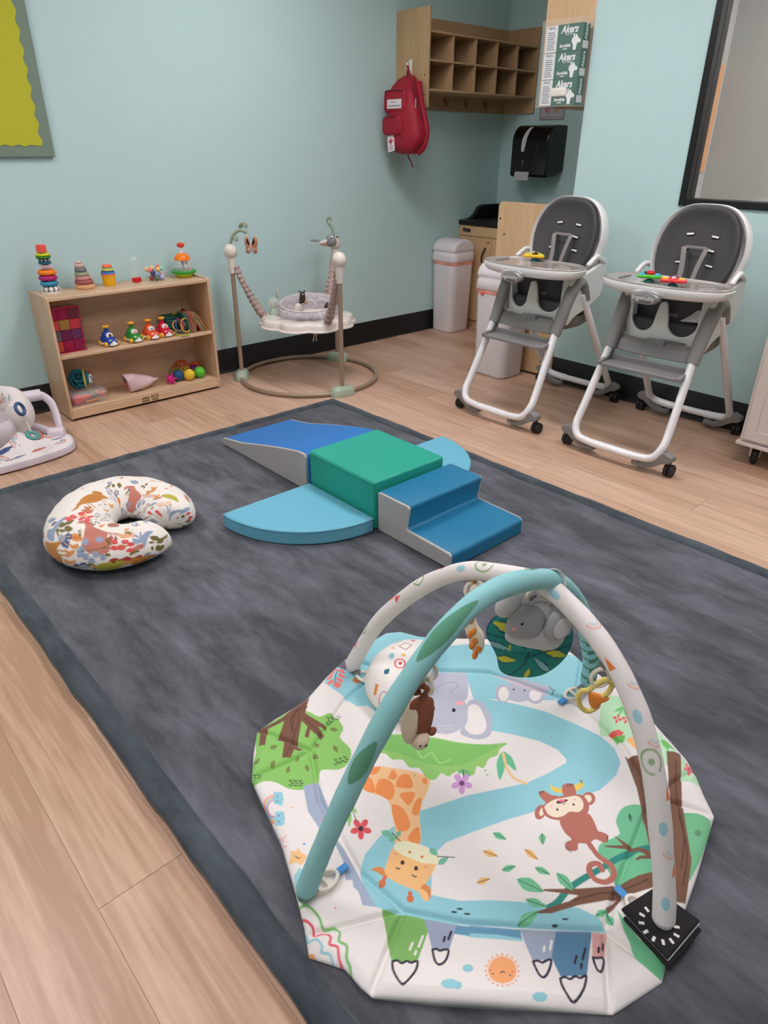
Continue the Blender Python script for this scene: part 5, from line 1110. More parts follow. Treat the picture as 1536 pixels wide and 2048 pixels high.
# clear box with toys inside
t = thing('clear_box', 'clear lidded plastic box of small orange and green toys on the bottom shelf', 'box', (1.215, 3.80, ZB2), .04)
cb = mat('box_clear', (236, 226, 230), .06, alpha=.22)
m = MB(); m.loft([[(x*s_, y*s_, z_) for x, y in rrect(-.095, .095, -.065, .065, .015)] for z_, s_ in ((0, .93), (.002, .95), (.048, 1.0))], caps=True); m.build('tub', cb, t, smooth=40)
m = MB(); m.loft([[(x*s_, y*s_, z_) for x, y in rrect(-.098, .098, -.068, .068, .016)] for z_, s_ in ((.048, 1.0), (.054, 1.01), (.066, .93), (.068, .9))], caps=True); m.build('lid', mat('lid_clear', (236, 232, 236), .1, alpha=.25), t, smooth=40)
for (nm_, c, pth, r_) in (('fish_orange', (246, 100, 50), [(-.07, -.035, .035), (-.03, -.045, .04), (.01, -.04, .04)], [.012, .015, .008]), ('cup_crimson', (196, 40, 60), [(-.06, -.03, .005), (-.06, -.03, .03)], [.022, .026]), ('bar_amber', (236, 150, 60), [(-.02, -.045, .012), (.05, -.048, .016)], [.006, .005]), ('bar_lime', (160, 180, 60), [(.0, -.03, .01), (.06, -.04, .008)], [.005, .006]), ('fig_green', (130, 160, 50), [(.02, 0, .04), (.045, .01, .045)], [.012, .007]), ('fig_amber', (240, 150, 80), [(.05, -.01, .042), (.062, -.008, .043)], [.011, .010]), ('fig_coral', (236, 110, 80), [(.07, -.05, .03), (.075, -.04, .042)], [.012, .011])):
    x = thing('small_toy', {'fish_orange': 'orange plastic fish toy inside the clear box', 'cup_crimson': 'crimson toy cup inside the clear box', 'bar_amber': 'amber toy stick inside the clear box', 'bar_lime': 'lime toy stick inside the clear box', 'fig_green': 'green toy figure inside the clear box', 'fig_amber': 'amber round toy inside the clear box', 'fig_coral': 'coral toy piece at the corner inside the clear box'}[nm_], 'toy', (1.215, 3.80, ZB2), .04, 'toys in the clear box')
    MB().tube(pth, r_, 12).build('body', P(nm_, c), x, smooth=60, bevel=.002)
    MB().sph(pth[-1], r_[-1]*1.1, 10, 8).build('tip', P(nm_+'_tip', tuple(min(255, int(v_*1.1+10)) for v_ in c)), x, smooth=180)
# pink mesh bag
t = thing('gauze_bag', 'white and pink gauze bag slumped open on the bottom shelf', 'bag', (1.52, 3.80, ZB2))
rgs = []
for i, (x, w, h, zc_) in enumerate(((-.075, .032, .040, .062), (-.068, .040, .052, .055), (-.04, .046, .055, .052), (0, .044, .045, .045), (.04, .036, .036, .040), (.075, .024, .024, .038), (.1, .012, .009, .040), (.115, .008, .005, .046))):
    rgs.append([(x+.012*math.sin(a)-.02*(i < 2)*math.sin(a), w*math.cos(a)*(1+.08*math.sin(5*a+i)), max(.002, zc_+h*math.sin(a)*(1+.07*math.cos(4*a+i*1.7)))) for a in np.linspace(0, 2*math.pi, 28, endpoint=False)])
MB().loft(rgs, caps=False).build('bag_cloth', mat('gauze', (226, 196, 200), .8, var=(14, .12), bump=(300, .5)), t, smooth=180).modifiers.new('s', 'SOLIDIFY').thickness = .002
MB().sph((-.045, -.002, .04), (.03, .03, .032), 14, 10).build('content', P('terracotta', (206, 100, 80)), t, smooth=180)
MB().sph((.045, -.012, .045), (.03, .016, .018), 14, 10).build('content', P('rose_content', (232, 170, 178)), t, smooth=180)
# balls
def ball_(x, y, r_, c, label, nm, bumpy=True):
    o = MB().sph((0, 0, 0), r_, 24, 16).build('textured_ball', mat('ball_'+nm, c, .45, bump=(160, .6) if bumpy else None), smooth=180, loc=(x, y, ZB2+r_))
    tag(o, label, 'ball', 'sensory balls on the bottom shelf')
ball_(1.775, 3.815, .034, (30, 84, 134), 'blue textured ball on the bottom shelf', 'blue'); ball_(1.833, 3.782, .034, (236, 200, 60), 'yellow textured ball on the bottom shelf', 'yellow'); ball_(1.907, 3.79, .034, (92, 196, 50), 'lime green textured ball on the bottom shelf', 'lime'); ball_(1.935, 3.905, .034, (226, 96, 26), 'orange textured ball at the back of the bottom shelf', 'orange')
def spiky(x, y, r_, n_, ln, c, label, nm, wob=.0):
    t = thing('spiky_ball', label, 'ball', (x, y, ZB2+r_+ln*.55), 0, 'sensory balls on the bottom shelf'); m_ = P('spk_'+nm, c, .5)
    MB().sph((0, 0, 0), r_, 18, 12).build('core', m_, t, smooth=180)
    ga = math.pi*(3-math.sqrt(5))
    for i in range(n_):
        z_ = 1-2*(i+.5)/n_; rr__ = math.sqrt(1-z_*z_); d_ = Vector((math.cos(ga*i)*rr__, math.sin(ga*i)*rr__, z_))
        w_ = r_*(.34 if n_ < 20 else .14)
        MB().tube([d_*r_*.75, d_*(r_+ln*.7), d_*(r_+ln)], [w_, w_*.6, w_*.42], 8).build('spike', m_, t, smooth=60)
spiky(1.715, 3.785, .020, 13, .016, (214, 24, 132), 'magenta star shaped spiky ball on the bottom shelf', 'magenta'); spiky(1.905, 3.855, .030, 60, .006, (110, 20, 110), 'purple spiky ball behind the green ball', 'purple')
t = thing('openwork_ball', 'openwork ball of coloured rings at the back of the bottom shelf', 'ball', (1.84, 3.885, ZB2+.052), .3, 'sensory balls on the bottom shelf')
ico = bmesh.new(); bmesh.ops.create_icosphere(ico, subdivisions=2, radius=.046); dirs = [v.co.copy() for v in ico.verts]; ico.free()
for i, d_ in enumerate(dirs[:42]):
    m = MB(); torus(m, (0, 0, 0), .0125, .0026, 1, 18); c = [(206, 180, 50), (196, 90, 50), (150, 140, 60)][0 if d_.z < .005 else (1 if d_.z > .02 else 2)]
    o = m.build('ring', P('obal_%d%d%d' % c, c), t, smooth=180, loc=d_); o.rotation_euler = d_.to_track_quat('Z', 'Y').to_euler()
# ------------------------------------------------------------------ baby jumper
JC = np.array([2.553, 3.54]); JR = .433
t = thing('baby_jumper', 'baby jumper with white cloud tray hung from three poles on a ring base', 'baby jumper', (JC[0], JC[1], 0))
tan, sage, ivory = mat('tan_steel', (164, 142, 122), .35, metal=.2), mat('sage_plastic', (168, 184, 162), .3, coat=.3), mat('cream_plastic', (228, 218, 208), .3, coat=.3)
mauve = mat('mauve_fabric', (182, 160, 152), .85, bump=(120, .6)); blkp = mat('black_plastic', (22, 22, 24), .4)
legs = [np.array([2.204, 3.797])-JC, np.array([2.48, 3.113])-JC, np.array([2.939, 3.735])-JC]
legs = [l/np.linalg.norm(l)*JR for l in legs]
MB().tube([(JR*math.cos(a), JR*math.sin(a), .018) for a in np.linspace(0, 2*math.pi, 80, endpoint=False)], .0125, 12, closed=True).build('base_ring', tan, t, smooth=180)
TZ = .395; TR = .30
for i, l in enumerate(legs):
    a = math.atan2(l[1], l[0]); d_ = Vector((math.cos(a), math.sin(a), 0)); s_ = Vector((-d_.y, d_.x, 0)); b = Vector((l[0], l[1], 0))
    Rm = Matrix((d_, s_, Vector((0, 0, 1)))).transposed()
    rg = []
    for z_, sx, sy in ((0, .045, .078), (.012, .045, .08), (.035, .042, .076), (.05, .034, .064), (.058, .02, .04)):
        rg.append([b+Rm @ Vector((x, y, z_)) for x, y in supere(sx, sy, 3, 28)])
    f = MB().loft(rg).build('foot', sage, t, smooth=50, bevel=.002)
    for q in (-.06, .06): MB().sph(b+s_*q+d_*.028+Vector((0, 0, .008)), .009, 10, 8).build('rubber_stud', ivory, f, smooth=180)
    top = .715
    MB().tube([b+Vector((0, 0, .045)), b+Vector((0, 0, top))], .0135, 14).build('pole', tan, t, smooth=60)
    MB().lathe([(.018, top-.065), (.0215, top-.03), (.024, top+.0), (.022, top+.03), (.0, top+.04)], 20, b, sc=(1, 1)).build('sleeve', ivory, t, smooth=60)
    cp = MB().sph(b+Vector((0, 0, top+.058)), (.040, .040, .043), 24, 16).build('pole_cap', ivory, t, smooth=180)
    MB().sph(b-d_*0+Vector((-.75*.036, -.62*.036, top+.055)), (.004, .004, .004), 8, 6).build('screw_hole', blkp, cp)
    # gathered fabric strap from the sleeve to the tray
    p0 = b-d_*.022+Vector((0, 0, top-.03)); p1 = Vector((l[0], l[1], 0)).normalized()*(TR-.03)+Vector((0, 0, TZ+.005))
    P_ = []; R_ = []; k = 90; rs = random.Random(i)
    for j in range(k+1):
        u = j/k; q = p0.lerp(p1, u); sag = -.03*math.sin(math.pi*u)
        q = q+d_*(-sag*.4)+s_*(.004*math.sin(j*.8+i)); P_.append(q); R_.append((.015+.012*u**2)*(1+.2*math.sin(j*1.55)+.10*math.sin(j*.7+2))*(1 if u < .93 else .75))
    MB().tube(P_, R_, 14, ab=(1, 1.15)).build('strap', mauve, t, smooth=180)
    MB().tube([p0+Vector((0, 0, .006))+d_*.004, p0-d_*.006], .008, 8).build('strap_clip', blkp, t)
# cloud tray
def cloud(r0, n=160, amp=.035, k=9):
    o = []
    for i in range(n):
        a = 2*math.pi*i/n; f = abs(math.sin(a*k/2+.4))**.7; o.append(((r0-amp+amp*f)*math.cos(a), (r0-amp+amp*f)*math.sin(a)))
    return o
oc_ = cloud(TR); rg = []
for s_, z_ in ((.80, -.058), (.97, -.05), (1.03, -.046), (1.03, -.040), (.985, -.036), (.975, -.01), (.955, -.001), (.90, .004), (.70, .002), (.55, .0), (.53, -.01)):
    rg.append([(x*s_, y*s_, TZ+z_) for x, y in oc_])
MB().loft(rg, caps=False).build('tray', mat('tray_white', (236, 224, 216), .22, coat=.5), t, smooth=60)
# fabric seat
rg = []
for r_, z_ in ((.165, -.005), (.168, .02), (.155, .055), (.148, .066), (.140, .06), (.135, .02), (.11, -.05), (.06, -.085), (.0001, -.09)):
    rg.append([(r_*math.cos(a)*1.16+.035, r_*math.sin(a)*1.16+.035, TZ+z_+.026*math.cos(a-.8)*(z_ > 0)) for a in np.linspace(0, 2*math.pi, 48, endpoint=False)])
MB().loft(rg, caps=False).build('seat', mat('leaf_fabric', (196, 188, 194), .85, var=(70, .25), bump=(200, .4)), t, smooth=180)
m = MB(); torus(m, (0, 0, 0), .172, .004, 1, 50); m.build('seat_trim', mat('white_trim', (232, 222, 218), .6), t, smooth=180, loc=(.035, .035, TZ+.068), rot=(.10, -.10, 0))
MB().sph((.0, .0, TZ-.06), (.11, .11, .026), 20, 10).build('seat_base', mat('mauve_fabric', (182, 160, 152), .85), t, smooth=180)
for q in ((.0, .0), (.016, .006)):
    MB().tube(spline([(.03-q[0], -.05, TZ-.075), (.028-q[0], -.055, TZ-.11), (.026-q[0]*1.6, -.05, TZ-.155)], 5), .005, 8, ab=(.4, 1)).build('tie_cord', ivory, t)
TP = lambda x, y, z=TZ: np.array(at_z(x, y, z))-np.array([JC[0], JC[1], 0])
# tray toys: parts fixed to the tray
b = Vector(TP(552, 628)); toy = MB().loft([[(b.x+x*s_, b.y+y*s_, TZ+z_) for x, y in supere(.05, .034, 2.4, 28)] for z_, s_ in ((.0, 1), (.012, 1), (.03, .72), (.045, .6))]).build('bunny_stand', sage, t, smooth=60)
MB().sph(b+Vector((-.012, 0, .068)), .036, 22, 14).build('bead_globe', mat('globe_clear', (236, 236, 230), .03, alpha=.28), toy, smooth=180)
for i in range(9): MB().sph(b+Vector((-.012+.016*math.cos(i*2.1), .016*math.sin(i*2.1), .056+.01*math.sin(i*1.3))), .006, 8, 6).build('bead', mat('bead_gold', (196, 176, 140), .3), toy, smooth=180)
MB().tube([b+Vector((.018, .0, .095)), b+Vector((.02, 0, .118)), b+Vector((.018, 0, .138)), b+Vector((.012, 0, .158))], [.009, .011, .012, .002], 12, ab=(.6, 1)).build('bunny_ear', mat('bunny_cream', (206, 196, 172), .5), toy, smooth=180)
b = Vector(TP(605, 602, TZ+.06)); br = mat('bear_brown', (66, 44, 38), .5)
bear = MB().tube([b+Vector((0, 0, -.01)), b+Vector((0, 0, .01)), b+Vector((.002, 0, .035)), b+Vector((0, 0, .05)), b+Vector((0, 0, .058))], [.018, .021, .017, .016, .006], 14).build('bear_toy', br, t, smooth=180)
for q in (-.012, .012): MB().sph(b+Vector((q, -q*.8, .06)), .006, 10, 8).build('ear', br, bear, smooth=180)
for q in (-.022, .008): MB().sph(b+Vector((q, -.02-q*.6, -.004)), (.012, .010, .012), 12, 8).build('paw', br if q < 0 else mat('paw_tan', (186, 160, 120), .6), bear, smooth=180)
MB().sph(b+Vector((-.006, -.015, .044)), (.006, .004, .005), 8, 6).build('muzzle', ivory, bear, smooth=180)
b = Vector(TP(597, 625)); MB().loft([[(b.x+x*s_, b.y+y*.5*s_, TZ+z_) for x, y in supere(.03, .03, 2, 24)] for z_, s_ in ((.0, 1), (.02, 1.05), (.045, .8), (.056, .4))]).build('sheep_toy', mat('sheep_white', (230, 220, 210), .8, bump=(120, .8)), t, smooth=180)
for cx, r_ in ((620, .045), (645, .05)):
    b = Vector(TP(cx, 620)); P_ = [b+Vector((r_*math.cos(a)*.77, -r_*math.cos(a)*.6, .012+r_*1.1*math.sin(a))) for a in np.linspace(0, math.pi, 20)]
    MB().tube(P_, .004, 8).build('leaf_arch', mat('white_trim', (232, 222, 218), .6), t, smooth=180)
b = Vector(TP(655, 622)); MB().tube([b+Vector((0, 0, .0)), b+Vector((-.004, 0, .03)), b+Vector((.002, 0, .055))], [.014, .018, .004], 12).build('squirrel_toy', br, t, smooth=180)
# overhead toys on stalks
L0 = Vector((legs[0][0], legs[0][1], .80))
sg = mat('sage_stalk', (148, 158, 136), .5)
st = [L0, L0+viewr*.012+Vector((0, 0, .04)), L0+viewr*.035+Vector((0, 0, .075)), L0+viewr*.07+Vector((0, 0, .09)), L0+viewr*.105+Vector((0, 0, .075))]
o = MB().tube(spline(st, 8), .009, 10).build('toy_stalk', sg, t, smooth=180)
for (u, z_, sx) in ((.075, .118, -1), (.1, .118, 1), (.038, .045, 1)): MB().sph(L0+viewr*u+Vector((0, 0, z_)), (.015, .007, .019), 14, 10, R=Matrix.Rotation(sx*.5, 3, viewn)).build('leaf', sg, o, smooth=180)
bf = L0+viewr*.125+Vector((0, 0, .012)); MB().tube([bf+Vector((0, 0, .06))-viewr*.012, bf+Vector((0, 0, .02))], .0025, 6).build('cord', mat('cord_beige', (200, 190, 184), .8), o)
orf, dbr = mat('butterfly_orange', (198, 134, 98), .8), mat('butterfly_brown', (62, 38, 32), .8)
for sx, w_ in ((-1, .026), (1, .032)):
    f = flatplush('butterfly_wing', [(0, -.01), (sx*w_*.5, .042), (sx*w_*1.1, .04), (sx*w_*1.3, .01), (sx*w_*.9, -.016), (sx*w_*1.1, -.04), (sx*w_*.4, -.05), (0, -.03)], .012, orf, t, bf+viewr*sx*.006, -30*sx, 0)[0]
    flatplush('wing_patch', [(sx*.003, -.004), (sx*w_*.45, .036), (sx*w_*.98, .034), (sx*w_*1.12, .008), (sx*.012, -.010)], .0138, dbr, f, bf+viewr*sx*.006, -30*sx, 0)
    flatplush('wing_patch', [(sx*.004, -.012), (sx*w_*.8, -.012), (sx*w_*.8, -.035), (sx*.01, -.04)], .0135, mat('wing_grey', (198, 196, 192), .8), f, bf+viewr*sx*.006, -30*sx, 0)
flatplush('butterfly_body', [(-.006, .02), (.006, .02), (.006, -.03), (0, -.045), (-.006, -.03)], .014, mat('body_beige', (222, 204, 196), .8), t, bf, 0, 0)
B0 = Vector((legs[2][0], legs[2][1], .80))
o = MB().tube(spline([B0, B0-viewr*.01+Vector((0, 0, .05)), B0-viewr*.026+Vector((0, 0, .085)), B0-viewr*.04+Vector((0, 0, .09))], 8), .007, 10).build('toy_stalk', sg, t, smooth=180)
for (u, z_, sx) in ((-.04, .115, -1), (-.022, .118, 1), (-.034, .085, 1)): MB().sph(B0+viewr*u+Vector((0, 0, z_)), (.009, .007, .017), 14, 10, R=Matrix.Rotation(sx*.5, 3, viewn)).build('leaf', sg, o, smooth=180)
bd = B0-viewr*.03+Vector((0, 0, -.012))+viewn*.045; gb = mat('bird_grey', (142, 146, 146), .8, bump=(300, .3))
MB().tube(spline([bd+viewr*.04+Vector((0, 0, .022)), bd+viewr*.03+Vector((0, 0, .018)), bd+viewr*.008+Vector((0, 0, .002)), bd-viewr*.03-Vector((0, 0, .01)), bd-viewr*.075+Vector((0, 0, .002)), bd-viewr*.12+Vector((0, 0, .006))], 6), [.008, .015, .02, .024, .026, .028, .029, .031, .034, .036, .037, .037, .036, .034, .032, .029, .025, .021, .017, .013, .011, .009, .008, .007, .007, .007, .007, .007, .007, .006, .004], 16).build('bird_body', gb, t, smooth=180)
be = MB().lathe([(.006, 0), (.003, .012), (0, .016)], 10, bd+viewr*.047+Vector((0, 0, .024)), R=faceR(viewr)).build('bird_beak', blkp, t, smooth=60)
MB().sph(bd+viewr*.018+Vector((0, 0, .022))+viewn*.022, (.012, .012, .012), 14, 10).build('bird_eye', mat('eye_white', (236, 232, 228), .5), t, smooth=180); MB().sph(bd+viewr*.018+Vector((0, 0, .022))+viewn*.031, .006, 10, 8).build('bird_pupil', blkp, t, smooth=180)
flatplush('bird_wing', [(.0, .012), (-.02, .012), (-.06, -.01), (-.03, -.016), (-.002, -.006)], .008, mat('wing_white', (224, 214, 210), .8), t, bd+viewn*.034-viewr*.012, 0, 0)
flatplush('bird_belly', [(.0, -.018), (-.02, -.012), (-.056, -.012), (-.03, -.026), (-.006, -.028)], .008, mat('belly_orange', (196, 130, 106), .8), t, bd+viewn*.028-viewr*.008, 0, 0)
# ------------------------------------------------------------------ high chairs
hw, hg, hd = mat('chair_white', (236, 234, 232), .35, coat=.2), mat('chair_grey', (134, 132, 130), .55), mat('chair_pad', (68, 66, 68), .55, bump=(350, .15))
hwl, hblk, hst = mat('chair_tube', (240, 238, 240), .25, coat=.4), mat('caster_black', (34, 33, 34), .5), mat('strap_grey', (140, 134, 132), .8)
hs = mat('chair_shell', (222, 222, 218), .45)
def highchair(loc, rz, label):
    t = thing('high_chair', label, 'high chair', loc, rz, 'high chairs by the wall')
    for s_ in (-1, 1):
        MB().tube(spline([(-.195, s_*.198, .56), (-.36, s_*.222, .21), (-.408, s_*.222, .125), (-.430, s_*.192, .078), (-.436, s_*.13, .066), (-.437, s_*.09, .065)], 8), .0215, 14, ab=(1, .85)).build('leg', hwl, t, smooth=60)
        MB().tube(spline([(-.05, s_*.215, .66), (.30, s_*.222, .17), (.345, s_*.222, .105), (.368, s_*.195, .075), (.374, s_*.13, .066), (.375, s_*.09, .065)], 8), .0205, 14, ab=(1, .85)).build('leg', hwl, t, smooth=60)
        # grey hub sleeve over the apex
        P_ = spline([(-.232, s_*.202, .475), (-.20, s_*.203, .55), (-.155, s_*.208, .65), (-.115, s_*.212, .71), (-.075, s_*.215, .72), (-.045, s_*.217, .69), (-.012, s_*.218, .63)], 7)
        n_ = len(P_); MB().tube(P_, [.030+.006*math.sin(math.pi*i/(n_-1))-.006*(i/(n_-1)) for i in range(n_)], 16, ab=(1, .8), up=(0, 1, 0)).build('hub_sleeve', hg, t, smooth=60)
        for xx, sg_ in ((-.40, -1), (.355, 1)):
            prof = [(s_*.10, .046), (s_*.14, .040), (s_*.20, .066), (s_*.225, .10), (s_*.245, .12), (s_*.262, .112), (s_*.285, .105), (s_*.29, .085), (s_*.27, .07), (s_*.245, .065), (s_*.2, .034), (s_*.16, .02), (s_*.10, .022)]
            br_ = MB().prism(prof, xx-.022-.012*(sg_ < 0), xx+.022-.012*(sg_ < 0), 'x').build('caster_bracket', hg, t, bevel=.005, seg=3)
            cx = xx+(.0 if sg_ < 0 else .0)
            for q in (-.011, .011): MB().lathe([(0, -.009), (.026, -.009), (.029, -.005), (.029, .005), (.026, .009), (0, .009)], 22, (cx+.01, s_*.268+q, .0292), R=Euler((math.pi/2, 0, 0)).to_matrix()).build('wheel', hblk, br_, smooth=50)
            MB().tube([(cx, s_*.268, .045), (cx, s_*.268, .075)], .008, 10).build('caster_stem', hblk, br_)
    MB().tube([(-.437, -.10, .065), (-.437, .10, .065)], .0215, 14, ab=(.85, 1)).build('crossbar', hwl, t, smooth=60); MB().tube([(.375, -.10, .065), (.375, .10, .065)], .0205, 14, ab=(.85, 1)).build('crossbar', hwl, t, smooth=60)
    # front panel between the hubs
    rg = []
    for i in range(21):
        y = -.205+.41*i/20; c = math.cos((i-10)/10*1.2); rg.append([(-.22+.0-.008*c, y, .475-.004*c), (-.205-.008*c, y, .470-.004*c), (-.165, y, .525), (-.175, y, .55-.02*c), (-.205, y, .53-.015*c)])
    MB().loft(rg).build('front_panel', hg, t, smooth=60, bevel=.003)
    # footrest
    fr = MB().prism(rrect(-.325, -.225, -.192, .192, .012), .408, .424).build('footrest', hg, t, bevel=.004, smooth=40)
    MB().box(-.232, -.222, -.19, .19, .408, .45).build('footrest_lip', hg, fr, bevel=.004)
    for s_ in (-1, 1):
        MB().prism([(-.325, .408), (-.22, .408), (-.2, .49), (-.225, .495), (-.26, .44), (-.325, .43)], s_*.196-.010, s_*.196+.010, 'y').build('footrest_bracket', hg, fr, bevel=.004)
    # seat front with two leg openings
    def arc(cy, cz, ry, rz_, a0, a1, k=9): return [(cy+ry*math.cos(math.radians(a0+(a1-a0)*i/k)), cz+rz_*math.sin(math.radians(a0+(a1-a0)*i/k))) for i in range(k+1)]
    fp = [(-.198, .735), (-.194, .60), (-.178, .555), (-.168, .522), (-.155, .508), (0, .502), (.155, .508), (.168, .522), (.178, .555), (.194, .60), (.198, .735), (.160, .735)]
    fp += [(.158, .65)] + arc(.095, .628, .063, .062, 0, -180) + [(.030, .645)] + arc(0, .69, .020, .022, 10, 170, 6) + [(-.030, .645)] + arc(-.095, .628, .063, .062, 0, -180)[0:] + [(-.158, .65), (-.160, .735)]
    m = MB().prism(fp, -.185, -.165, 'x'); o = m.build('seat_front', hs, t, bevel=.005, seg=3, smooth=40)
    for v in o.data.vertices: v.co.x += 1.2*(v.co.y**2)*1.0
    # seat tub: sides, pan and rear
    for s_ in (-1, 1):
        prof = [(-.15, .51), (-.10, .545), (.03, .585), (.12, .63), (.15, .70), (.145, .80), (.12, .825), (.09, .80), (.02, .775), (-.15, .735)]
        MB().prism(prof, s_*.205-.012, s_*.205+.012, 'y').build('seat_side', hs, t, bevel=.008, seg=3, smooth=40)
    MB().loft([[(x, y, z_) for x, y in supere(.155*s2, .19*s2, 4, 28, -.005, 0)] for z_, s2 in ((.468, .72), (.474, .85), (.50, .98), (.54, 1.0))]).build('seat_base', hg, t, smooth=50)
    MB().loft([[(x, y, z_) for x, y in supere(.145*s2, .185*s2, 4, 28, -.01, 0)] for z_, s2 in ((.545, .98), (.60, 1.0), (.615, .97), (.62, .9))]).build('seat_pad', hd, t, smooth=50)
    rg = [[(-.138+1.2*(u*.165)**2+.05*(1-w_)**2, u*.165, .535+.195*w_) for u in np.linspace(-1, 1, 13)]+[(-.118+1.2*(u*.165)**2+.05*(1-w_)**2, u*.165, .535+.195*w_) for u in np.linspace(1, -1, 13)] for w_ in np.linspace(0, 1, 8)]
    MB().loft(rg).build('leg_cushion', hd, t, smooth=60)
    MB().box(-.20, -.18, -.045, .045, .495, .545).build('latch', hg, t, bevel=.008, seg=3)
    # backrest, leaning back
    RB = Euler((0, math.radians(13), 0)).to_matrix(); cb_ = Vector((.075, 0, .905))
    def egg(wt, wm, wb, h0, h1, n_=56):
        o = []
        for i in range(n_):
            a = 2*math.pi*i/n_; zz = math.sin(a); yy = math.cos(a)
            zz = math.copysign(abs(zz)**.72, zz); yy = math.copysign(abs(yy)**.62, yy)
            z_ = zz*h1 if zz > 0 else zz*h0; w = wm+(wt-wm)*max(0, zz)**1.5 if zz > 0 else wm+(wb-wm)*(-zz)**1.2
            o.append((yy*w, z_))
        return o
    E1 = egg(.18, .222, .20, .20, .205); cy_ = 0
    rg = [[cb_+RB @ Vector((x, q[0]*s2, q[1]*s2)) for q in E1] for x, s2 in ((.075, .55), (.072, .8), (.055, .95), (.03, 1.0), (0, 1.0), (-.02, .985), (-.028, .965), (-.02, .93), (.0, .90), (.01, .7))]
    MB().loft(rg).build('backrest_shell', hw, t, smooth=60)
    E2 = egg(.158, .187, .17, .20, .19)
    rg = []
    for s2, x in ((1.0, -.006), (1.0, -.024), (.985, -.032), (.95, -.034), (.86, -.026), (.7, -.016), (.45, -.012), (.2, -.011), (.02, -.011)):
        rg.append([cb_+RB @ Vector((x-.018*max(0, abs(q[0])*s2/.185-.55), q[0]*s2, q[1]*s2)) for q in E2])
    MB().loft(rg).build('backrest_pad', hd, t, smooth=60)
    for i_, (yy, zz) in enumerate(((.055, .07), (-.062, .065), (.06, .01), (-.06, .005), (.072, -.055), (-.072, -.06))):
        sgn = 1 if yy > 0 else -1; Rs = RB @ Matrix.Rotation(sgn*-.12+math.pi/2, 3, 'X')
        c_ = cb_+RB @ Vector((-.007, yy, zz))
        MB().tube([c_+Rs @ Vector((0, 0, -.017)), c_+Rs @ Vector((0, 0, .017))], .0145, 12, ab=(.75, .75)).build('slot_rim', mat('slot_dark', (40, 39, 41), .6), t)
        MB().tube([c_+RB @ Vector((-.0055, 0, 0))+Rs @ Vector((0, 0, -.016)), c_+RB @ Vector((-.0055, 0, 0))+Rs @ Vector((0, 0, .016))], .0095, 12, ab=(.6, .8)).build('slot', hw, t)
    for s_ in (-1, 1):
        pts = [cb_+RB @ Vector((-.03, s_*.052, .012)), cb_+RB @ Vector((-.05, s_*.05, .0)), cb_+RB @ Vector((-.055, s_*.035, -.08)), cb_+RB @ Vector((-.06, s_*.03, -.16)), Vector((-.02, s_*.03, .70)), Vector((-.06, s_*.025, .645))]
        MB().tube(spline(pts, 6), .0115, 8, ab=(1.0, .14), up=(0, 1, 0)).build('harness_strap', hst, t, smooth=60)
    MB().tube([cb_+RB @ Vector((-.045, -.05, .01)), cb_+RB @ Vector((-.045, .05, .01))], .007, 8, ab=(1, .2)).build('harness_strap', hst, t)
    MB().box(-.13, -.11, -.05, -.01, .64, .66).build('buckle', mat('buckle_grey', (120, 118, 118), .5), t, bevel=.004)
    MB().tube([(-.12, -.03, .65), (-.06, -.12, .64)], .010, 8, ab=(.3, 1)).build('harness_strap', hst, t); MB().tube([(-.12, -.02, .65), (-.08, .10, .66)], .010, 8, ab=(.3, 1)).build('harness_strap', hst, t)
    # tray
    def trayo(a, b, n_=2.5, cx=-.205, k=64):
        o = []
        for i in range(k):
            u = 2*math.pi*i/k; c, s3 = math.cos(u), math.sin(u)
            x = a*math.copysign(abs(c)**(2/n_), c); y = b*math.copysign(abs(s3)**(2/n_), s3)
            if x < 0: x *= 1.0+.12*math.cos(y/b*1.5)
            else: x *= 1.05+.25*abs(y/b)
            o.append((cx+x, y))
        return o
    rg = []
    for z_, s2 in ((.752, .86), (.757, .93), (.772, .985), (.792, 1.0), (.797, .985)):
        rg.append([(-.205+(x+.205)*s2, y*s2, z_+.0) for x, y in trayo(.125, .292)])
    tr = MB().loft(rg).build('tray', hw, t, smooth=50)
    gt = mat('tray_insert', (158, 152, 146), .2, coat=.5); rg = []
    for z_, s2 in ((.797, .99), (.803, .985), (.806, .965), (.804, .945), (.793+.006, .93), (.7985, .9), (.7985, .02)):
        rg.append([(-.205+(x+.205)*s2, y*s2, z_) for x, y in trayo(.125, .292)])
    ti = MB().loft(rg).build('tray_insert', gt, t, smooth=50)
    m = MB(); torus(m, (-.215, -.185, .8), .042, .004, 1, 36); m.build('cup_ring', gt, ti, smooth=180)
    MB().box(-.265, -.15, .196, .2, .7985, .806).build('divider', gt, ti, bevel=.001)
    bz = MB().sph((-.352, .01, .750), (.022, .07, .029), 28, 14).build('badge', mat('badge_grey', (122, 121, 120), .4), t, smooth=180)
    MB().lathe([(.062, 0), (.066, .003), (.062, .006)], 32, (-.362, .01, .750), R=faceR((-1, 0, 0)), sc=(.98, .40)).build('badge_rim', mat('badge_rim', (170, 166, 162), .3, metal=.6), bz, smooth=60)
    text('ingenuity', .027, mat('badge_letters', (214, 212, 210), .5), bz, (-.3755, .010, .751), faceR((-1, 0, .0)), sx=1.05, bold=.0006)
    rg = [[(-.305+d_, y, .747-.0+(.012 if d_ > 0 else 0)) for y in ()] for d_ in ()]
    MB().sph((-.290, .01, .770), (.058, .14, .022), 24, 10).build('tray_nose', hw, tr, smooth=180)
    # rear handle loop behind the tray
    MB().tube(spline([(.12, -.212, .80), (.03, -.222, .835), (-.05, -.225, .80)], 8), .012, 10).build('armrest', hw, t, smooth=180); MB().tube(spline([(.12, .212, .80), (.03, .222, .835), (-.05, .225, .80)], 8), .012, 10).build('armrest', hw, t, smooth=180)
    return t
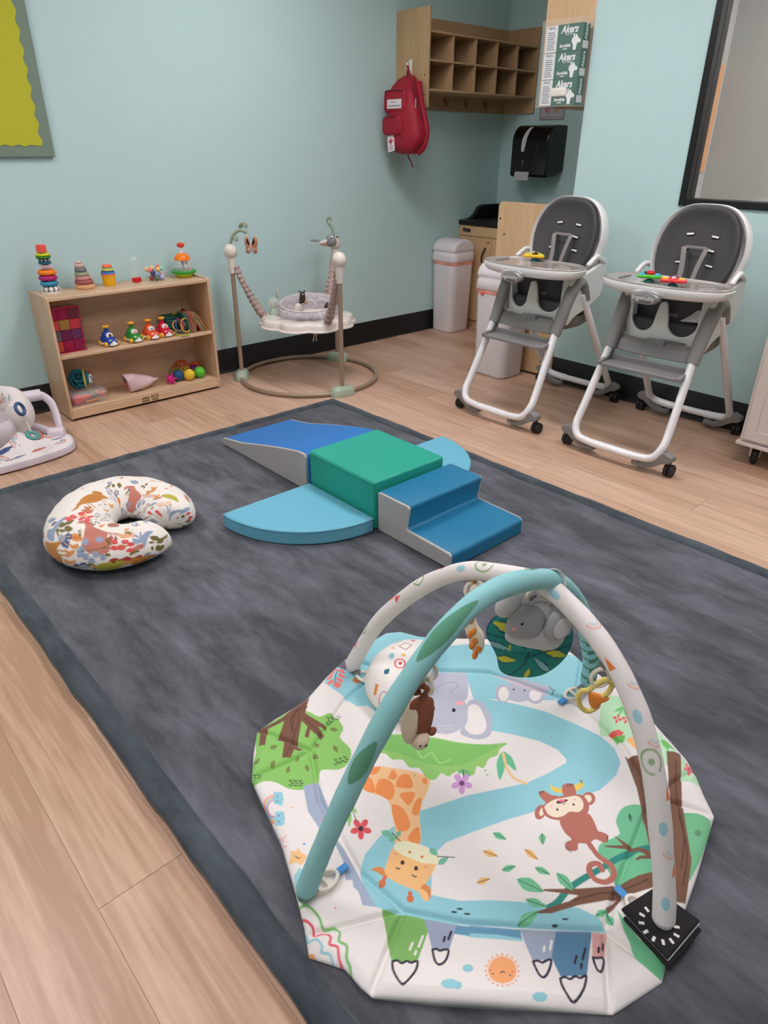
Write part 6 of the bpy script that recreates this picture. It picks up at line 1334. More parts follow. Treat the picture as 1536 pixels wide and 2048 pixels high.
HC1 = highchair((3.245, 2.225, 0), 0, 'white and grey high chair beside the white rubbish bin')
HC2 = dup(HC1, (3.252, 1.508, 0), .03, 'white and grey high chair below the dark window, nearer the camera')
# striped cushion edge on the nearer chair
cu = MB().prism(rrect(-.05, .05, -.02, .035, .012), 0, .016, 'y').build('seat_liner', mat('striped_liner', (206, 198, 200), .85, attr=True), HC2, loc=(-.105, -.105, .645), rot=(.25, .1, 1.45), bevel=.004)
v = verts_np(cu); setcol(cu, np.array([(.42, .12, .06, 1) if 0 < q[0] < .03 else (.75, .7, .72, 1) for q in v]))
# suction toys on the trays
def spinner(x, y, z, c1, c2, kind, label, nm):
    t = thing('suction_toy', label, 'toy', (x, y, z), .4, 'suction toys on the trays')
    a, b_ = P('sp_a'+nm, c1, .4), P('sp_b'+nm, c2, .4)
    MB().lathe([(.024, 0), (.018, .008), (.006, .014), (.006, .022), (0, .022)], 20).build('suction_cup', mat('cup_teal', (70, 140, 150), .3), t, smooth=60)
    rg = [[((.046+.014*math.cos(3*u))*math.cos(u)*s_, (.046+.014*math.cos(3*u))*math.sin(u)*s_, z_) for u in np.linspace(0, 2*math.pi, 48, endpoint=False)] for z_, s_ in ((.018, .92), (.021, 1), (.029, 1), (.032, .92))]
    MB().loft(rg).build('spinner', a, t, smooth=60)
    for i in range(3):
        u = 2*math.pi*i/3; MB().sph((.038*math.cos(u), .038*math.sin(u), .032), (.014, .014, .008), 14, 8).build('knob', b_, t, smooth=180)
    if kind == 'bug':
        w = MB().sph((0, 0, .036), (.016, .020, .012), 16, 10).build('ladybird', P('lady_red', (206, 26, 46), .3), t, smooth=180); MB().sph((0, .02, .036), (.010, .009, .008), 12, 8).build('ladybird_head', P('lady_black', (22, 22, 24), .3), t, smooth=180)
    elif kind == 'bee':
        MB().sph((0, 0, .036), (.011, .015, .010), 14, 10).build('bee', P('bee_black', (40, 36, 30), .4), t, smooth=180); MB().sph((.01, .008, .042), (.012, .008, .004), 12, 8).build('wing', P('bee_wing', (240, 214, 150), .4), t, smooth=180); MB().sph((-.01, .008, .042), (.012, .008, .004), 12, 8).build('wing', P('bee_wing', (240, 214, 150), .4), t, smooth=180)
    else:
        for q in (-1, 1): MB().sph((q*.014, 0, .036), (.014, .010, .006), 14, 8, R=Euler((0, 0, q*.5)).to_matrix()).build('wing', P('fly_pink', (246, 190, 200), .4), t, smooth=180)
        MB().sph((0, 0, .038), (.005, .016, .007), 12, 8).build('butterfly_body', P('fly_body', (90, 60, 90), .4), t, smooth=180)
def tray_at(px, py, z=.80): q = at_z(px, py, z); return q[0], q[1]
x, y = tray_at(1069, 521); spinner(x, y, .7992, (246, 190, 40), (196, 214, 90), 'bee', 'yellow flower suction toy with a bee on the farther high chair tray', 'y')
x, y = tray_at(1298, 563); spinner(x, y, .7992, (90, 196, 60), (60, 170, 210), 'bug', 'green suction toy with a red ladybird on the nearer high chair tray', 'g')
x, y = tray_at(1345, 572); spinner(x, y, .7992, (246, 66, 70), (250, 190, 60), 'fly', 'red suction toy with a pink butterfly on the nearer high chair tray', 'r')
# ------------------------------------------------------------------ bulletin board
t = thing('bulletin_board', 'grey-green bulletin board with yellow scalloped paper high on the left wall', 'board')
MB().box(.1, 1.36, YW-.022, YW-.001, 1.27, 2.3).build('board_panel', mat('board_grey', (122, 140, 126), .85, bump=(300, .2)), t, bevel=.003)
pts = []
x1, z0 = 1.312, 1.32
n_ = 20; zs = [z0+.075*i/12 for i in range(13*12)]
right = [(x1-.006+.006*math.sin(i/12*math.pi*2), z) for i, z in enumerate(zs)]
bottom = [(x1-.04-.06*j/8, z0+.004*math.sin(j/8*math.pi*2)) for j in range(0, 150)]
pts = bottom[::-1]+[(x1-.006, z0)]+right+[(bottom[-1][0], zs[-1])]
pm_ = mat('yellow_paper', (188, 187, 48), .8, bump=(9, .5))
o = MB().prism(pts, YW-.0245, YW-.022, 'y').build('paper', pm_, t)
# ------------------------------------------------------------------ wall cubby with hooks
mw = wood('maple_z', (178, 146, 106), (198, 166, 126), 'Z', (10, 1.2), .45, bump=.03); mwx = wood('maple_x', (176, 144, 104), (196, 164, 124), 'X', (10, 1.2), .45, bump=.03)
CX0, CX1, CY0, CZ0, CZ1 = 3.704, 4.863, 3.684, 1.556, 2.103
t = thing('wall_cubby', 'wall mounted wooden cubby shelf with ten pigeonholes and coat hooks below', 'shelf')
MB().box(CX0, CX0+.018, CY0, YW-.002, CZ0, CZ1).build('side', mw, t, bevel=.003); MB().box(CX1-.018, CX1, CY0+.004, YW-.002, CZ0, CZ1-.005).build('side', mw, t, bevel=.003)
MB().box(CX0+.018, CX1-.018, YW-.016, YW-.002, CZ0+.004, CZ1-.006).build('back', mwx, t)
for z_ in (1.652, 1.815, 1.968): MB().box(CX0+.018, CX1-.018, CY0+.006, YW-.016, z_, z_+.012).build('shelf_board', mwx, t, bevel=.002)
for i in range(1, 5):
    x = CX0+.018+(CX1-CX0-.036)*i/5
    for z_ in (1.664, 1.827): MB().box(x-.005, x+.005, CY0+.010, YW-.016, z_, z_+(.151 if z_ < 1.8 else .141)).build('divider', mw, t)
hk = mat('hook_brass', (150, 130, 90), .3, metal=1)
for x in (3.95, 4.17, 4.39, 4.61):
    h = MB().tube(spline([(x, YW-.018, 1.625), (x, YW-.05, 1.61), (x, YW-.06, 1.63)], 5), .004, 8).build('coat_hook', hk, t, smooth=180)
    MB().tube(spline([(x, YW-.018, 1.615), (x, YW-.035, 1.585), (x, YW-.05, 1.60)], 5), .004, 8).build('hook_prong', hk, h, smooth=180); MB().sph((x, YW-.018, 1.62), (.012, .004, .02), 12, 8).build('hook_plate', hk, h)
for z_ in (1.63, 1.74): MB().sph((CX0-.0003, CY0+.03, z_), (.002, .006, .006), 10, 6).build('screw', mat('screw_dark', (70, 56, 44), .5), t)
# adhesive hook and backpack
hy = 3.845
t = thing('adhesive_hook', 'white adhesive hook on the end of the wooden cubby', 'hook')
MB().box(CX0-.006, CX0-.0005, hy-.013, hy+.013, 1.74, 1.83).build('plate', wm, t, bevel=.003)
MB().tube(spline([(CX0-.006, hy, 1.775), (CX0-.022, hy, 1.772), (CX0-.032, hy, 1.79), (CX0-.034, hy, 1.81)], 5), .006, 10).build('prong', wm, t, smooth=180)
t = thing('backpack', 'red emergency backpack with white labels hanging on the cubby end', 'bag', (CX0, 0, 0))
rd, rd2 = mat('red_nylon', (158, 22, 44), .6, bump=(60, .5), var=(18, .12)), mat('red_nylon_dark', (112, 14, 34), .6, bump=(60, .4))
rg = []
for z_, w0, w1, d_, xo in ((1.285, 3.70, 3.80, .06, -.07), (1.295, 3.665, 3.845, .10, -.055), (1.34, 3.625, 3.885, .145, -.03), (1.40, 3.61, 3.90, .16, -.015), (1.48, 3.635, 3.915, .165, -.008), (1.56, 3.665, 3.93, .165, -.006), (1.62, 3.69, 3.93, .155, -.005), (1.67, 3.72, 3.92, .13, -.004), (1.71, 3.755, 3.90, .09, -.003), (1.735, 3.79, 3.87, .05, -.003)):
    cy_, w = (w0+w1)/2, (w1-w0)/2; rg.append([(xo-d_/2+d_/2*math.copysign(abs(math.cos(a))**.6, math.cos(a)), cy_+w*math.copysign(abs(math.sin(a))**.75, math.sin(a))*(1+.012*math.sin(9*a+z_*40)), z_+.004*math.sin(3*a)) for a in np.linspace(0, 2*math.pi, 36, endpoint=False)])
MB().loft(rg).build('body', rd, t, smooth=180)
def pocket(y0, y1, z0_, z1_, x0, dx, nm='pocket'):
    rgp = []
    for s_, d_ in ((1.0, .0), (1.0, -dx*.6), (.93, -dx*.92), (.7, -dx), (.05, -dx)):
        rgp.append([(x0+d_, (y0+y1)/2+q[0]*s_, (z0_+z1_)/2+q[1]*s_) for q in rrect(-(y1-y0)/2, (y1-y0)/2, -(z1_-z0_)/2, (z1_-z0_)/2, .03)])
    return MB().loft(rgp).build(nm, rd, t, smooth=60)
pk1 = pocket(3.715, 3.92, 1.525, 1.655, -.158, .016); pk2 = pocket(3.735, 3.918, 1.395, 1.505, -.158, .034)
MB().tube([(-.172, 3.735, 1.646), (-.174, 3.82, 1.651), (-.172, 3.905, 1.646)], .005, 8).build('zip', rd2, pk1); MB().tube(spline([(-.176, 3.745, 1.475), (-.188, 3.78, 1.494), (-.19, 3.83, 1.5), (-.188, 3.875, 1.494), (-.176, 3.91, 1.475)], 4), .005, 8).build('zip', rd2, pk2)
MB().tube(spline([(-.12, 3.70, 1.70), (-.11, 3.675, 1.60), (-.10, 3.64, 1.50), (-.10, 3.625, 1.38)], 6), .006, 8).build('zip', rd2, t, smooth=180)
MB().tube([(-.122, 3.668, 1.60), (-.124, 3.664, 1.55)], .004, 8).build('zip_pull', mat('zip_silver', (200, 196, 196), .3, metal=.8), t)
lab = mat('label_white', (226, 220, 222), .7)
l1 = MB().box(-.1775, -.174, 3.745, 3.88, 1.548, 1.60).build('label', lab, t)
[MB().box(-.1782, -.1774, 3.757+.0125*i, 3.766+.0125*i, 1.558, 1.567).build('print_mark', mat('print_grey', (150, 130, 140), .8), l1) for i in range(9)]; [MB().box(-.1782, -.1774, 3.80+.012*i, 3.809+.012*i, 1.581, 1.589).build('print_mark', mat('print_pink', (200, 140, 150), .8), l1) for i in range(4)]
lr = dict(loc=(-.176, 3.835, 1.345), rot=(math.radians(-14), math.radians(8), 0))
l2 = MB().box(-.006, 0, -.030, .030, -.048, .048).build('label', lab, t, **lr)
cr_ = mat('cross_red', (206, 90, 100), .7)
MB().box(-.0068, -.006, -.007, .007, -.008, .034).build('cross', cr_, l2); MB().box(-.0068, -.006, -.020, .020, .006, .020).build('cross', cr_, l2)
[MB().box(-.0067, -.006, -.018+.0095*i, -.011+.0095*i, -.024-.014*j, -.016-.014*j).build('print_mark', mat('print_grey', (150, 130, 140), .8), l2) for i in range(4) for j in range(2)]
MB().tube(spline([(-.03, 3.80, 1.72), (-.034, 3.83, 1.77), (-.030, 3.845, 1.797), (-.022, 3.85, 1.775), (-.012, 3.87, 1.73)], 6), .009, 8, ab=(.4, 1.2)).build('hang_loop', rd, t, smooth=180)
MB().tube(spline([(-.1, 3.735, 1.30), (-.11, 3.74, 1.27), (-.1, 3.72, 1.24), (-.095, 3.71, 1.205)], 5), .011, 8, ab=(.35, 1)).build('strap_end', rd2, t, smooth=180)
MB().tube(spline([(-.03, 3.735, 1.70), (-.055, 3.695, 1.62), (-.06, 3.655, 1.52), (-.06, 3.622, 1.42), (-.07, 3.635, 1.33), (-.08, 3.68, 1.29)], 6), .020, 10, ab=(.6, 1)).build('shoulder_strap', rd, t, smooth=180)
# ------------------------------------------------------------------ upper cabinet with glove holder
ok_ = wood('oak_z', (206, 166, 124), (226, 188, 148), 'Z', (12, 1.0), .45, bump=.03)
t = thing('upper_cabinet', 'light wood upper cabinet hung at the alcove corner behind the glove boxes', 'cabinet')
MB().box(3.702, 3.72, YB+.002, 2.787, 1.527, ZC-.02).build('end_panel', ok_, t, bevel=.002)
MB().box(3.72, XC-.004, YB+.002, 2.765, 1.527, ZC-.02).build('carcass', ok_, t)
for a_, b_ in ((3.724, 4.28), (4.284, 4.86)): MB().box(a_, b_, 2.766, 2.784, 1.53, ZC-.025).build('door', ok_, t, bevel=.002)
t = thing('glove_holder', 'clear acrylic wall holder for three glove boxes', 'holder')
ac = mat('acrylic', (236, 244, 244), .04, alpha=.06); ace = mat('acrylic_edge', (206, 196, 180), .2, alpha=.55)
hx1, hx0, hy0, hy1, hz0, hz1 = 3.7005, 3.598, 2.470, 2.726, 1.524, 1.92
MB().box(hx1-.003, hx1, hy0, hy1, hz0, hz1).build('back_sheet', ac, t)
fx = at_x(1072, 212, 3.6)
m = MB(); m.box(hx0-.003, hx0, hy0-.0, hy1, hz0, hz1-.0); o = m.build('front_sheet', ac, t)
for yy in (hy0, hy1-.003): MB().box(hx0, hx1-.003, yy, yy+.003, hz0, hz1).build('side_sheet', ac, t)
MB().box(hx0, hx1-.003, hy0, hy1, hz0, hz0+.004).build('base_sheet', ace, t)
dgreen, vwhite = mat('box_green', (18, 92, 66), .5), mat('box_white', (228, 228, 230), .55)
prk = mat('print_dark', (90, 92, 96), .7); skin = mat('print_white', (236, 238, 236), .6)
for i, z_ in enumerate((1.5295, 1.6515, 1.7735)):
    t = thing('glove_box', ('bottom', 'middle', 'top')[i]+' green and white vinyl glove box in the acrylic holder'+(', opened with a glove showing' if i == 0 else ''), 'box', (3.602, -.080, z_), 0, 'boxes of vinyl gloves')
    y0_, y1_, x0_ = 2.560, 2.783, .004
    MB().box(x0_, .075, y0_, y1_, 0, .1205).build('carton', dgreen, t, bevel=.0015)
    MB().box(x0_-.0006, x0_, 2.71, y1_, .001, .1195).build('white_panel', vwhite, t); FR = faceR((-1, 0, 0)); X_ = x0_-.0012
    text('Akers', .047, skin, t, (X_, 2.636, .096), FR, bold=.0014, sx=.9, shear=.22); text('INDUSTRIES', .009, skin, t, (X_, 2.635, .074), FR)
    text('VINYL', .018, prk, t, (X_-.0004, 2.747, .108), FR)
    for k in range(9): MB().box(X_, X_+.0005, 2.722+.004*(k % 3), 2.772, .012+.0095*k, .0155+.0095*k).build('small_print', prk, t)
    text('SureSafe', .020, skin, t, (X_, 2.655, .026), FR, bold=.0006)
    MB().box(X_, X_+.0005, 2.642, 2.668, .010, .014).build('small_print', skin, t)
    # hand logo
    hp_ = [(2.588, .004), (2.604, .004), (2.607, .028), (2.618, .042), (2.614, .06), (2.607, .054), (2.609, .074), (2.602, .078), (2.598, .06), (2.592, .074), (2.585, .068), (2.58, .058), (2.568, .052), (2.5605, .043), (2.568, .034), (2.578, .036), (2.584, .028)]
    MB().prism(hp_, X_, X_+.0005, 'x').build('hand_logo', skin, t)
    # side facing the room
    MB().box(.02, .07, y0_-.0008, y0_, .012, .045).build('side_label', vwhite, t); text('Akers', .03, skin, t, (.045, y0_-.0008, .085), faceR((0, -1, 0), (-1, 0, 0)), bold=.0008)
    if i == 0:
        rgp = [[(X_-d_, 2.665+q[0]*s_, .062+q[1]*s_) for q in rrect(-.054, .054, -.021, .021, .02)] for d_, s_ in ((0, 1), (.004, 1), (.008, .8), (.009, .2))]
        MB().loft(rgp).build('glove', mat('glove_cream', (232, 226, 214), .6, bump=(80, .8)), t, smooth=60)
# ------------------------------------------------------------------ alcove wall: notice and towel dispenser
t = thing('wall_notice', 'small printed notice with a grey border above the towel dispenser', 'notice')
MB().box(XC-.003, XC-.0006, 3.414, 3.635, 1.51, 1.64).build('sheet', mat('notice_paper', (190, 184, 190), .8), t)
bo = mat('notice_border', (130, 130, 146), .8)
for a_ in ((3.414, 3.635, 1.51, 1.517), (3.425, 3.625, 1.527, 1.530), (3.414, 3.421, 1.517, 1.64), (3.628, 3.635, 1.517, 1.64)): MB().box(XC-.0036, XC-.003, *a_).build('border', bo, t)
for y_, c, nm in ((3.57, (186, 120, 130), 'p'), (3.485, (190, 160, 130), 't')): MB().sph((XC-.0036, y_, 1.575), (.001, .022, .022), 14, 8).build('picture', mat('notice_pic_'+nm, c, .8), t)
t = thing('towel_dispenser', 'black paper towel dispenser with a towel tip showing on the alcove wall', 'towel dispenser', (XC, 0, 0))
dk = mat('dispenser_black', (16, 16, 18), .25, coat=.3)
dy0, dy1, dz0, dz1 = 3.37, 3.70, 1.13, 1.475
prof = [(-.001, dz0+.03), (-.14, dz0), (-.205, dz0), (-.225, dz0+.03), (-.225, dz1-.10), (-.21, dz1-.05), (-.17, dz1-.012), (-.12, dz1), (-.001, dz1)]
prof = [(-.001, dz0+.04), (-.10, dz0+.005), (-.21, dz0+.0), (-.225, dz0+.02)] + [(-.225+.10*(1-math.cos(a_)), dz1-.11+.11*math.sin(a_)) for a_ in np.linspace(0, math.pi/2, 10)] + [(-.001, dz1)]
MB().prism(prof, dy0, dy1, 'y').build('housing', dk, t, bevel=.010, seg=3)
def face_x(z_):
    d_ = max(0, z_-(dz1-.11))/.11; return -.225+.10*(1-math.sqrt(max(0, 1-min(1, d_)**2)))
rg = []
for z_ in np.linspace(1.30, 1.462, 16):
    u = (z_-1.30)/.162; w = .022*math.sin(math.pi*min(1, .12+.76*u))**.5; cy_ = 3.595-.03*u**2
    rg.append([(face_x(z_)-.002, cy_-w, z_), (face_x(z_)-.002, cy_+w*.7, z_), (face_x(z_)+.006, cy_+w*.7, z_), (face_x(z_)+.006, cy_-w, z_)])
MB().loft(rg).build('window_slot', mat('slot_white', (206, 204, 206), .3), t, smooth=40)
MB().box(-.2275, -.215, 3.50, 3.655, 1.131, 1.172).build('mouth', mat('mouth_black', (6, 6, 7), .6), t, bevel=.002)
MB().prism([(-.2285, 1.166), (-.2295, 1.166), (-.236, 1.14), (-.236, 1.108), (-.234, 1.108), (-.234, 1.139)], 3.515, 3.645, 'y').build('paper_towel', mat('towel_grey', (182, 180, 184), .9), t)
MB().prism([(3.455, 1.15), (3.485, 1.15), (3.47, 1.36), (3.462, 1.36)], -.2275, -.2245, 'x').build('lever', mat('lever_black', (30, 30, 32), .3), t, bevel=.002)
MB().sph((-.2255, 3.585, 1.235), (.001, .010, .012), 14, 8).build('emblem', mat('emblem_grey', (90, 90, 92), .4), t); MB().box(-.2262, -.2255, 3.57, 3.60, 1.210, 1.215).build('emblem', mat('emblem_grey', (90, 90, 92), .4), t)
# ------------------------------------------------------------------ alcove counter end panel and changing table
t = thing('counter_cabinet', 'tall light wood end panel of a cabinet at the alcove corner behind the bins', 'cabinet')
pan = rrect(YB+.003, 3.005, .02, 1.028, .035, 6)
ok2 = wood('oak_panel', (202, 166, 124), (220, 186, 144), 'Z', (14, 1.0), .45, bump=.03)
pp_ = [(YB+.003, .015), (3.005, .015)] + [(3.005-.035+.035*math.cos(a_), 1.028-.035+.035*math.sin(a_)) for a_ in np.linspace(0, math.pi/2, 7)] + [(YB+.003, 1.028)]
MB().prism(pp_, 3.69, 3.71, 'x').build('end_panel', ok2, t, bevel=.002)
MB().box(3.711, 4.40, YB+.003, 2.985, .06, .86).build('carcass', ok2, t); MB().box(3.711, 4.40, YB+.003, 2.99, .861, .89).build('top', mat('black_laminate', (24, 24, 26), .35), t)
for y_, z_ in ((2.985, .93), (2.945, .84), (2.985, .55), (2.56, .10), (2.75, .10)): MB().sph((3.6895, y_, z_), (.002, .007, .007), 10, 6).build('screw', mat('screw_dark', (70, 56, 44), .5), t)
t = thing('changing_table', 'wooden changing table with a black moulded top in the alcove corner', 'changing table')
fx_ = 4.415
MB().box(fx_+.018, XC-.004, 2.995, YW-.006, .0, .782).build('carcass', ok2, t)
dr = MB().box(fx_, fx_+.017, 3.0, YW-.008, .706, .780).build('drawer', ok2, t, bevel=.002)
hh = MB().tube([(fx_-.004, 3.935, .748), (fx_-.004, 3.865, .745)], .013, 12, ab=(1, .6)).build('drawer_handle', mat('handle_black', (24, 24, 26), .4), dr)
MB().tube([(fx_-.0105, 3.925, .748), (fx_-.0105, 3.875, .746)], .005, 8).build('handle_grip', mat('handle_grey', (90, 90, 92), .4), dr)
for a_, b_ in ((3.645, YW-.008), (3.2, 3.64)):
    d_ = MB().box(fx_, fx_+.017, a_, b_, .06, .702).build('door', ok2, t, bevel=.002)
    MB().tube(spline([(fx_-.003, a_+.05, .63), (fx_-.022, a_+.055, .60), (fx_-.022, a_+.07, .56), (fx_-.003, a_+.08, .52)], 5), .006, 8).build('door_handle', mat('handle_black', (24, 24, 26), .4), d_, smooth=180)
    MB().lathe([(.009, 0), (.009, .004), (.006, .006), (0, .006)], 16, (fx_, a_+.028, .672), R=faceR((-1, 0, 0))).build('lock', scr, d_)
bl_ = mat('moulded_black', (20, 20, 22), .35)
MB().box(fx_-.012, XC-.006, 2.995, YW-.004, .783, .818).build('top', bl_, t, bevel=.008, seg=3)
prof = [(fx_+.03, .818), (fx_+.06, .822), (fx_+.11, .83), (fx_+.15, .85), (fx_+.18, .885), (fx_+.20, .905), (fx_+.24, .918), (fx_+.44, .918), (fx_+.44, .818)]
MB().prism(prof, YW-.045, YW-.004, 'y').build('side_guard', bl_, t, bevel=.008, seg=3); MB().box(XC-.05, XC-.006, 2.995, YW-.046, .818, .915).build('rear_guard', bl_, t, bevel=.01, seg=3)
# ------------------------------------------------------------------ rubbish bins
def bin_(x0, x1, y0, y1, label, first):
    cx, cy = (x0+x1)/2, (y0+y1)/2; t = thing('rubbish_bin', label, 'bin', (cx, cy, 0), 0, 'white lidded rubbish bins')
    a, b_ = (x1-x0)/2, (y1-y0)/2; bm_ = mat('bin_plastic', (226, 220, 224), .5, bump=(160, .12))
    MB().loft([[(x*s_, y*s_, z_) for x, y in rrect(-a, a, -b_, b_, .05, 6)] for z_, s_ in ((.002, .95), (.006, .985), (.015, 1.0), (.50, 1.10), (.545, 1.105))]).build('tub', bm_, t, smooth=40)
    MB().loft([[(x*s_, y*s_, z_) for x, y in rrect(-a, a, -b_, b_, .05, 6)] for z_, s_ in ((.517, 1.106), (.522, 1.125), (.538, 1.125), (.543, 1.106))]).build('bag_edge', mat('bag_band', (236, 160, 146), .4, var=(9, .25)), t, smooth=40)
    rg = [[(x*s_, y*s_, z_) for x, y in rrect(-a, a, -b_, b_, .05, 6)] for z_, s_ in ((.542, 1.15), (.545, 1.17), (.585, 1.17), (.592, 1.15), (.60, 1.12), (.612, 1.10))]
    li = MB().loft(rg).build('lid_rim', bm_, t, smooth=40)
    # arched swing lid, axis along y for the far bin
    rgl = []
    for i in range(15):
        u = -1+2*i/14; s_ = math.sqrt(max(0, 1-u**4)); h = .612+.085*(1-abs(u)**2.6)
        rgl.append([(q, h_) for q, h_ in ()])
    ax_ = a*1.08; bx_ = b_*1.08; rg = []
    for i in range(17):
        ang = math.pi*i/16; xx = -ax_*math.cos(ang); zz = .608+.095*math.sin(ang)**.75
        rg.append((xx, zz))
    poly = rg
    MB().prism(poly, -bx_, bx_, 'y').build('swing_lid', bm_, t, bevel=.02, seg=4, smooth=50)
    if not first: MB().box(-a*1.17-.001, -a*1.1, .06, .085, .508, .526).build('bag_tie', mat('tie_orange', (240, 90, 60), .5), t, bevel=.003)
bin_(4.105, 4.335, 3.745, 3.965, 'white lidded bin standing against the left wall', True)
bin_(3.44, 3.655, 2.665, 2.925, 'white lidded bin behind the farther high chair', False)
# ------------------------------------------------------------------ white cabinet on casters at the right edge
t = thing('rolling_cabinet', 'white panelled cabinet on black casters at the right edge', 'cabinet')
cm = mat('cabinet_cream', (226, 216, 208), .5); bx0, by1, z0 = 3.262, 1.10, .108
MB().box(bx0-.012, XR-.03, .25, by1+.012, z0-.014, z0+.004).build('base_board', cm, t, bevel=.003)
MB().box(bx0+.014, XR-.035, .26, by1, z0+.004, .80).build('carcass', cm, t, bevel=.002)
dx = bx0
dark = mat('gap_shade_dark', (70, 62, 60), .8)
MB().box(bx0+.003, bx0+.014, .262, by1, z0+.006, .798).build('face_frame', cm, t); MB().box(bx0+.0015, bx0+.003, .30, by1-.012, z0+.014, .79).build('painted_gap_shade', dark, t)  # thin dark sheet: shade of the gap round the door, put into colour
d_ = MB().box(bx0-.006, bx0+.0015, .30, by1-.0155, z0+.0185, .785).build('door', cm, t, bevel=.001)
for a_ in ((.30, by1-.0155, z0+.0185, z0+.068), (.30, by1-.0155, .735, .785)): MB().box(bx0-.012, bx0-.006, *a_).build('door_rail', cm, d_, bevel=.002)
for a_ in ((.30, .36), (by1-.065, by1-.0155)): MB().box(bx0-.012, bx0-.006, a_[0], a_[1], z0+.068, .735).build('door_stile', cm, d_, bevel=.002)
MB().box(bx0-.02, XR-.03, .25, by1+.015, .80, .825).build('top', cm, t, bevel=.003)
for x, y in ((bx0+.05, by1-.065), (XR-.09, by1-.06), (bx0+.05, .32), (XR-.09, .32)):
    w = MB().lathe([(0, -.012), (.034, -.012), (.040, -.006), (.040, .006), (.034, .012), (0, .012)], 26, (x, y, .0402), R=Euler((math.pi/2, 0, .5)).to_matrix()).build('caster_wheel', hblk, t, smooth=50)
    for q in (-.02, .02): MB().prism([(-.026, .094), (.026, .094), (.010, .036), (-.010, .036)], q-.002, q+.002, 'y').build('caster_fork', mat('fork_white', (222, 214, 208), .4), t, loc=(x, y, 0), rot=(0, 0, .5))
# ------------------------------------------------------------------ baby floor seat at the left edge
t = thing('baby_floor_seat', 'white baby floor seat with rainbow print and toy rings at the left edge', 'baby seat')
fab = mat('rainbow_fabric', (232, 222, 220), .85, attr=True, bump=(400, .3)); lil = mat('lilac_plastic', (220, 208, 218), .35, coat=.3)
out = [(.975, 3.36), (.985, 3.44), (.955, 3.50), (.88, 3.57), (.78, 3.66), (.66, 3.74), (.5, 3.78), (.36, 3.74), (.27, 3.64), (.24, 3.5), (.27, 3.37), (.36, 3.29), (.5, 3.245), (.65, 3.235), (.78, 3.245), (.88, 3.265), (.945, 3.30)]
O = np.array(spline(out, 18, True)); ce = np.array([.62, 3.48]); rg = []
for s_, z_ in ((.96, .004), (1.0, .010), (1.005, .03), (.99, .040)): rg.append([(ce[0]+(q[0]-ce[0])*s_, ce[1]+(q[1]-ce[1])*s_, z_) for q in O])
MB().loft(rg).build('base_tray', lil, t, smooth=50)
rg = []
for s_ in np.linspace(.992, .01, 130):
    h = .036+.012*min(1, (1-s_)*14)
    rg.append([(ce[0]+(q[0]-ce[0])*s_, ce[1]+(q[1]-ce[1])*s_, h+.075*float(sstep(.80, .35, s_))) for q in O])
o = MB().loft(rg).build('seat_fabric', fab, t, smooth=180, fix=False)
q = Paint(); rs = random.Random(11)
RB_, BL_, GR_ = (196, 110, 100), (110, 130, 156), (150, 180, 186)
def rbow(q, x, y, r_, a0):
    for i, c in enumerate((RB_, (222, 170, 150), BL_, GR_)): q.line([(x+(r_-i*.0075)*math.cos(a), y+(r_-i*.0075)*math.sin(a)) for a in np.linspace(a0, a0+3.1, 10)], c, .0045)
for x, y, r_, a0 in ((.90, 3.36, .034, -2.4), (.62, 3.275, .04, -.3), (.80, 3.42, .04, -1), (.72, 3.36, .03, 1), (.70, 3.52, .036, 0), (.5, 3.35, .04, 1.5), (.56, 3.5, .04, 2.5), (.4, 3.45, .035, 0), (.84, 3.52, .03, 1.5)): rbow(q, x, y, r_, a0)
for x, y, c in ((.80, 3.31, RB_), (.70, 3.285, BL_), (.88, 3.42, RB_), (.92, 3.40, BL_), (.64, 3.42, BL_), (.66, 3.33, (70, 90, 130)), (.78, 3.48, RB_), (.6, 3.38, RB_), (.52, 3.28, BL_)): q.leaf((x-.045, y-.01), (x+.035, y+.012), .018, c)
for i in range(40): x, y = rs.uniform(.55, .93), rs.uniform(3.26, 3.55); q.ell((x, y), .003, .003, (150, 140, 150))
vv = verts_np(o); setcol(o, q.colors(vv[:, :2], (234, 226, 224)))
# seat ring (padded back)
P_ = [(.575+.235*math.cos(a), 3.53+.20*math.sin(a), .205+.03*math.sin(a)) for a in np.linspace(-.7, math.pi+1.2, 200)]
o = MB().tube(P_, [.058+.004*math.sin(i*.2) for i in range(200)], 80, ab=(1.2, .95)).build('padded_back', fab, t, smooth=180, fix=False)
q = Paint()
for i in range(34):
    x, y = rs.uniform(.02, 1.2), rs.uniform(-.17, .17)
    if i % 2: rbow(q, x, y, .028, rs.uniform(0, 6))
    else: q.leaf((x-.03, y), (x+.03, y+.02), .016, [BL_, RB_, GR_][i % 3])
stp = np.array([(i_*.0062, ((j_+40) % 80-40)/80*2*math.pi*.06) for i_ in range(200) for j_ in range(80)])
setcol(o, q.colors(stp, (232, 222, 220)))
MB().loft([[(.575+r_*1.1*math.cos(a), 3.53+r_*math.sin(a), z_-.03) for a in np.linspace(0, 2*math.pi, 36, endpoint=False)] for r_, z_ in ((.20, .11), (.195, .18), (.18, .22), (.15, .19), (.11, .13), (.02, .12))]).build('seat_sling', mat('sling_grey', (206, 196, 200), .85, bump=(200, .4)), t, smooth=180)
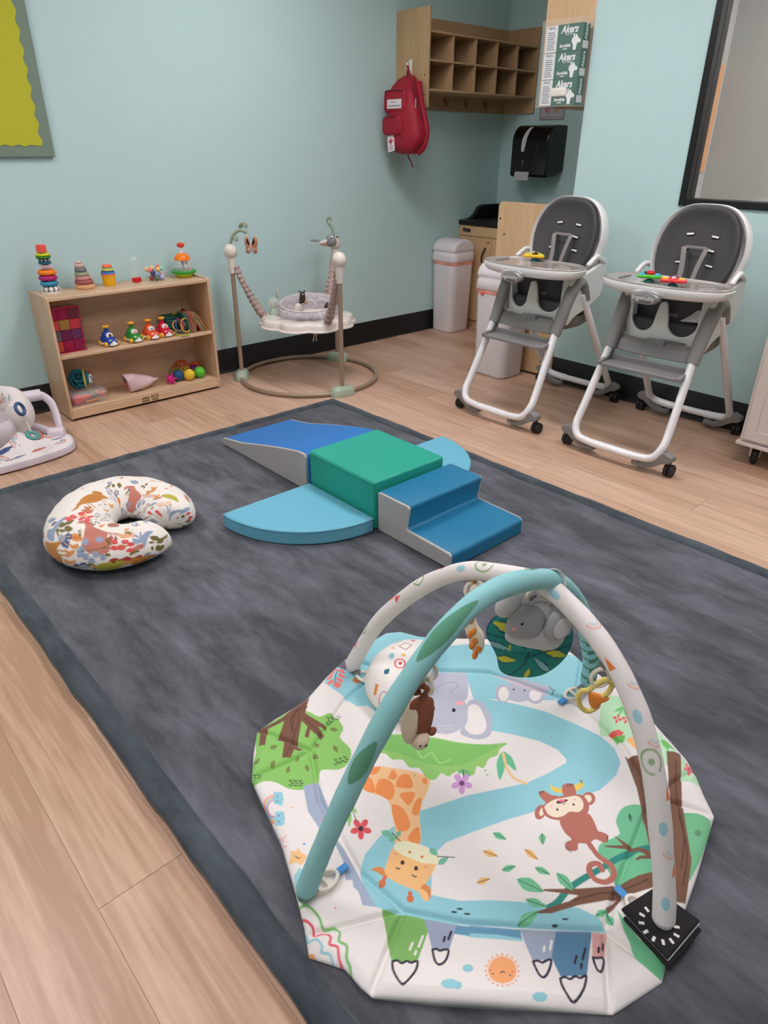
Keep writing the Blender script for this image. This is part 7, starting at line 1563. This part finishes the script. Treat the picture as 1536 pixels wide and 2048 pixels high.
# curved plastic arm
a0 = np.array(at_z(70, 792, .225)); a1 = np.array(at_z(120, 868, .05)); am = (a0+a1)/2+np.array([.035, .01, .045])
ar = MB().tube(spline([tuple(a0), tuple(a0*.7+am*.3+np.array([.012, 0, .012])), tuple(am), tuple(a1*.7+am*.3+np.array([.006, 0, .004])), tuple(a1)], 8), .016, 14, ab=(1.3, .8)).build('arm', lil, t, smooth=180)
MB().tube([tuple(a0+np.array([-.07, .02, .0])), tuple(a0+np.array([.028, -.008, .004]))], .028, 18).build('arm_hub', lil, t, smooth=50, bevel=.005)
MB().tube([tuple(a1+np.array([-.045, .03, 0])), tuple(a1+np.array([.022, -.012, 0]))], .030, 18, ab=(1.2, 1)).build('arm_hub', lil, t, smooth=50, bevel=.005)
MB().tube(spline([tuple(a1+np.array([-.03, .03, .004])), tuple(a1+np.array([-.07, .08, .03])), tuple(a1+np.array([-.15, .12, .055])), tuple(a1+np.array([-.22, .1, .06]))], 6), .020, 12).build('lower_bar', lil, t, smooth=180)
# toy rings hanging from the arm
rgp = np.array(at_z(40, 818, .285)); dbl, tl_ = P('ring_denim', (62, 92, 132), .5), P('ring_teal2', (84, 146, 140), .5)
m = MB(); torus(m, (0, 0, 0), .026, .0075, 1, 36, 0, .08, 12); m.build('toy_ring', dbl, t, smooth=180, loc=tuple(rgp), rot=(1.2, .2, .7))
MB().tube(spline([tuple(rgp+np.array([.004, 0, -.028])), tuple(rgp+np.array([.012, -.01, -.06])), tuple(rgp+np.array([.014, -.03, -.11]))], 5), .004, 8).build('toy_cord', P('cord_white', (226, 216, 214), .6), t)
m = MB(); torus(m, (0, 0, 0), .022, .011, .6, 36); m.build('toy_ring', tl_, t, smooth=180, loc=tuple(rgp+np.array([.014, -.045, -.115])), rot=(.5, .1, .3))
m = MB(); torus(m, (0, 0, 0), .026, .005, .8, 36, 0, .5, 12); m.build('toy_ring', P('ring_coral', (206, 106, 92), .5), t, smooth=180, loc=tuple(rgp+np.array([.026, -.043, -.118])), rot=(.5, .1, .3))
